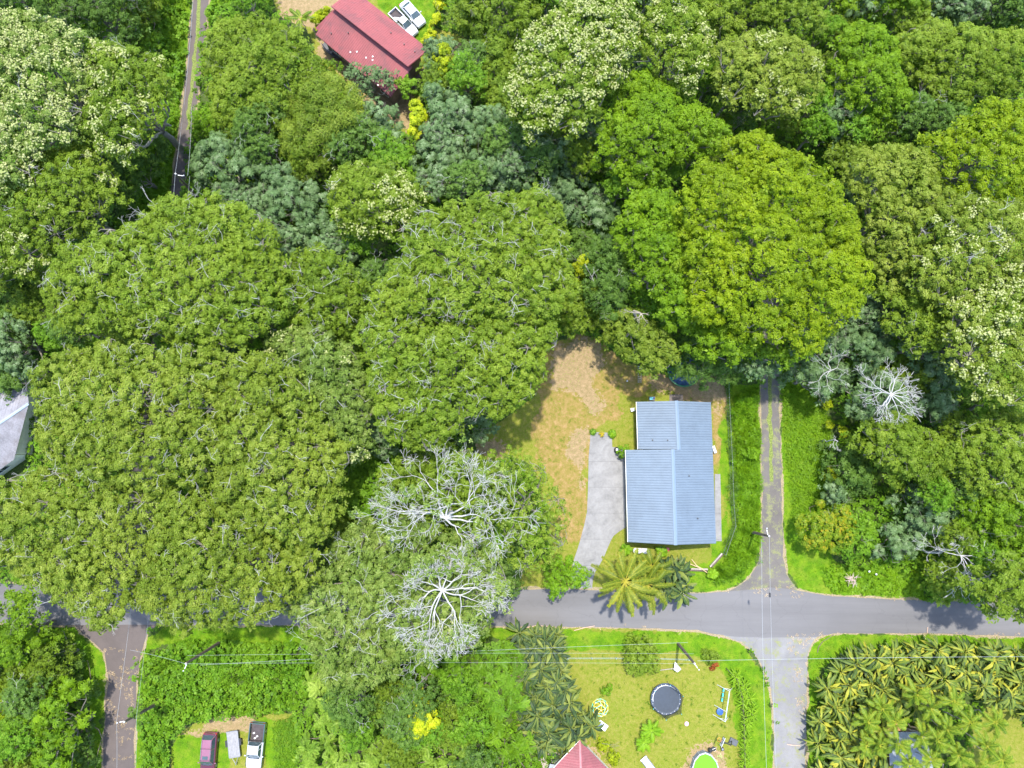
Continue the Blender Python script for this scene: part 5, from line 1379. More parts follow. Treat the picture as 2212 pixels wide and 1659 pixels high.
def window(parent, a, b, z0, z1, out, w=.0):
    """a framed window on the wall from ground point a to b; out is the outward normal"""
    a = Vector(a); b = Vector(b); out = Vector(out).normalized()
    dd = (b - a).normalized()
    f = MB(); t = .07
    def bar(p, q, z_0, z_1, th=.04):
        p = p + out * .0; q = q + out * .0
        vs = [(p.x, p.y, z_0), (q.x, q.y, z_0), (q.x, q.y, z_1), (p.x, p.y, z_1)]
        vs += [(v[0] + out.x * th, v[1] + out.y * th, v[2]) for v in vs]
        f.add(vs, [(0, 1, 2, 3), (4, 7, 6, 5), (0, 4, 5, 1), (1, 5, 6, 2), (2, 6, 7, 3), (3, 7, 4, 0)])
    bar(a, b, z0, z0 + t); bar(a, b, z1 - t, z1)
    bar(a, a + dd * t, z0 + t, z1 - t); bar(b - dd * t, b, z0 + t, z1 - t)
    m = (a + b) / 2
    bar(m - dd * .025, m + dd * .025, z0 + t, z1 - t)
    fr = f.build('window', M_trim, parent)
    g = MB()
    p, q = a + out * .012, b + out * .012
    g.add([(p.x, p.y, z0 + .02), (q.x, q.y, z0 + .02), (q.x, q.y, z1 - .02), (p.x, p.y, z1 - .02)], [(0, 1, 2, 3)])
    g.build('pane', M_glass, fr)

def vent(parent, pos, h=.22, r=.055):
    MB().at(pos).tube((0, 0, -.05), (0, 0, h), r, r, 10).tube((0, 0, h), (0, 0, h + .04), r * 1.5, r * 1.3, 10).build('vent_pipe', M_black, parent)

def blue_house():
    ze, zr = 2.75, 3.75
    c = p1(1450, 1020)
    root = empty('house', (c.x, c.y, 0), 'single storey house with a pale blue ribbed metal roof beside the driveway', 'house')
    z_e = ze
    # upper (back) gable and lower (front) gable share the right eave
    UL0, UL1 = p1(1375.3, 868, ze), p1(1378.5, 970.5, ze)
    UR0, UR1, UR2 = p1(1535.3, 869, ze), p1(1539.5, 971, ze), p1(1546.5, 1174, ze)
    RU0, RU1 = p1(1461.5, 866, zr), p1(1466.5, 971.2, zr)
    zr2 = zr + .16
    RL0, RL1 = p1(1453.7, 971.2, zr2), p1(1459.5, 1177, zr2)
    LL0, LL1 = p1(1351.7, 972, ze), p1(1357, 1171, ze)
    UL0, UL1, UR0, UR1, UR2, RU0, RU1, RL0, RL1, LL0, LL1 = local(root, UL0, UL1, UR0, UR1, UR2, RU0, RU1, RL0, RL1, LL0, LL1)
    corrugated('roof', UL0, RU0, RU1, UL1, M_blue, root)
    corrugated('roof', UR0, RU0, RU1, UR1, M_blue, root)
    corrugated('roof', LL0, RL0, RL1, LL1, M_blue, root)
    corrugated('roof', UR1, RL0, RL1, UR2, M_blue, root)
    for a, b in ((RU0, RU1), (RL0, RL1)):
        dd = (b - a).normalized(); nn = Vector((-dd.y, dd.x, 0))
        m = MB()
        up = Vector((0, 0, .075)); w_ = .22
        a2, b2 = a - dd * .03, b + dd * .03
        sl = Vector((0, 0, -.055))
        m.add([a2 - nn * w_ + up + sl, a2 + up, a2 + nn * w_ + up + sl, b2 - nn * w_ + up + sl, b2 + up, b2 + nn * w_ + up + sl,
               a2 - nn * w_ + sl, a2 + nn * w_ + sl, b2 - nn * w_ + sl, b2 + nn * w_ + sl],
              [(0, 1, 4, 3), (1, 2, 5, 4), (0, 3, 8, 6), (2, 7, 9, 5), (0, 6, 7, 2, 1), (3, 4, 5, 9, 8)])
        m.build('ridge_cap', M_bluecap, root)
    def fascia(a, b, o, hgt=.16, mat=M_trim):
        dd = (b - a).normalized(); nn = Vector((-dd.y, dd.x, 0)) * o
        v = [a + nn, b + nn, b + nn * 2.6, a + nn * 2.6]
        m = MB(); z = Vector((0, 0, hgt))
        m.add([x - z for x in v] + [x - Vector((0, 0, .01)) for x in v], [(0, 3, 2, 1), (4, 5, 6, 7), (0, 1, 5, 4), (1, 2, 6, 5), (2, 3, 7, 6), (3, 0, 4, 7)])
        m.build('gutter', mat, root)
    fascia(UL0, UL1, -.03); fascia(LL0, LL1, -.03); fascia(UR0, UR2, .01, mat=M_bluecap)
    # walls under the eaves
    def ins(p, dx, dy): return Vector((p.x + dx, p.y + dy, 0))
    mb = MB()
    cs = [ins(LL1, .55, .55), ins(UR2, -.55, .55), ins(UR0, -.55, -.45), ins(UL0, .55, -.45), ins(UL1, .55, -.55), ins(LL0, .55, -.55)]
    walls(mb, cs, ze - .08)
    # gable ends
    for (l, r, top, s) in ((cs[0], cs[1], RL1, 1), (cs[2], cs[3], RU0, -1)):
        t_ = Vector((top.x, (l.y + r.y) / 2, top.z - .12))
        mb.add([(l.x, l.y, ze - .08), (r.x, r.y, ze - .08), t_, (l.x, l.y + s * .1, ze - .08), (r.x, r.y + s * .1, ze - .08), t_ + Vector((0, s * .1, 0))], [(0, 1, 2), (5, 4, 3), (0, 2, 5, 3), (1, 4, 5, 2)])
    mb.build('wall', M_wall, root)
    l, r = cs[0], cs[1]
    dd = (r - l).normalized(); out = Vector((dd.y, -dd.x, 0))
    for t0, t1 in ((.12, .28), (.42, .58), (.72, .88)):
        window(root, l.lerp(r, t0), l.lerp(r, t1), .95, 2.05, out)
    l, r = cs[5], cs[0]
    dd = (r - l).normalized(); out = Vector((dd.y, -dd.x, 0))
    for t0, t1 in ((.08, .2), (.78, .9)):
        window(root, l.lerp(r, t0), l.lerp(r, t1), .95, 2.05, out)
    def door(l, r, t0, t1, hh, mat):
        dd = (r - l).normalized(); out = Vector((dd.y, -dd.x, 0))
        a, b = l.lerp(r, t0), l.lerp(r, t1)
        m = MB(); vs = [(a.x, a.y, .03), (b.x, b.y, .03), (b.x, b.y, hh), (a.x, a.y, hh)]
        vs += [(v[0] + out.x * .05, v[1] + out.y * .05, v[2]) for v in vs]
        m.add(vs, [(0, 1, 2, 3), (4, 7, 6, 5), (0, 4, 5, 1), (1, 5, 6, 2), (2, 6, 7, 3), (3, 7, 4, 0)])
        dr = m.build('door', mat, root)
        q = a.lerp(b, .88) + out * .08
        MB().box((q.x, q.y, 1.0), (.05, .05, .12)).build('handle', M_metal, dr)
    door(l, r, .36, .60, 2.15, M_white)
    door(cs[2], cs[3], .42, .52, 2.05, M_dwood)
    l, r = cs[1], cs[2]
    dd = (r - l).normalized(); out = Vector((dd.y, -dd.x, 0))
    for t0, t1 in ((.1, .18), (.4, .48), (.7, .78), (.88, .94)):
        window(root, l.lerp(r, t0), l.lerp(r, t1), 1.0, 2.0, out)
    door(l, r, .24, .29, 2.05, M_white)
    def on(A, B, Cc, D, u, v): return A.lerp(D, v).lerp(B.lerp(Cc, v), u)
    vent(root, on(UL0, RU0, RU1, UL1, .36, .81)); vent(root, on(UL0, RU0, RU1, UL1, .73, .81))
    vent(root, on(UR1, RL0, RL1, UR2, .62, .28)); vent(root, on(UR1, RL0, RL1, UR2, .44, .73))
blue_house()

def red_house():
    c = p1(820, 95)
    root = empty('house', (c.x, c.y, 0), 'house with a faded red two level shed roof near the top edge', 'house')
    D_ = lambda x, y: (553 + x / 3.0, y / 3.0)
    zu, zue, zl, zle = 5.9, 4.6, 5.2, 3.9
    a, b, c_, d_ = [p1(*D_(*q), z) for q, z in (((488, 40), zu), ((985, 430), zu), ((1122, 320), zue), ((628, -72), zue))]
    e, f, g, h = [p1(*D_(*q), z) for q, z in (((517, 42), zl), ((1012, 430), zl), ((872, 626), zle), ((387, 222), zle))]
    a, b, c_, d_, e, f, g, h = local(root, a, b, c_, d_, e, f, g, h)
    corrugated('upper_roof', d_, a, b, c_, M_red, root, pitch=.30, rib=.022)
    corrugated('lower_roof', h, e, f, g, M_red, root, pitch=.30, rib=.022)
    # small porch roof corner at the left end
    i, j, k = local(root, p1(*D_(385, 182), zle + .15), p1(*D_(500, 62), zl - .06), p1(*D_(420, 214), zle - .1))
    i2 = j + (k - i)
    m = MB(); m.add([i, k, i2, j, i - Vector((0, 0, .05)), k - Vector((0, 0, .05)), i2 - Vector((0, 0, .05)), j - Vector((0, 0, .05))], [(0, 1, 2, 3), (7, 6, 5, 4), (0, 4, 5, 1), (3, 7, 4, 0)])
    m.build('porch_roof', M_red, root)
    for p, q in ((a, b), (b, c_), (h, g), (g, f)):
        dd = (q - p); m = MB(); m.tube(p - Vector((0, 0, .10)), q - Vector((0, 0, .10)), .055, .055, 4); m.build('fascia', M_dred, root)
    # walls
    def sh(p, q, t, s):
        """corner p moved in along p-q by t and along s"""
        v = p + (q - p).normalized() * t + s
        return Vector((v.x, v.y, 0))
    L = (b - a); L.z = 0; Ln = L.normalized(); W = (g - f); W.z = 0; Wn = W.normalized()
    p0 = Vector((d_.x, d_.y, 0)) + Ln * .5 + Wn * .5; p1_ = Vector((c_.x, c_.y, 0)) - Ln * 1.6 + Wn * .5
    p2 = Vector((g.x, g.y, 0)) - Ln * .5 - Wn * .6; p3 = Vector((h.x, h.y, 0)) + Ln * .6 - Wn * .6
    mb = MB(); walls(mb, [p3, p2, p1_, p0], [zle - .2, zle - .2, zue - .1, zue - .1])
    r1 = Vector((e.x, e.y, 0)) + Ln * .6 + Wn * .2; r2 = Vector((f.x, f.y, 0)) - Ln * 1.0 + Wn * .2
    walls(mb, [r1, r2, r2 - Wn * .12, r1 - Wn * .12], zu - .25, zb=3.2)
    mb.build('wall', M_wall2, root)
    # porch posts and rail at the right end
    m = MB()
    for q in (Vector((b.x, b.y, 0)) - Ln * .3, Vector((c_.x, c_.y, 0)) - Ln * .3 + Wn * .4, Vector((f.x, f.y, 0)) - Ln * .25 + Wn * .6):
        m.tube(q, (q.x, q.y, zle + .2), .07, .07, 8)
    m.build('porch_post', M_wood, root)
    m = MB()
    q0 = Vector((b.x, b.y, 0)) + Ln * .6 + Wn * .3; q1 = Vector((c_.x, c_.y, 0)) + Ln * .6 + Wn * .4
    m.tube(q0 + Vector((0, 0, .9)), q1 + Vector((0, 0, .9)), .05, .05, 4); m.tube(q0 + Vector((0, 0, .5)), q1 + Vector((0, 0, .5)), .03, .03, 4)
    for t in (0, .33, .66, 1): q = q0.lerp(q1, t); m.tube((q.x, q.y, 0), (q.x, q.y, .95), .04, .04, 4)
    m.build('railing', M_wood, root)
    dk = MB(); dm = (q0 + q1) / 2
    dk.add([(x.x, x.y, .30) for x in (q0 - Ln * 1.6, q0, q1, q1 - Ln * 1.6)] + [(x.x, x.y, .22) for x in (q0 - Ln * 1.6, q0, q1, q1 - Ln * 1.6)], [(0, 1, 2, 3), (7, 6, 5, 4), (0, 4, 5, 1), (1, 5, 6, 2), (2, 6, 7, 3)])
    dk.build('deck', M_dwood, root)
    dd = (p2 - p3).normalized(); out = Vector((dd.y, -dd.x, 0))
    for t0, t1 in ((.08, .2), (.32, .44), (.56, .68), (.8, .92)):
        window(root, p3.lerp(p2, t0), p3.lerp(p2, t1), 1.0, 2.2, out)
    def on(A, B, C2, D2, u, v): return A.lerp(D2, v).lerp(B.lerp(C2, v), u)
    for u, v in ((.42, .62), (.45, .80), (.42, .93)): vent(root, on(d_, a, b, c_, u, v), .2, .06)
    for u, v in ((.62, .27), (.30, .13), (.28, .86)): vent(root, on(h, e, f, g, u, v), .2, .06)
    # pale patches of sealant on the lower roof
    m = MB(); rr = random.Random(2)
    for (x, y) in ((608, 328), (652, 330), (712, 370), (755, 388), (785, 534), (718, 455), (757, 368)):
        q = p1(*D_(x, y), 4.6) - Vector(root.location)
        # project to the roof plane
        N = (e - h).cross(g - h).normalized(); q.z = (N.dot(h) - N.x * q.x - N.y * q.y) / N.z + .05
        m.tube(q, q + N * .02, .11, .10, 7)
    m.build('patch', M_trim, root)
red_house()

def dark_red_house():
    c = p1(1250, 1690)
    root = empty('house', (c.x, c.y, 0), 'dark red hipped roof corner at the bottom edge beside the broad leaved clump', 'house')
    ze, zr = 2.9, 4.6
    cor = p1(1252.5, 1599.5, ze)
    l = p1(1180, 1676, ze); r = p1(1335, 1685, ze)
    dl = (l - cor).normalized(); dr = (r - cor).normalized()
    A = cor + dl * 8.5; B = cor + dr * 8.5; Z = cor + dl * 8.5 + dr * 8.5
    top = (A + B) / 2; top.z = zr
    cor, A, B, Z, top = local(root, cor, A, B, Z, top)
    n = MB()
    corrugated('roof', cor.lerp(A, 0), cor + (top - cor) * .02, top, A, M_dred, root, pitch=.4, rib=.015)
    corrugated('roof', cor, cor + (top - cor) * .02, top, B, M_dred, root, pitch=.4, rib=.015)
    corrugated('roof', A, top, top + (Z - A) * .02, Z, M_dred, root, pitch=.4, rib=.015)
    corrugated('roof', B, top, top + (Z - B) * .02, Z, M_dred, root, pitch=.4, rib=.015)
    m = MB(); dd = (top - cor); nn = Vector((-dd.y, dd.x, 0)).normalized() * .12; u = Vector((0, 0, .06))
    m.add([cor - nn + u * .5, cor + u * 1.3, cor + nn + u * .5, top - nn + u * .5, top + u * 1.3, top + nn + u * .5], [(0, 1, 4, 3), (1, 2, 5, 4), (0, 3, 5, 2)])
    m.build('ridge_cap', M_pinkcap, root)
    for p, q in ((cor, A), (cor, B)):
        MB().tube(p - Vector((0, 0, .09)), q - Vector((0, 0, .09)), .06, .06, 4).build('gutter', M_trim if q is A else M_dwood, root)
    mid = (cor + Z) / 2
    cs = [Vector((p.x * .92 + mid.x * .08, p.y * .92 + mid.y * .08, 0)) for p in (cor, A, Z, B)]
    mb = MB(); walls(mb, cs, ze - .1); mb.build('wall', M_wall, root)
    dd = (cs[0] - cs[3]).normalized(); out = Vector((dd.y, -dd.x, 0))
    window(root, cs[3].lerp(cs[0], .35), cs[3].lerp(cs[0], .55), 1.0, 2.1, out)
    window(root, cs[3].lerp(cs[0], .7), cs[3].lerp(cs[0], .85), 1.0, 2.1, out)
    # lean-to with white roof and dark deck on the left
    w = MB()
    q = [p1(1188, 1650, 2.4), p1(1180, 1675, 2.4), p1(1206, 1690, 2.6), p1(1212, 1655, 2.6)]
    q = local(root, *q)
    corrugated('porch_roof', q[0], q[3], q[2], q[1], M_whiteroof, root, pitch=.3, rib=.02)
    w = MB()
    a, b = local(root, p1(1165, 1645, .4), p1(1215, 1612, .4)); ex = (b - a).normalized(); ey = Vector((-ex.y, ex.x, 0))
    for k in range(9):
        s = a + ex * (k * .3) - ey * 2.2; e = a + ex * (k * .3) + ey * .2
        w.add([s, s + ex * .26, e + ex * .26, e, *(v - Vector((0, 0, .06)) for v in (s, s + ex * .26, e + ex * .26, e))], [(0, 1, 2, 3), (0, 4, 5, 1), (3, 2, 6, 7), (1, 5, 6, 2), (0, 3, 7, 4)])
    w.build('deck', M_wood, root)
dark_red_house()

def grey_house():
    c = p1(-20, 930)
    root = empty('house', (c.x, c.y, 0), 'weathered grey roof poking out of the trees on the left edge', 'house')
    ze, zr = 3.0, 4.6
    E0, E1 = p1(30, 993, ze), p1(-110, 1092, ze)       # front eave
    R0, R1 = p1(62, 872, zr), p1(-80, 968, zr)         # ridge
    B0, B1 = p1(56, 812, ze), p1(-100, 905, ze)        # rear eave
    E0, E1, R0, R1, B0, B1 = local(root, E0, E1, R0, R1, B0, B1)
    corrugated('roof', E0, R0, R1, E1, M_grey_roof, root, pitch=.22, rib=.03)
    corrugated('roof', B0, R0, R1, B1, M_grey_roof, root, pitch=.22, rib=.03)
    m = MB()
    for (a, b, wd, mt) in ((R0, R1, .17, 0), (B0, B1, .26, 1)):
        dd = (b - a).normalized(); nn = Vector((-dd.y, dd.x, 0)) * wd; u = Vector((0, 0, .09))
        vs = [a - nn, a + u, a + nn, b - nn, b + u, b + nn]
        m.add([v + Vector((0, 0, .03)) for v in vs], [(0, 1, 4, 3), (1, 2, 5, 4), (0, 3, 5, 2)])
    m.build('ridge_cap', M_greycap, root)
    cs = [Vector((p.x * .9 + c0.x * .1, p.y * .9 + c0.y * .1, 0)) for p, c0 in ((B1, R1), (E1, R1), (E0, R0), (B0, R0))]
    mb = MB(); walls(mb, cs, ze - .05)
    a, b = cs[2], cs[3]; t = (a + b) / 2; dd = (b - a).normalized(); inw = Vector((-dd.y, dd.x, 0)) * .1
    tz = Vector((t.x, t.y, zr - .25))
    mb.add([(a.x, a.y, ze - .06), (b.x, b.y, ze - .06), tz, (a.x + inw.x, a.y + inw.y, ze - .06), (b.x + inw.x, b.y + inw.y, ze - .06), tz + inw], [(0, 1, 2), (5, 4, 3), (0, 2, 5, 3), (1, 4, 5, 2)])
    mb.build('wall', M_wall, root)
    dd = (cs[2] - cs[1]).normalized(); out = Vector((dd.y, -dd.x, 0))
    window(root, cs[1].lerp(cs[2], .55), cs[1].lerp(cs[2], .75), 1.0, 2.1, out)
grey_house()

def shed():
    c = p1(1985, 1640)
    root = empty('shed', (c.x, c.y, 0), 'white metal roofed shed half hidden by the slender feather palms', 'shed')
    ze, zr = 2.6, 3.1
    a, b, c2, d = local(root, p1(1919, 1582, zr), p1(2010, 1580, zr), p1(2018, 1690, ze), p1(1924, 1690, ze))
    corrugated('roof', d, a, b, c2, M_whiteroof, root, pitch=.25, rib=.02)
    mb = MB()
    cs = [Vector((v.x, v.y, 0)) for v in (d + Vector((.4, .3, 0)), c2 + Vector((-.4, .3, 0)), b + Vector((-.4, -.4, 0)), a + Vector((.4, -.4, 0)))]
    walls(mb, cs, [ze - .1, ze - .1, zr - .12, zr - .12]); mb.build('wall', M_wall2, root)
    m = MB()
    e, f, g, h = local(root, p1(1905, 1565, 2.3), p1(1955, 1562, 2.3), p1(1958, 1578, 2.5), p1(1912, 1580, 2.5))
    corrugated('porch_roof', e, h, g, f, paint('brown_roof', (.30, .12, .06), .6), root, pitch=.25, rib=.02)
shed()

# ------------------------------------------------------------------ vehicles
M_wh = {}
def car_paint(name, col, metal=.2):
    m, nt, b = new_mat(name)
    nt.links.new(ramp(nt, noise(nt, 1.5, 3), [(.4, tuple(x * .93 for x in col)), (.6, col)]), b.inputs['Base Color'])
    b.inputs['Roughness'].default_value = .28; b.inputs['Metallic'].default_value = metal
    b.inputs['Coat Weight'].default_value = .6
    return m
M_carwhite = car_paint('white_car_paint', (.50, .51, .53), 0)
M_maroon = car_paint('maroon_car_paint', (.095, .016, .028), .2)
M_mar_roof = car_paint('pale_maroon_paint', (.22, .085, .125), .1)  # paler, pinker maroon for roof, pillars and mirrors
M_dgreen = car_paint('dark_green_car_paint', (.045, .085, .078), .2)
M_cglass = paint('car_glass', (.05, .075, .085), .08, vary=.1)
M_light = paint('headlight_lens', (.6, .62, .65), .15, vary=.05)
M_rlight = paint('tail_light', (.35, .02, .02), .25, vary=.05)
M_bed = paint('bed_liner', (.045, .035, .035), .8, vary=.3)

def loft(mb, secs, m=0):
    """secs: list of (x, [(y, z), ...]) half sections from bottom to centre top"""
    n = len(secs[0][1])
    vs = []
    for x, s in secs:
        vs += [(x, -y, z) for y, z in s] + [(x, y, z) for y, z in list(reversed(s))[1:]]
    k = 2 * n - 1
    fs = [(i * k + j, i * k + j + 1, (i + 1) * k + j + 1, (i + 1) * k + j) for i in range(len(secs) - 1) for j in range(k - 1)]
    fs += [(i * k + k - 1, i * k, (i + 1) * k, (i + 1) * k + k - 1) for i in range(len(secs) - 1)]
    fs += [tuple(range(k)), tuple(range((len(secs) - 1) * k + k - 1, (len(secs) - 1) * k - 1, -1))]
    mb.add(vs, fs, m)

def vehicle(name, label, cat, front, rear, L, W, H, kind, body, roofm=None, hood=.95, lower=None):
    f = p1(*front, 0); r = p1(*rear, 0)
    mid = (f + r) / 2; dd = f - r
    root = empty(name, (mid.x, mid.y, 0), label, cat, None, math.atan2(dd.y, dd.x))
    w = W / 2; x0, x1 = -L / 2, L / 2
    lower = lower or body
    belt = hood + .06
    if kind == 'sedan': cab = (x0 + .14 * L, x0 + .27 * L, x0 + .60 * L, x0 + .74 * L)
    elif kind == 'suv': cab = (x0 + .03 * L, x0 + .10 * L, x0 + .62 * L, x0 + .75 * L)
    else: cab = (x0 + .40 * L, x0 + .43 * L, x0 + .62 * L, x0 + .73 * L)
    bx0 = x0 if kind != 'pickup' else x0 + .395 * L
    n = 15
    secs = []
    for i in range(n):
        t = i / (n - 1); x = bx0 + (x1 - bx0) * t
        u = (x - x0) / L
        e = 1.0
        if u < .08 and kind != 'pickup': e = .86 + .14 * math.sin(u / .08 * 1.57)
        if u > .88: e = .80 + .20 * math.cos((u - .88) / .12 * 1.45)
        top = belt if u < .74 else belt - .05 - .18 * ((u - .74) / .26) ** 2
        if kind == 'sedan' and u < .14: top = belt - .02 - .08 * (1 - u / .14)
        if i in (0, n - 1): top -= .12
        s = [(w * e * .88, .26), (w * e * .985, .42), (w * e, .62), (w * e * .985, top - .16), (w * e * .93, top - .05), (w * e * .82, top), (w * e * .4, top + .035), (0, top + .04)]
        secs.append((x, s))
    mb = MB(); loft(mb, secs)
    b = mb.build('body', body, root, True)
    if lower is not body:
        for s in (-1, 1):
            MB().box(((bx0 + x1) / 2 - .15, s * (w - .005), .62), ((x1 - bx0) * .88, .035, .5)).build('side_panel', lower, root, bevel=.02)
        pass
    # cabin
    rb, rt, ft, fb = cab
    zr = H
    yb, yt = w * .84, w * .66
    zb = belt - .02
    g = MB()
    cor = [(rb, yb, zb), (fb, yb, zb), (ft, yt, zr - .03), (rt, yt, zr - .03)]
    g.add([(x, -y, z) for x, y, z in cor] + [(x, y, z) for x, y, z in cor], [(0, 1, 2, 3), (7, 6, 5, 4)])
    g.build('side_window', M_cglass, root)
    g = MB(); q = [(fb + .02, -yb * .94, zb + .01), (fb + .10, 0, zb + .04), (fb + .02, yb * .94, zb + .01), (ft, yt * .96, zr - .02), (ft + .04, 0, zr + .01), (ft, -yt * .96, zr - .02)]
    g.add(q, [(0, 1, 4, 5), (1, 2, 3, 4)])
    g.build('windshield', M_cglass, root)
    g = MB(); q = [(rb - .02, -yb * .94, zb + .01), (rb - .06, 0, zb + .02), (rb - .02, yb * .94, zb + .01), (rt, yt * .96, zr - .02), (rt - .03, 0, zr + .0), (rt, -yt * .96, zr - .02)]
    g.add(q, [(5, 4, 1, 0), (4, 3, 2, 1)])
    g.build('rear_window', M_cglass, root)
    # roof panel and pillars
    rs_ = []
    for i in range(7):
        t = i / 6; x = rt + (ft - rt) * t
        k = .97 if i in (0, 6) else 1.0
        dz = -.03 if i in (0, 6) else .0
        rs_.append((x, [(yt * k * .98, zr - .06 + dz), (yt * 1.03 * k, zr - .03 + dz), (yt * .95 * k, zr + dz), (yt * .5, zr + .03 + dz), (0, zr + .04 + dz)]))
    m = MB(); loft(m, rs_)
    m.build('roof', roofm or body, root, True)
    m = MB()
    for s in (-1, 1):
        m.tube((rb, s * yb, zb), (rt, s * yt, zr - .03), .055, .045, 6); m.tube((fb, s * yb, zb), (ft, s * yt, zr - .03), .04, .035, 6)
        xm = (rt + ft) / 2 - .05
        m.tube((xm, s * yb, zb), (xm, s * yt, zr - .03), .035, .035, 6)
    m.build('pillar', roofm or body, root)
    # wheels
    for wx in (x0 + .19 * L, x1 - .18 * L):
        for s in (-1, 1):
            t = MB().at((wx, s * (w - .12), .33)).tube((0, -.11, 0), (0, .11, 0), .33, .33, 20).build('tyre', M_rubber, None)
            t.name = 'wheel'; t.parent = root
            MB().at((wx, s * (w - .005), .33)).tube((0, -.012, 0), (0, .012, 0), .20, .20, 14).build('rim', M_metal, t)
    for s in (-1, 1):
        MB().at((x1 - .13, s * w * .62, belt - .34)).box((0, 0, 0), (.16, .34, .13)).build('headlight', M_light, root, bevel=.03)
        MB().at((x0 + .05, s * w * .78, .80)).box((0, 0, 0), (.12, .20, .18)).build('tail_light', M_rlight, root, bevel=.02)
        MB().at((fb - .22, s * (w + .10), belt + .06)).box((0, 0, 0), (.12, .20, .14)).build('mirror', roofm or body, root, bevel=.03)
    MB().box((x1 - .02, 0, .42), (.14, W * .86, .22)).build('bumper', body if kind == 'sedan' else lower, root, bevel=.04)
    MB().box((x0 + .02, 0, .46), (.14, W * .88, .20)).build('bumper', body if kind == 'sedan' else lower, root, bevel=.04)
    MB().at((fb + .05, 0, belt + .02)).box((0, 0, 0), (.12, W * .7, .02)).build('wiper_panel', M_black, root)
    if kind == 'pickup':
        m = MB(); bl = .395 * L; xc = x0 + bl / 2
        m.box((xc, 0, .60), (bl, W * .80, .06), 1)
        for s in (-1, 1): m.box((xc, s * (w - .07), .74), (bl - .01, .12, .56), 0)
        m.box((x0 + .05, 0, .76), (.09, W - .27, .50), 0)
        m.box((x0 + bl - .05, 0, .78), (.07, W - .27, .46), 1)
        m.build('bed', [lower, M_bed], root, bevel=.015)
    if kind == 'suv':
        m = MB()
        for s in (-1, 1):
            m.tube((rt + .1, s * yt * .93, zr + .08), (ft - .15, s * yt * .93, zr + .08), .025, .025, 6)
        m.build('roof_rail', M_metal, root)
        for xx in (rt + 1.0, ft - .15):
            MB().tube((xx, -yt * 1.12, zr + .12), (xx, yt * 1.12, zr + .12), .022, .022, 6).build('cross_bar', M_black, root)
        MB().box((ft - .42, 0, zr + .045), (.40, yt * 1.1, .02)).build('sunroof', M_cglass, root)
        MB().box((rb - .02, 0, zb + .10), (.34, yb * 1.75, .03)).build('spoiler', body, root, bevel=.01)
    return root

vehicle('parked_car', 'white sedan parked on the grass beside the white pickup', 'car', (914, 60), (871, 11), 4.3, 1.62, 1.35, 'sedan', M_carwhite)
wp = vehicle('pickup_truck', 'white pickup parked half under the edge of the red roof', 'pickup', (899, 81), (847, 30), 4.7, 1.55, 1.5, 'pickup', M_carwhite, lower=M_carwhite)
vehicle('parked_car', 'maroon suv with roof bars cut by the bottom edge', 'suv', (453, 1663), (460, 1582), 4.8, 1.85, 1.75, 'suv', M_maroon, M_mar_roof)
gp = vehicle('pickup_truck', 'white topped dark green pickup with a dark open bed at the bottom edge', 'pickup', (552, 1653), (562, 1561), 5.5, 1.95, 1.75, 'pickup', M_carwhite, M_carwhite, lower=M_dgreen)

def trailer():
    a, b = p1(506, 1580), p1(511, 1628)
    mid = (a + b) / 2; dd = b - a
    root = empty('flatbed_trailer', (mid.x, mid.y, 0), 'small flat trailer with a pale board deck between the maroon suv and the pickup', 'trailer', None, math.atan2(dd.y, dd.x))
    L, W = 3.05, 1.35
    m = MB()
    for i in range(7):
        m.box((0, -W / 2 + .1 + i * (W - .2) / 6, .62), (L - .05, (W - .2) / 6 - .012, .04))
    m.build('deck', paint('pale_boards', (.21, .205, .205), .8, vary=.12, scale=4), root)
    m = MB()
    for s in (-1, 1): m.box((0, s * (W / 2), .60), (L, .06, .12))
    m.box((L / 2, 0, .60), (.06, W - .07, .12)); m.box((-L / 2, 0, .60), (.06, W - .07, .12))
    m.box((-L / 2 - .10, 0, .75), (.05, W, .28))
    m.tube((L / 2, -.4, .56), (L / 2 + .85, 0, .5), .035, .035, 6); m.tube((L / 2, .4, .56), (L / 2 + .85, 0, .5), .035, .035, 6)
    m.tube((L / 2 + .8, 0, .5), (L / 2 + .98, 0, .5), .05, .05, 8); m.tube((L / 2 + .8, 0, .05), (L / 2 + .8, 0, .75), .03, .03, 8)
    m.build('frame', M_metal, root)
    for s in (-1, 1):
        t = MB().tube((-.2, s * (W / 2 + .06), .31), (-.2, s * (W / 2 + .26), .31), .31, .31, 18).build('wheel', M_rubber, root)
        MB().tube((-.2, s * (W / 2 + .255), .31), (-.2, s * (W / 2 + .27), .31), .16, .16, 12).build('rim', M_metal, t)
        MB().box((-.2, s * (W / 2 + .17), .67), (.8, .26, .03)).build('mudguard', M_black, root, bevel=.01)
trailer()
# small loads lying in the pickup beds
for q, z in (((549, 1583), .66), ((556, 1590), .66), ((551, 1594), .66)):
    v = p1(*q, z)
    o = MB().at((0, 0, .06), .4).box((0, 0, 0), (.22, .15, .12)).build('offcut', M_trim); o.location = (v.x, v.y, z - .02)
    tag(o, 'pale block lying in the bed of the dark green pickup', 'block', 'pale blocks in the pickup bed')
v = p1(856, 42, .7)
o = MB().add([(-.5, -.3, 0), (.5, -.35, 0), (.55, .3, 0), (-.45, .35, 0), (-.3, -.15, .28), (.3, -.2, .35), (.28, .15, .2), (-.2, .2, .3)], [(0, 3, 2, 1), (4, 5, 6, 7), (0, 1, 5, 4), (1, 2, 6, 5), (2, 3, 7, 6), (3, 0, 4, 7)]).build('load', M_white)
o.location = (v.x, v.y, .64); tag(o, 'crumpled white load in the bed of the white pickup', 'load')

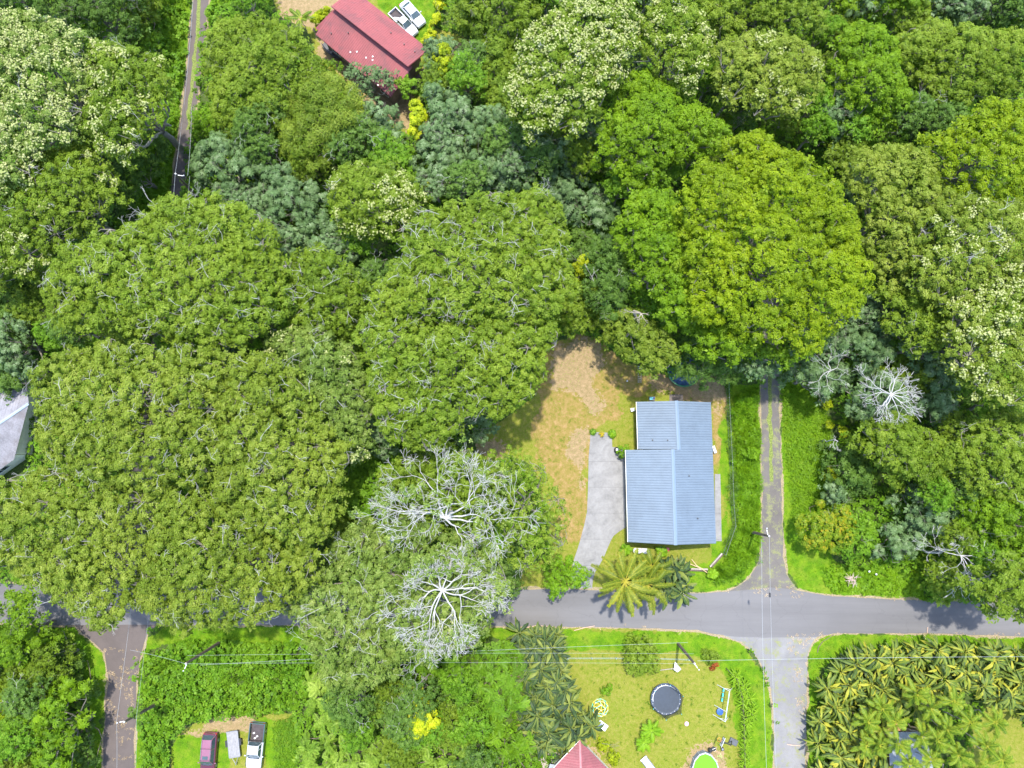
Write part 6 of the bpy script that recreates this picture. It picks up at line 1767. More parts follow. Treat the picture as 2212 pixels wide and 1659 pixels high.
# ------------------------------------------------------------------ poles and wires
def pole(label, base, top, h, arms=True, angle=0.0, box=True, vine=False):
    b = p1(*base); t = p1(*top, h)
    root = empty('utility_pole', (b.x, b.y, 0), label, 'utility pole', 'utility poles')
    t = t - Vector((b.x, b.y, 0))
    MB().tube((0, 0, -.1), t, .20, .13, 10).build('pole', BK['brown'] if not arms else M_wood, root)
    ca, sa = math.cos(angle), math.sin(angle)
    if arms:
        m = MB().at((t.x, t.y, t.z - .35), angle); m.box((0, .16, 0), (1.7, .12, .12)); m.build('crossarm', M_wood, root)
        for s in (-.75, 0, .75):
            MB().at((t.x + ca * s - sa * .16, t.y + sa * s + ca * .16, t.z - .28)).lathe([(.05, 0), (.08, .08), (.05, .14), (.07, .2), (.03, .26)], 10).build('insulator', M_white, root)
    else:
        MB().at((t.x, t.y, t.z)).lathe([(.07, 0), (.11, .1), (.06, .2)], 10).build('insulator', M_white, root)
        MB().at((t.x, t.y, t.z - .3), angle).box((-.35, 0, 0), (.75, .07, .07)).build('bracket', M_white, root)
        MB().at((t.x - .9 * ca, t.y - .9 * sa, t.z - .22)).lathe([(.05, 0), (.08, .08), (.04, .18)], 10).build('insulator', M_white, root)
    return b + t if False else Vector((b.x + t.x, b.y + t.y, t.z))
PA = pole('wooden pole standing in the weeds left of the parked vehicles', (474, 1388), (402, 1433), 10.3, False, 1.2)
PB = pole('dark vine clad pole leaning over the lower left lane', (338, 1521), (269, 1559), 9.5, False, 0.2)
PC = pole('grey wooden pole beside the play lawn near the junction', (1465, 1391), (1500, 1433), 9.6, False, 2.2)
PD = pole('short grey pole beside the lane right of the blue roofed house', (1623, 1149), (1661, 1158), 8.0, False, -1.4)
PE = pole('pole with a white insulator over the upper left lane', (425, 425), (380, 376), 10.5, False, 3.0)
tree('vine', 'round tuft of vine growing on the dark lane pole', 'vine', 'bush', [(274, 1540), (282, 1530), (296, 1531), (303, 1542), (294, 1553), (279, 1552)], 7.6, mat='dark', light=.2, dens=2.5, D=.8, foot=(338, 1521), trunk_r=.03)

M_wire = paint('wire', (.20, .21, .21), .4, .3, vary=.05)
M_wire_l = paint('pale_wire', (.32, .35, .35), .4, .2, vary=.05)
def wire(label, a, b, sag=.7, r=.008, mat=None, splice=None):
    a = Vector(a); b = Vector(b)
    m = MB(); n = 24; pts = []
    for i in range(n + 1):
        t = i / n; q = a.lerp(b, t); q.z -= 4 * sag * t * (1 - t); pts.append(q)
    m.path(pts, r, 4)
    o = m.build('power_line', mat or M_wire_l)
    tag(o, label, 'power line', 'power lines')
    if splice is not None:
        i = int(splice * n); q = pts[i]
        MB().tube(q + Vector((-.05, .25, -.05)), q + Vector((-.05, -.25, -.05)), .11, .11, 10).build('splice_box', M_black, o)
    return o
up = Vector((0, 0, .15))
wire('upper wire running along the road from the weed pole to the junction pole', PA + up, PC + up, .5)
wire('middle wire running along the road to the junction pole', PA + Vector((-.2, .7, -.6)), PC + Vector((.1, .9, -.6)), .6)
wire('faint lower wire running along the road verge', PA + Vector((.9, -.6, -1.6)), PC + Vector((-.3, 1.9, -1.6)), .6, .011)
wire('pale wire running right from the junction pole over the thicket', PC + Vector((.3, .3, .1)), p1(2400, 1418, 9.6), .5, .014)
wire('short wire from the weed pole to the lane wires', PA + up, p1(281, 1404, 9.6), .2, .011)
wire('left wire along the lower left lane', PB + Vector((-.9, 0, 0)), PE + up, .9, .011)
wire('right wire along the lower left lane', PB + Vector((.9, .3, -.8)), PE + Vector((1.4, 0, -.6)), .9, .009)
wire('left wire running down past the vine clad pole', PB + Vector((-.9, 0, 0)), p1(246, 1800, 9.5), .3, .011)
wire('right wire running down past the vine clad pole', PB + Vector((.9, .3, -.8)), p1(285, 1800, 9.0), .3, .009)
wire('pale wire over the upper left lane', PE + up, p1(425, -160, 10.5), .8, .011)
wire('thin wire over the right side of the upper left lane', PE + Vector((1.2, 0, -.5)), p1(414, 230, 10), .2, .012)
wire('wire with a black splice hanging over the junction', PD + up, p1(1684, 1800, 8.5), .5, .010, splice=.22)
wire('wire from the short grey pole over the junction', PD + Vector((-.8, -.5, -.2)), p1(1662, 1800, 8.5), .6, .013)

# ------------------------------------------------------------------ things in the play lawn
def trampoline():
    c = p1(1436, 1506, 0)
    root = empty('trampoline', (c.x, c.y, 0), 'round trampoline with a dark mat and sagging net on the play lawn', 'trampoline')
    Rr = 1.85; z = .75
    MB().lathe([(Rr - .22, z - .012), (Rr - .22, z + .0)], 40).build('mat', paint('trampoline_mat', (.026, .036, .050), .7, vary=.08), root)
    MB().torus((0, 0, z), Rr + .02, .03, 40, 6).build('frame', M_metal, root)
    m = MB(); n = 40; vs = []
    for r, zz in ((Rr - .22, z + .02), (Rr + .06, z + .06)):
        vs += [(r * math.cos(2 * math.pi * i / n), r * math.sin(2 * math.pi * i / n), zz) for i in range(n)]
    m.add(vs, [(i, (i + 1) % n, n + (i + 1) % n, n + i) for i in range(n)])
    m.build('pad', paint('blue_grey_pad', (.03, .045, .07), .6, vary=.3, scale=4), root)
    m = MB()
    for i in range(0, n):
        if i % 2: continue
        a = 2 * math.pi * i / n
        m.box(((Rr - .1) * math.cos(a), (Rr - .1) * math.sin(a), z + .075), (.07, .07, .01))
    for k in range(5, 21):
        a0, a1 = 2 * math.pi * k / n, 2 * math.pi * (k + 1) / n
        m.tube(((Rr - .2) * math.cos(a0), (Rr - .2) * math.sin(a0), z + .10), ((Rr - .2) * math.cos(a1), (Rr - .2) * math.sin(a1), z + .10), .045, .045, 5)
    m.build('edge_trim', M_white, root)
    posts = []
    for k in range(6):
        a = 2 * math.pi * k / 6 + .35
        posts.append((math.cos(a) * (Rr + .10), math.sin(a) * (Rr + .10)))
        l = MB(); l.tube((posts[-1][0], posts[-1][1], 0), (posts[-1][0], posts[-1][1], z), .03, .03, 6); l.build('leg', M_metal, root)
        p = MB(); p.tube((posts[-1][0], posts[-1][1], z), (posts[-1][0] * 1.02, posts[-1][1] * 1.02, 2.3 if k in (3, 4, 5) else 1.9), .022, .022, 6)
        p.tube((posts[-1][0] * 1.02, posts[-1][1] * 1.02, 2.25 if k in (3, 4, 5) else 1.88), (posts[-1][0] * 1.02, posts[-1][1] * 1.02, 2.34 if k in (3, 4, 5) else 1.96), .05, .05, 6, 1)
        p.build('net_post', [M_black, M_teal], root)
    # net: dark translucent cloth hanging between posts on the lower right side
    mt = bpy.data.materials.new('net'); mt.use_nodes = True; nt = mt.node_tree
    b = nt.nodes['Principled BSDF']; b.inputs['Base Color'].default_value = (.02, .025, .03, 1); b.inputs['Alpha'].default_value = .62
    m = MB()
    for k in (3, 4, 5, 0):
        a = posts[k]; c2 = posts[(k + 1) % 6]
        vs = []
        for t in np.linspace(0, 1, 7):
            bx, by = a[0] * (1 - t) + c2[0] * t, a[1] * (1 - t) + c2[1] * t
            nr = math.hypot(bx, by); sag = math.sin(math.pi * t)
            k0 = (Rr - .05) / nr
            vs += [(bx * (k0 * sag + 1 - sag), by * (k0 * sag + 1 - sag), z + .05), (bx * 1.02, by * 1.02, 2.3 - .35 * sag)]
        m.add(vs, [(2 * i, 2 * i + 2, 2 * i + 3, 2 * i + 1) for i in range(6)])
    m.build('net', mt, root)
trampoline()

def dome():
    c = p1(1296, 1528, 0)
    root = empty('climbing_dome', (c.x, c.y, 0), 'teal and yellow geodesic climbing dome on the play lawn', 'climbing frame')
    Rr = 1.05
    def ring(n, el, off): return [(Rr * math.cos(el) * math.cos(off + 2 * math.pi * i / n), Rr * math.cos(el) * math.sin(off + 2 * math.pi * i / n), Rr * math.sin(el) * 1.05) for i in range(n)]
    r0 = ring(10, .02, .1); r1 = ring(10, .5, .1 + .314); r2 = ring(5, 1.0, .1 + .1); top = [(0, 0, Rr * 1.05)]
    m = MB(); k = 0
    def e(a, b, c=None):
        nonlocal k; m.tube(a, b, .032, .032, 6, (k % 2) if c is None else c); k += 1
    for i in range(10):
        e(r0[i], r0[(i + 1) % 10], i % 3 == 0); e(r1[i], r1[(i + 1) % 10], i % 2)
        e(r0[i], r1[i], 0); e(r0[(i + 1) % 10], r1[i], 1)
        e(r1[i], r2[(i // 2) % 5], i % 2)
        if i % 2 == 0: e(r1[i], r2[(i // 2 - 1) % 5], 1)
    for i in range(5):
        e(r2[i], r2[(i + 1) % 5], 0); e(r2[i], top[0], 1)
    m.build('tubes', [paint('teal_tube', (.12, .50, .38), .4), M_yellow], root)
    m = MB()
    for q in r1 + r2 + top: m.box(q, (.08, .08, .08))
    m.build('joint', M_white, root)
dome()

def simple_table():
    c = p1(1300, 1563, 0)
    root = empty('table', (c.x, c.y, 0), 'white folding table below the climbing dome', 'table', None, -.62)
    m = MB().box((0, 0, .72), (1.25, .80, .05)); m.build('tabletop', M_white, root, bevel=.015)
    for sx in (-1, 1):
        for sy in (-1, 1):
            MB().tube((sx * .5, sy * .32, 0), (sx * .52, sy * .33, .695), .018, .018, 6).build('leg', M_metal, root)
simple_table()

def swings():
    a = p1(1576, 1493, 2.0); b = p1(1566.5, 1559, 2.0)
    mid = (a + b) / 2; dd = a - b; L = dd.length
    root = empty('swing_set', (mid.x, mid.y, 0), 'pale metal swing set with teal seats at the right side of the play lawn', 'swing set', None, math.atan2(dd.y, dd.x))
    h = 2.0
    MB().tube((-L / 2, 0, h), (L / 2, 0, h), .045, .045, 8).build('top_bar', paint('pale_blue_tube', (.42, .62, .68), .35), root)
    for x in (-L / 2, -L * .18, L / 2):
        m = MB(); m.tube((x, 0, h), (x, .95, 0), .035, .035, 6)
        m.tube((x, 0, h), (x, -.95, 0), .035, .035, 6) if x != -L * .18 else None
        m.tube((x, .45, 1.05), (x, -.45, 1.05), .02, .02, 6) if x != -L * .18 else None
        m.build('leg', M_white, root)
    for x in (L * .40, L * .24, L * .08):
        m = MB()
        for s in (-.22, .22): m.tube((x + s, 0, h), (x + s, .25, .55), .012, .012, 4)
        st = m.build('chain', M_metal, root)
        MB().at((x, .25, .52)).box((0, 0, 0), (.46, .18, .05)).build('seat', M_teal, root, bevel=.01)
    x = -L * .32
    m = MB()
    for s in (-.3, .3): m.tube((x + s, .02, h), (x + s * .9, .3, .5), .012, .012, 4)
    m.build('chain', M_metal, root)
    MB().at((x, .3, .46)).lathe([(.0, .0), (.34, .0), (.40, .04), (.40, .08), (.30, .10), (.0, .11)], 20).build('seat', M_bluep, root, True)
swings()

def hoop():
    bb = p1(1554, 1599, 3.0); base = p1(1580, 1600, 0)
    root = empty('basketball_hoop', (base.x, base.y, 0), 'portable basketball hoop with a grey base near the green pool', 'basketball hoop')
    d_ = bb - base
    dx = Vector((d_.x, d_.y, 0)); u = dx.normalized(); ang = math.atan2(u.y, u.x)
    MB().at((0, 0, .1), ang).box((-.25, 0, 0), (1.15, .80, .20), top=.85).build('base', paint('grey_base', (.06, .065, .07), .6, vary=.2), root, bevel=.04)
    q = u * (dx.length - .45)
    MB().tube((0, 0, .15), (q.x * .45, q.y * .45, 2.7), .06, .06, 8).tube((q.x * .45, q.y * .45, 2.7), (q.x, q.y, 3.0), .045, .045, 6).tube((q.x * .4, q.y * .4, 2.35), (q.x, q.y, 2.7), .035, .035, 6).build('post', M_black, root)
    b = MB().at((dx.x - u.x * .4, dx.y - u.y * .4, 3.0), ang); b.box((0, 0, 0), (.05, 1.15, .75)); bd = b.build('backboard', M_white, root, bevel=.01)
    m = MB().at((dx.x - u.x * .37, dx.y - u.y * .37, 2.95), ang)
    for (y, z, sy, sz) in ((0, .18, .5, .04), (0, -.18, .5, .04), (-.23, 0, .04, .32), (.23, 0, .04, .32), (0, .39, 1.15, .05), (0, -.29, 1.15, .05), (-.56, .05, .05, .64), (.56, .05, .05, .64)): m.box((.01, y, z), (.012, sy, sz))
    m.build('backboard_marking', M_black, bd)
    MB().torus((dx.x - u.x * .1, dx.y - u.y * .1, 2.72), .23, .015, 20, 6).build('rim', paint('orange_rim', (.7, .2, .03), .4), root)
hoop()

def pool():
    c = p1(1519, 1651, 0)
    root = empty('swimming_pool', (c.x, c.y, 0), 'above ground pool of bright green water at the bottom edge', 'pool')
    Rx = 1.62; h = 1.1; n = 14
    def ring(k, z): return [(k * Rx * math.cos(2 * math.pi * i / n + .2), k * Rx * 1.5 * math.sin(2 * math.pi * i / n + .2) - .8, z) for i in range(n)]
    m = MB(); rs = [ring(1.0, 0), ring(1.0, h), ring(1.08, h + .02), ring(1.08, h - .04), ring(1.03, 0)]
    vs = sum(rs, [])
    m.add(vs, [(j * n + i, j * n + (i + 1) % n, ((j + 1) % 5) * n + (i + 1) % n, ((j + 1) % 5) * n + i) for j in range(5) for i in range(n)])
    m.build('wall', paint('pale_grey_liner', (.20, .24, .29), .5, vary=.2), root)
    mt, nt, b = new_mat('green_water'); b.inputs['Base Color'].default_value = (.10, .30, .003, 1); b.inputs['Roughness'].default_value = .25
    bump(nt, b, noise(nt, 3, 3), .1, .02)
    w_ = MB(); w_.add(ring(.995, h - .18), [tuple(range(n))]); w_.build('water', mt, root)
    m = MB()
    for i in range(n):
        a = rs[1][i]; b2 = rs[1][(i + 1) % n]
        m.tube((a[0] * 1.05, (a[1] + .8) * 1.05 - .8, 0), (a[0] * 1.05, (a[1] + .8) * 1.05 - .8, h + .03), .035, .035, 6)
        m.tube((a[0] * 1.04, (a[1] + .8) * 1.04 - .8, h + .04), (b2[0] * 1.04, (b2[1] + .8) * 1.04 - .8, h + .04), .035, .035, 6)
    m.build('rail', M_white, root)
    v = p1(1534, 1620, .3)
    o = empty('pool_pump', (v.x, v.y, 0), 'black pump barrel beside the green pool', 'pump')
    MB().lathe([(.22, 0), (.26, .2), (.26, .5), (.18, .6), (.10, .66)], 16).build('tank', M_black, o)
    MB().tube((.05, 0, .3), (.75, .2, .25), .05, .05, 8).build('hose', M_metal, o)
    v = p1(1542, 1617.5, .3)
    o = empty('bucket', (v.x, v.y, 0), 'black round bucket right of the pool pump', 'bucket')
    MB().lathe([(.18, 0), (.24, .36), (.25, .38), (.22, .38), (.17, .04)], 16).build('shell', M_black, o)
    MB().torus((0, 0, .38), .25, .012, 16, 5).build('rim', M_metal, o)
    v = p1(1560.5, 1618, .2)
    o = empty('crate', (v.x, v.y, 0), 'small dark crate below the basketball hoop', 'crate', None, .15)
    MB().box((0, 0, .15), (.34, .36, .30)).build('box', M_black, o, bevel=.02)
    MB().box((0, 0, .31), (.20, .22, .02)).build('lid', M_metal, o)
pool()

def lounger():
    v = p1(1400, 1650, 0)
    root = empty('sun_lounger', (v.x, v.y, 0), 'white and grey lounger cut by the bottom edge of the play lawn', 'lounger', None, R(-52))
    m = MB()
    for y in (-.25, 0, .25): m.box((0, y, .40), (1.9, .21, .05))
    m.build('seat', M_white, root, bevel=.01)
    m = MB()
    for s in (-1, 1): m.tube((-1.0, s * .42, .38), (1.0, s * .42, .38), .045, .045, 8)
    m.build('frame', M_teal if False else M_metal, root)
    m = MB().at((-1.0, 0, .46)); m.box((0, 0, 0), (.22, .92, .12)); m.build('pillow', M_white, root, bevel=.04)
    for sx in (-.8, .8):
        for s in (-1, 1): MB().tube((sx, s * .42, 0), (sx, s * .42, .37), .025, .025, 6).build('leg', M_metal, root)
lounger()

def clutter():
    # fallen post with a white triangular panel
    a, b = p1(1425, 1448, .1), p1(1458, 1444, .9); root = empty('post', (a.x, a.y, 0), 'leaning grey post carrying a white triangular panel under the wires', 'post')
    b = b - Vector((a.x, a.y, 0))
    MB().tube((0, 0, .05), b, .06, .05, 6).build('shaft', M_wood, root)
    MB().at(b).add([(-.15, -.15, 0), (.0, .85, .12), (.75, -.05, .1), (.30, -.45, -.05), (-.15, -.15, .05), (.0, .85, .17), (.75, -.05, .15), (.30, -.45, .0)], [(3, 2, 1, 0), (4, 5, 6, 7), (0, 1, 5, 4), (1, 2, 6, 5), (2, 3, 7, 6), (3, 0, 4, 7)]).build('panel', M_white, root)
    # propane tank
    v = p1(1384, 1189, 0); root = empty('propane_tank', (v.x, v.y, 0), 'long white propane tank in front of the blue roofed house', 'gas tank', None, -.03)
    m = MB(); prof = [(0.02, -1.08), (.18, -1.05), (.30, -.95), (.35, -.80), (.35, .80), (.30, .95), (.18, 1.05), (.02, 1.08)]
    m.T = Matrix.Translation((0, 0, .55)) @ Matrix.Rotation(R(90), 4, 'Y')
    m.lathe(prof, 20); m.build('tank', M_white, root, True)
    MB().lathe([(.13, 0), (.13, .12), (.10, .16), (.0, .16)], 12, c=(0, 0, .88)).build('dome_cover', M_white, root)
    for x in (-.6, .6): MB().box((x, 0, .13), (.14, .5, .26)).build('leg', M_wood, root)
    MB().tube((-.02, .05, 1.0), (-.15, .85, .4), .015, .015, 5).build('gas_pipe', M_dred, root)
    # wheel used as planter
    v = p1(1333, 972, .2); root = empty('barrel', (v.x, v.y, 0), 'black round barrel with a white star shaped top on the driveway edge', 'barrel')
    MB().lathe([(.34, 0), (.40, .12), (.40, .5), (.34, .62), (.26, .62), (.26, .60)], 24).build('shell', M_rubber, root)
    m = MB().lathe([(.25, .605), (.24, .63), (.05, .66)], 5); m.build('lid', M_white, root)
    # ladder under the olive tree
    a, b = p1(1382, 790, 2.4), p1(1382, 827, .05); root = empty('ladder', (b.x, b.y, 0), 'metal ladder leaning into the olive tree at the top of the lawn', 'ladder')
    m = MB(); top = Vector((a.x - b.x, a.y - b.y, 2.4)); side = Vector((.22, 0, 0))
    for s in (-1, 1): MB().tube(side * s, top + side * s, .035, .035, 4).build('rail', M_metal, root)
    for i in range(9): q = top * ((i + .5) / 9); m.tube(q - side, q + side, .022, .022, 5)
    m.build('rungs', M_white, root)
    # round green pool behind the house
    v = p1(1474, 803, 0); root = empty('water_tank', (v.x, v.y, 0), 'round green walled tank with a dark blue cover behind the blue roofed house', 'tank')
    n = 32; m = MB(); m.lathe([(2.0, 0), (2.08, .9), (2.14, .95), (2.14, 1.0), (1.98, 1.0), (1.95, .55)], n); m.build('wall', M_green, root)
    m = MB(); vs = []; rr = random.Random(4)
    for r, z in ((1.93, .72), (1.4, .60), (.8, .66), (.25, .56)):
        vs += [(r * math.cos(2 * math.pi * i / n), r * math.sin(2 * math.pi * i / n), z + rr.uniform(-.06, .06)) for i in range(n)]
    m.add(vs, [(j * n + i, j * n + (i + 1) % n, (j + 1) * n + (i + 1) % n, (j + 1) * n + i) for j in range(3) for i in range(n)] + [tuple(range(3 * n, 4 * n))])
    m.build('cover', paint('dark_blue_cover', (.03, .07, .14), .35, vary=.3), root)
    v = p1(1451, 822, .9); t = empty('toys', (v.x, v.y, .70), 'pink and lilac toys at the rim of the round green tank', 'toys')
    for i in range(4): MB().at((i * .12, -i * .10, .06), i * .7).box((0, 0, 0), (.16, .07, .07)).build('toy', [M_pink, M_white][i % 2], t, bevel=.02)
    # blue tub and other bits at the house
    v = p1(1408, 861, .2); o = empty('tub', (v.x, v.y, 0), 'blue and teal tub against the back wall of the blue roofed house', 'tub')
    m = MB(); m.box((0, 0, .15), (.8, .5, .04)); [m.box(c_, s_) for c_, s_ in (((0, -.24, .25), (.8, .04, .22)), ((0, .24, .25), (.8, .04, .22)), ((-.38, 0, .25), (.04, .44, .22)), ((.38, 0, .25), (.04, .44, .22)))]
    m.build('shell', M_black, o); MB().box((-.08, 0, .25), (.42, .36, .16)).build('contents', M_teal, o, bevel=.02); MB().tube((0, -.1, .38), (.35, .15, .5), .03, .03, 6).build('handle', M_bluep, o)
    v = p1(1368, 885, .5); o = empty('chair', (v.x - .1, v.y, 0), 'small pale chair by the upper left wall of the blue roofed house', 'chair', None, .2)
    MB().box((0, 0, .42), (.42, .42, .04)).build('seat', M_white, o); MB().box((.2, 0, .66), (.04, .42, .44)).build('backrest', M_trim, o)
    for sx in (-.18, .18):
        for sy in (-.18, .18): MB().box((sx, sy, .2), (.035, .035, .4)).build('leg', M_metal, o)
    v = p1(1543, 971, .3); o = empty('bench', (v.x, v.y, 0), 'small white bench with clutter at the right wall of the blue roofed house', 'bench', None, -1.3)
    MB().box((0, 0, .40), (.95, .34, .05)).build('seat', M_white, o); MB().box((-.2, 0, .52), (.3, .2, .18)).build('box', M_wood, o, bevel=.02)
    for s in (-.4, .4): MB().box((s, 0, .19), (.05, .3, .36)).build('leg', M_metal, o)
    for (x, y, lab, mt, s) in ((1427, 1184, 'green bucket', M_green, .22), (1442, 1186.5, 'red toy crate', M_redp, .18)):
        v = p1(x, y); o = empty('bucket' if mt is M_green else 'toy_crate', (v.x, v.y, 0), lab + ' on the grass right of the white propane tank', lab.split()[-1])
        if mt is M_green:
            MB().lathe([(s * .8, 0), (s, .3), (s * 1.08, .32), (s * .9, .32), (s * .7, .05)], 16).build('shell', paint('light_green_plastic', (.05, .40, .18), .4), o)
            MB().torus((0, 0, .33), s, .012, 16, 4).build('rim', M_white, o)
        else:
            MB().box((0, 0, .03), (.34, .40, .04)).box((0, -.19, .14), (.34, .03, .2)).box((0, .19, .14), (.34, .03, .2)).box((-.16, 0, .14), (.03, .35, .2)).box((.16, 0, .14), (.03, .35, .2)).build('shell', mt, o)
            MB().box((.03, .05, .12), (.14, .16, .12)).build('contents', M_pink, o, bevel=.02)
    v = p1(1483, 1563); o = empty('toy', (v.x, v.y, 0), 'small pink and white toy lying on the play lawn', 'toy')
    MB().lathe([(.0, 0), (.20, .02), (.27, .10), (.20, .18), (.0, .20)], 12).build('cushion', M_pink, o, True); MB().box((-.12, .1, .17), (.2, .14, .08)).build('cloth', M_white, o, bevel=.03)
    # grey tank by the red house
    v = p1(1012, 146, 0); root = empty('water_tank', (v.x, v.y, 0), 'round grey tank with a pale cover among trees right of the red roof', 'tank')
    n = 28; m = MB(); m.lathe([(1.75, 0), (1.78, 1.3), (1.86, 1.36), (1.7, 1.36), (1.7, 1.2)], n); m.build('wall', M_metal, root)
    m = MB(); m.lathe([(1.70, 1.25), (1.1, 1.38), (.5, 1.42), (.02, 1.45)], n); m.build('cover', paint('grey_cover', (.20, .22, .25), .5, vary=.5, scale=.9), root, True)
    v = p1(975, 30, 0); root = empty('bathtub', (v.x, v.y, 0), 'dark green tub full of plants at the top right of the sedan lawn', 'tub', None, 1.55)
    m = MB(); m.box((0, 0, .3), (1.7, .85, .5), top=1.1); m.build('shell', M_green, root, bevel=.1)
    MB().box((0, 0, .56), (1.5, .7, .06)).build('soil', M_dwood, root)
    # old boat hull left of red house
    v = p1(722, 113, 0); root = empty('boat', (v.x, v.y, 0), 'old dark boat hull beside the lower eave of the red roof', 'boat', None, -.72)
    secs = []
    for i in range(11):
        t = i / 10; ww = .85 * math.sin(math.pi * (.12 + .82 * t)) ** .7; zz = .15 * (1 - t)
        secs.append((-1.9 + 3.8 * t, ww))
    vs = []; fs = []
    for x, ww in secs: vs += [(x, -ww, .75), (x, -ww * .7, .15), (x, ww * .7, .15), (x, ww, .75), (x, ww * .88, .75), (x, ww * .6, .25), (x, -ww * .6, .25), (x, -ww * .88, .75)]
    for i in range(10):
        for j in range(8): fs.append((i * 8 + j, i * 8 + (j + 1) % 8, (i + 1) * 8 + (j + 1) % 8, (i + 1) * 8 + j))
    fs += [tuple(range(8)), tuple(range(87, 79, -1))]
    MB().add(vs, fs).build('hull', M_black, root); MB().box((0, 0, .55), (.25, 1.2, .04)).build('seat', M_wood, root)
    # timber edging
    for lab, a, b, w_ in (('long grey timber edging on the corner of the front lawn', (1470, 1229.5), (1528, 1231), .42), ('slanting grey timber edging on the corner of the front lawn', (1534, 1225), (1560, 1196), .42)):
        a, b = p1(*a), p1(*b); mid = (a + b) / 2; dd = b - a
        o = empty('timber_edging', (mid.x, mid.y, 0), lab, 'timber', 'timber edging', math.atan2(dd.y, dd.x))
        L = dd.length
        MB().box((0, w_ * .25, .16), (L, w_ * .4, .32)).build('beam', M_wood, o, bevel=.02)
        MB().box((.05, -w_ * .25, .10), (L * .97, w_ * .4, .2)).build('lower_beam', M_dwood, o, bevel=.02)
    for lab, pts in (('long dry palm stem lying on the front lawn corner', [(1459, 1206), (1490, 1218), (1515, 1228), (1538, 1245)]), ('short dry palm stem crossing the long one', [(1494, 1208), (1505, 1222), (1520, 1231)])):
        w3 = [p1(x, y, .12 + .12 * i) for i, (x, y) in enumerate(pts)]
        o = MB().path(w3, .06, 6).build('palm_stem', paint('dry_stem', (.42, .32, .16), .8)); tag(o, lab, 'stem', 'dry palm stems')
    for i, (lab, pts) in enumerate((('dark curved branch lying on the verge left of the corner thicket', [(1766, 1410), (1768, 1398), (1777, 1386), (1790, 1378), (1801, 1371)]), ('reddish forked twig on the road edge above the thicket', [(2004, 1355), (2003, 1366), (2010, 1374)]), ('dry branch on the road edge left of the play lawn', [(1135, 1356), (1160, 1351), (1195, 1354)]),
                  ('pale twig lying on the road edge near the broad leaved clump', [(1240, 1362), (1262, 1356), (1285, 1352)]), ('pale branch lying across the lower right lane', [(1700, 1608), (1712, 1610), (1728, 1611)]))):
        w3 = [p1(x, y, .06) for x, y in pts]
        o = MB().path(w3, .045, 5).build('fallen_branch', BK['brown'] if i == 0 else M_redp if False else paint('dry_twig', (.45, .30, .22), .8)); tag(o, lab, 'branch', 'fallen branches')
    # white scraps on the grass
    for i, (x, y, lab) in enumerate(((1354.5, 823, 'small white ball on the brown lawn left of the ladder'), (1888, 1239, 'white scrap in the weeds below the orange bush'), (1873, 1233, 'tiny white scrap left of another in the weeds'))):
        v = p1(x, y); o = MB().lathe([(.02, 0), (.12, .05), (.13, .12), (.07, .19), (.01, .2)], 10).build('scrap' if i else 'ball', M_white, smooth=True); o.location = (v.x, v.y, 0.02 if i == 0 else .5); tag(o, lab, 'ball' if i == 0 else 'scrap')
    # pile of dry fronds
    v = p1(1838, 1252); root = empty('brush_pile', (v.x, v.y, 0), 'pinkish pile of dry sticks on the bright grass right of the lane', 'brush pile')
    m = MB(); rr = random.Random(9)
    for i in range(40):
        a = rr.uniform(0, 6.28); l = rr.uniform(.4, .95); q = Vector((rr.uniform(-.5, .5), rr.uniform(-.4, .4), rr.uniform(.35, .7)))
        m.tube(q, q + Vector((l * math.cos(a), l * math.sin(a), rr.uniform(-.2, .1))), .025, .012, 4)
    m.build('sticks', paint('pink_stick', (.50, .36, .32), .8), root)
clutter()

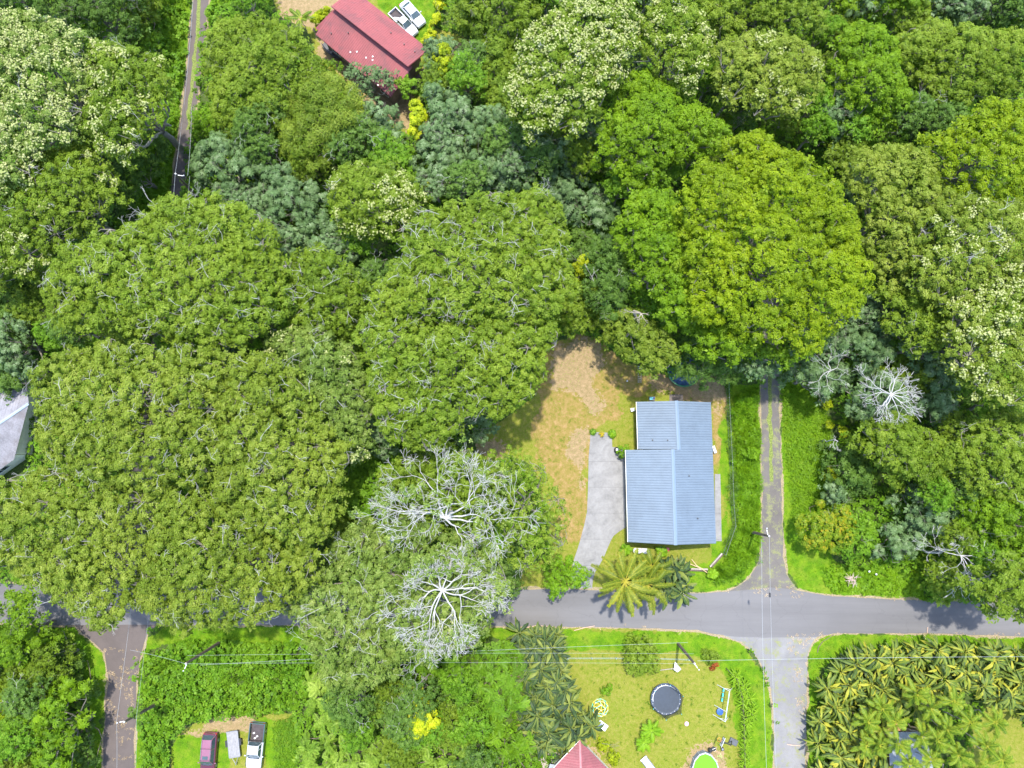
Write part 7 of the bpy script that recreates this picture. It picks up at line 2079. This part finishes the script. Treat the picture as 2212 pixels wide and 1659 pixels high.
# ------------------------------------------------------------------ fences
def fence(label, pts, h, mat, rails=(.1, .95), step=2.0, mesh_=True, post_r=.03):
    w3 = [p1(x, y) for x, y in pts]
    o = w3[0]
    root = empty('fence', (o.x, o.y, 0), label, 'fence')
    m = MB(); wires = MB()
    for i in range(len(w3) - 1):
        a, b = w3[i] - o, w3[i + 1] - o; L = (b - a).length; n = max(1, int(L / step))
        for k in range(n + (1 if i == len(w3) - 2 else 0)):
            q = a.lerp(b, k / n)
            MB().tube((q.x, q.y, 0), (q.x, q.y, h), post_r, post_r, 6).build('fence_post', mat, root)
        for f in rails: m.tube(a + Vector((0, 0, h * f)), b + Vector((0, 0, h * f)), .014, .014, 5)
        if mesh_:
            k = int(L / .22)
            for j in range(k):
                q = a.lerp(b, j / k); q2 = a.lerp(b, (j + 1) / k)
                wires.tube(q + Vector((0, 0, .1)), q2 + Vector((0, 0, h * .93)), .006, .006, 3, cap=False); wires.tube(q2 + Vector((0, 0, .1)), q + Vector((0, 0, h * .93)), .006, .006, 3, cap=False)
    m.build('rail', mat, root)
    if mesh_: wires.build('wire_mesh', mat, root)
fence('chain link fence between the blue roofed house and the overgrown strip', [(1568, 822), (1571, 900), (1576, 1000), (1579, 1090), (1583, 1135), (1562, 1196)], 1.4, M_metal)
fence('low blue grey rail fence under the wires at the top of the play lawn', [(1226, 1420), (1330, 1420), (1420, 1421), (1486, 1423)], .75, paint('blue_grey_board', (.28, .36, .38), .7), (.35, .9), 2.4, False, .05)
fence('dark fence in the hedge on the right of the play lawn', [(1568, 1443), (1587, 1462), (1598, 1500), (1602, 1560), (1604, 1680)], 1.2, M_dwood, (.15, .5, .95), 1.6, True, .05)
# vines on the chain link fence
cover('fence_vines', [[(1564, 830), (1577, 830), (1590, 1040), (1594, 1140), (1566, 1200), (1556, 1196), (1578, 1130), (1574, 1000), (1568, 900)]], 24, 1.4, 'long', 'dark', .45, tone=.45, seed=31, label='dark tangled vines on the chain link fence', clump=.8, cut=-1.2)
cover('pool_litter', [[(1530, 1625), (1560, 1635), (1575, 1700), (1550, 1700), (1545, 1650)]], 12, .12, 'round', 'cream', .5, tone=.6, seed=32, label='crumpled pale sheeting round the green pool', clump=.6, cut=-.5)

for o in bpy.data.objects:
    if 'used' in o: del o['used']
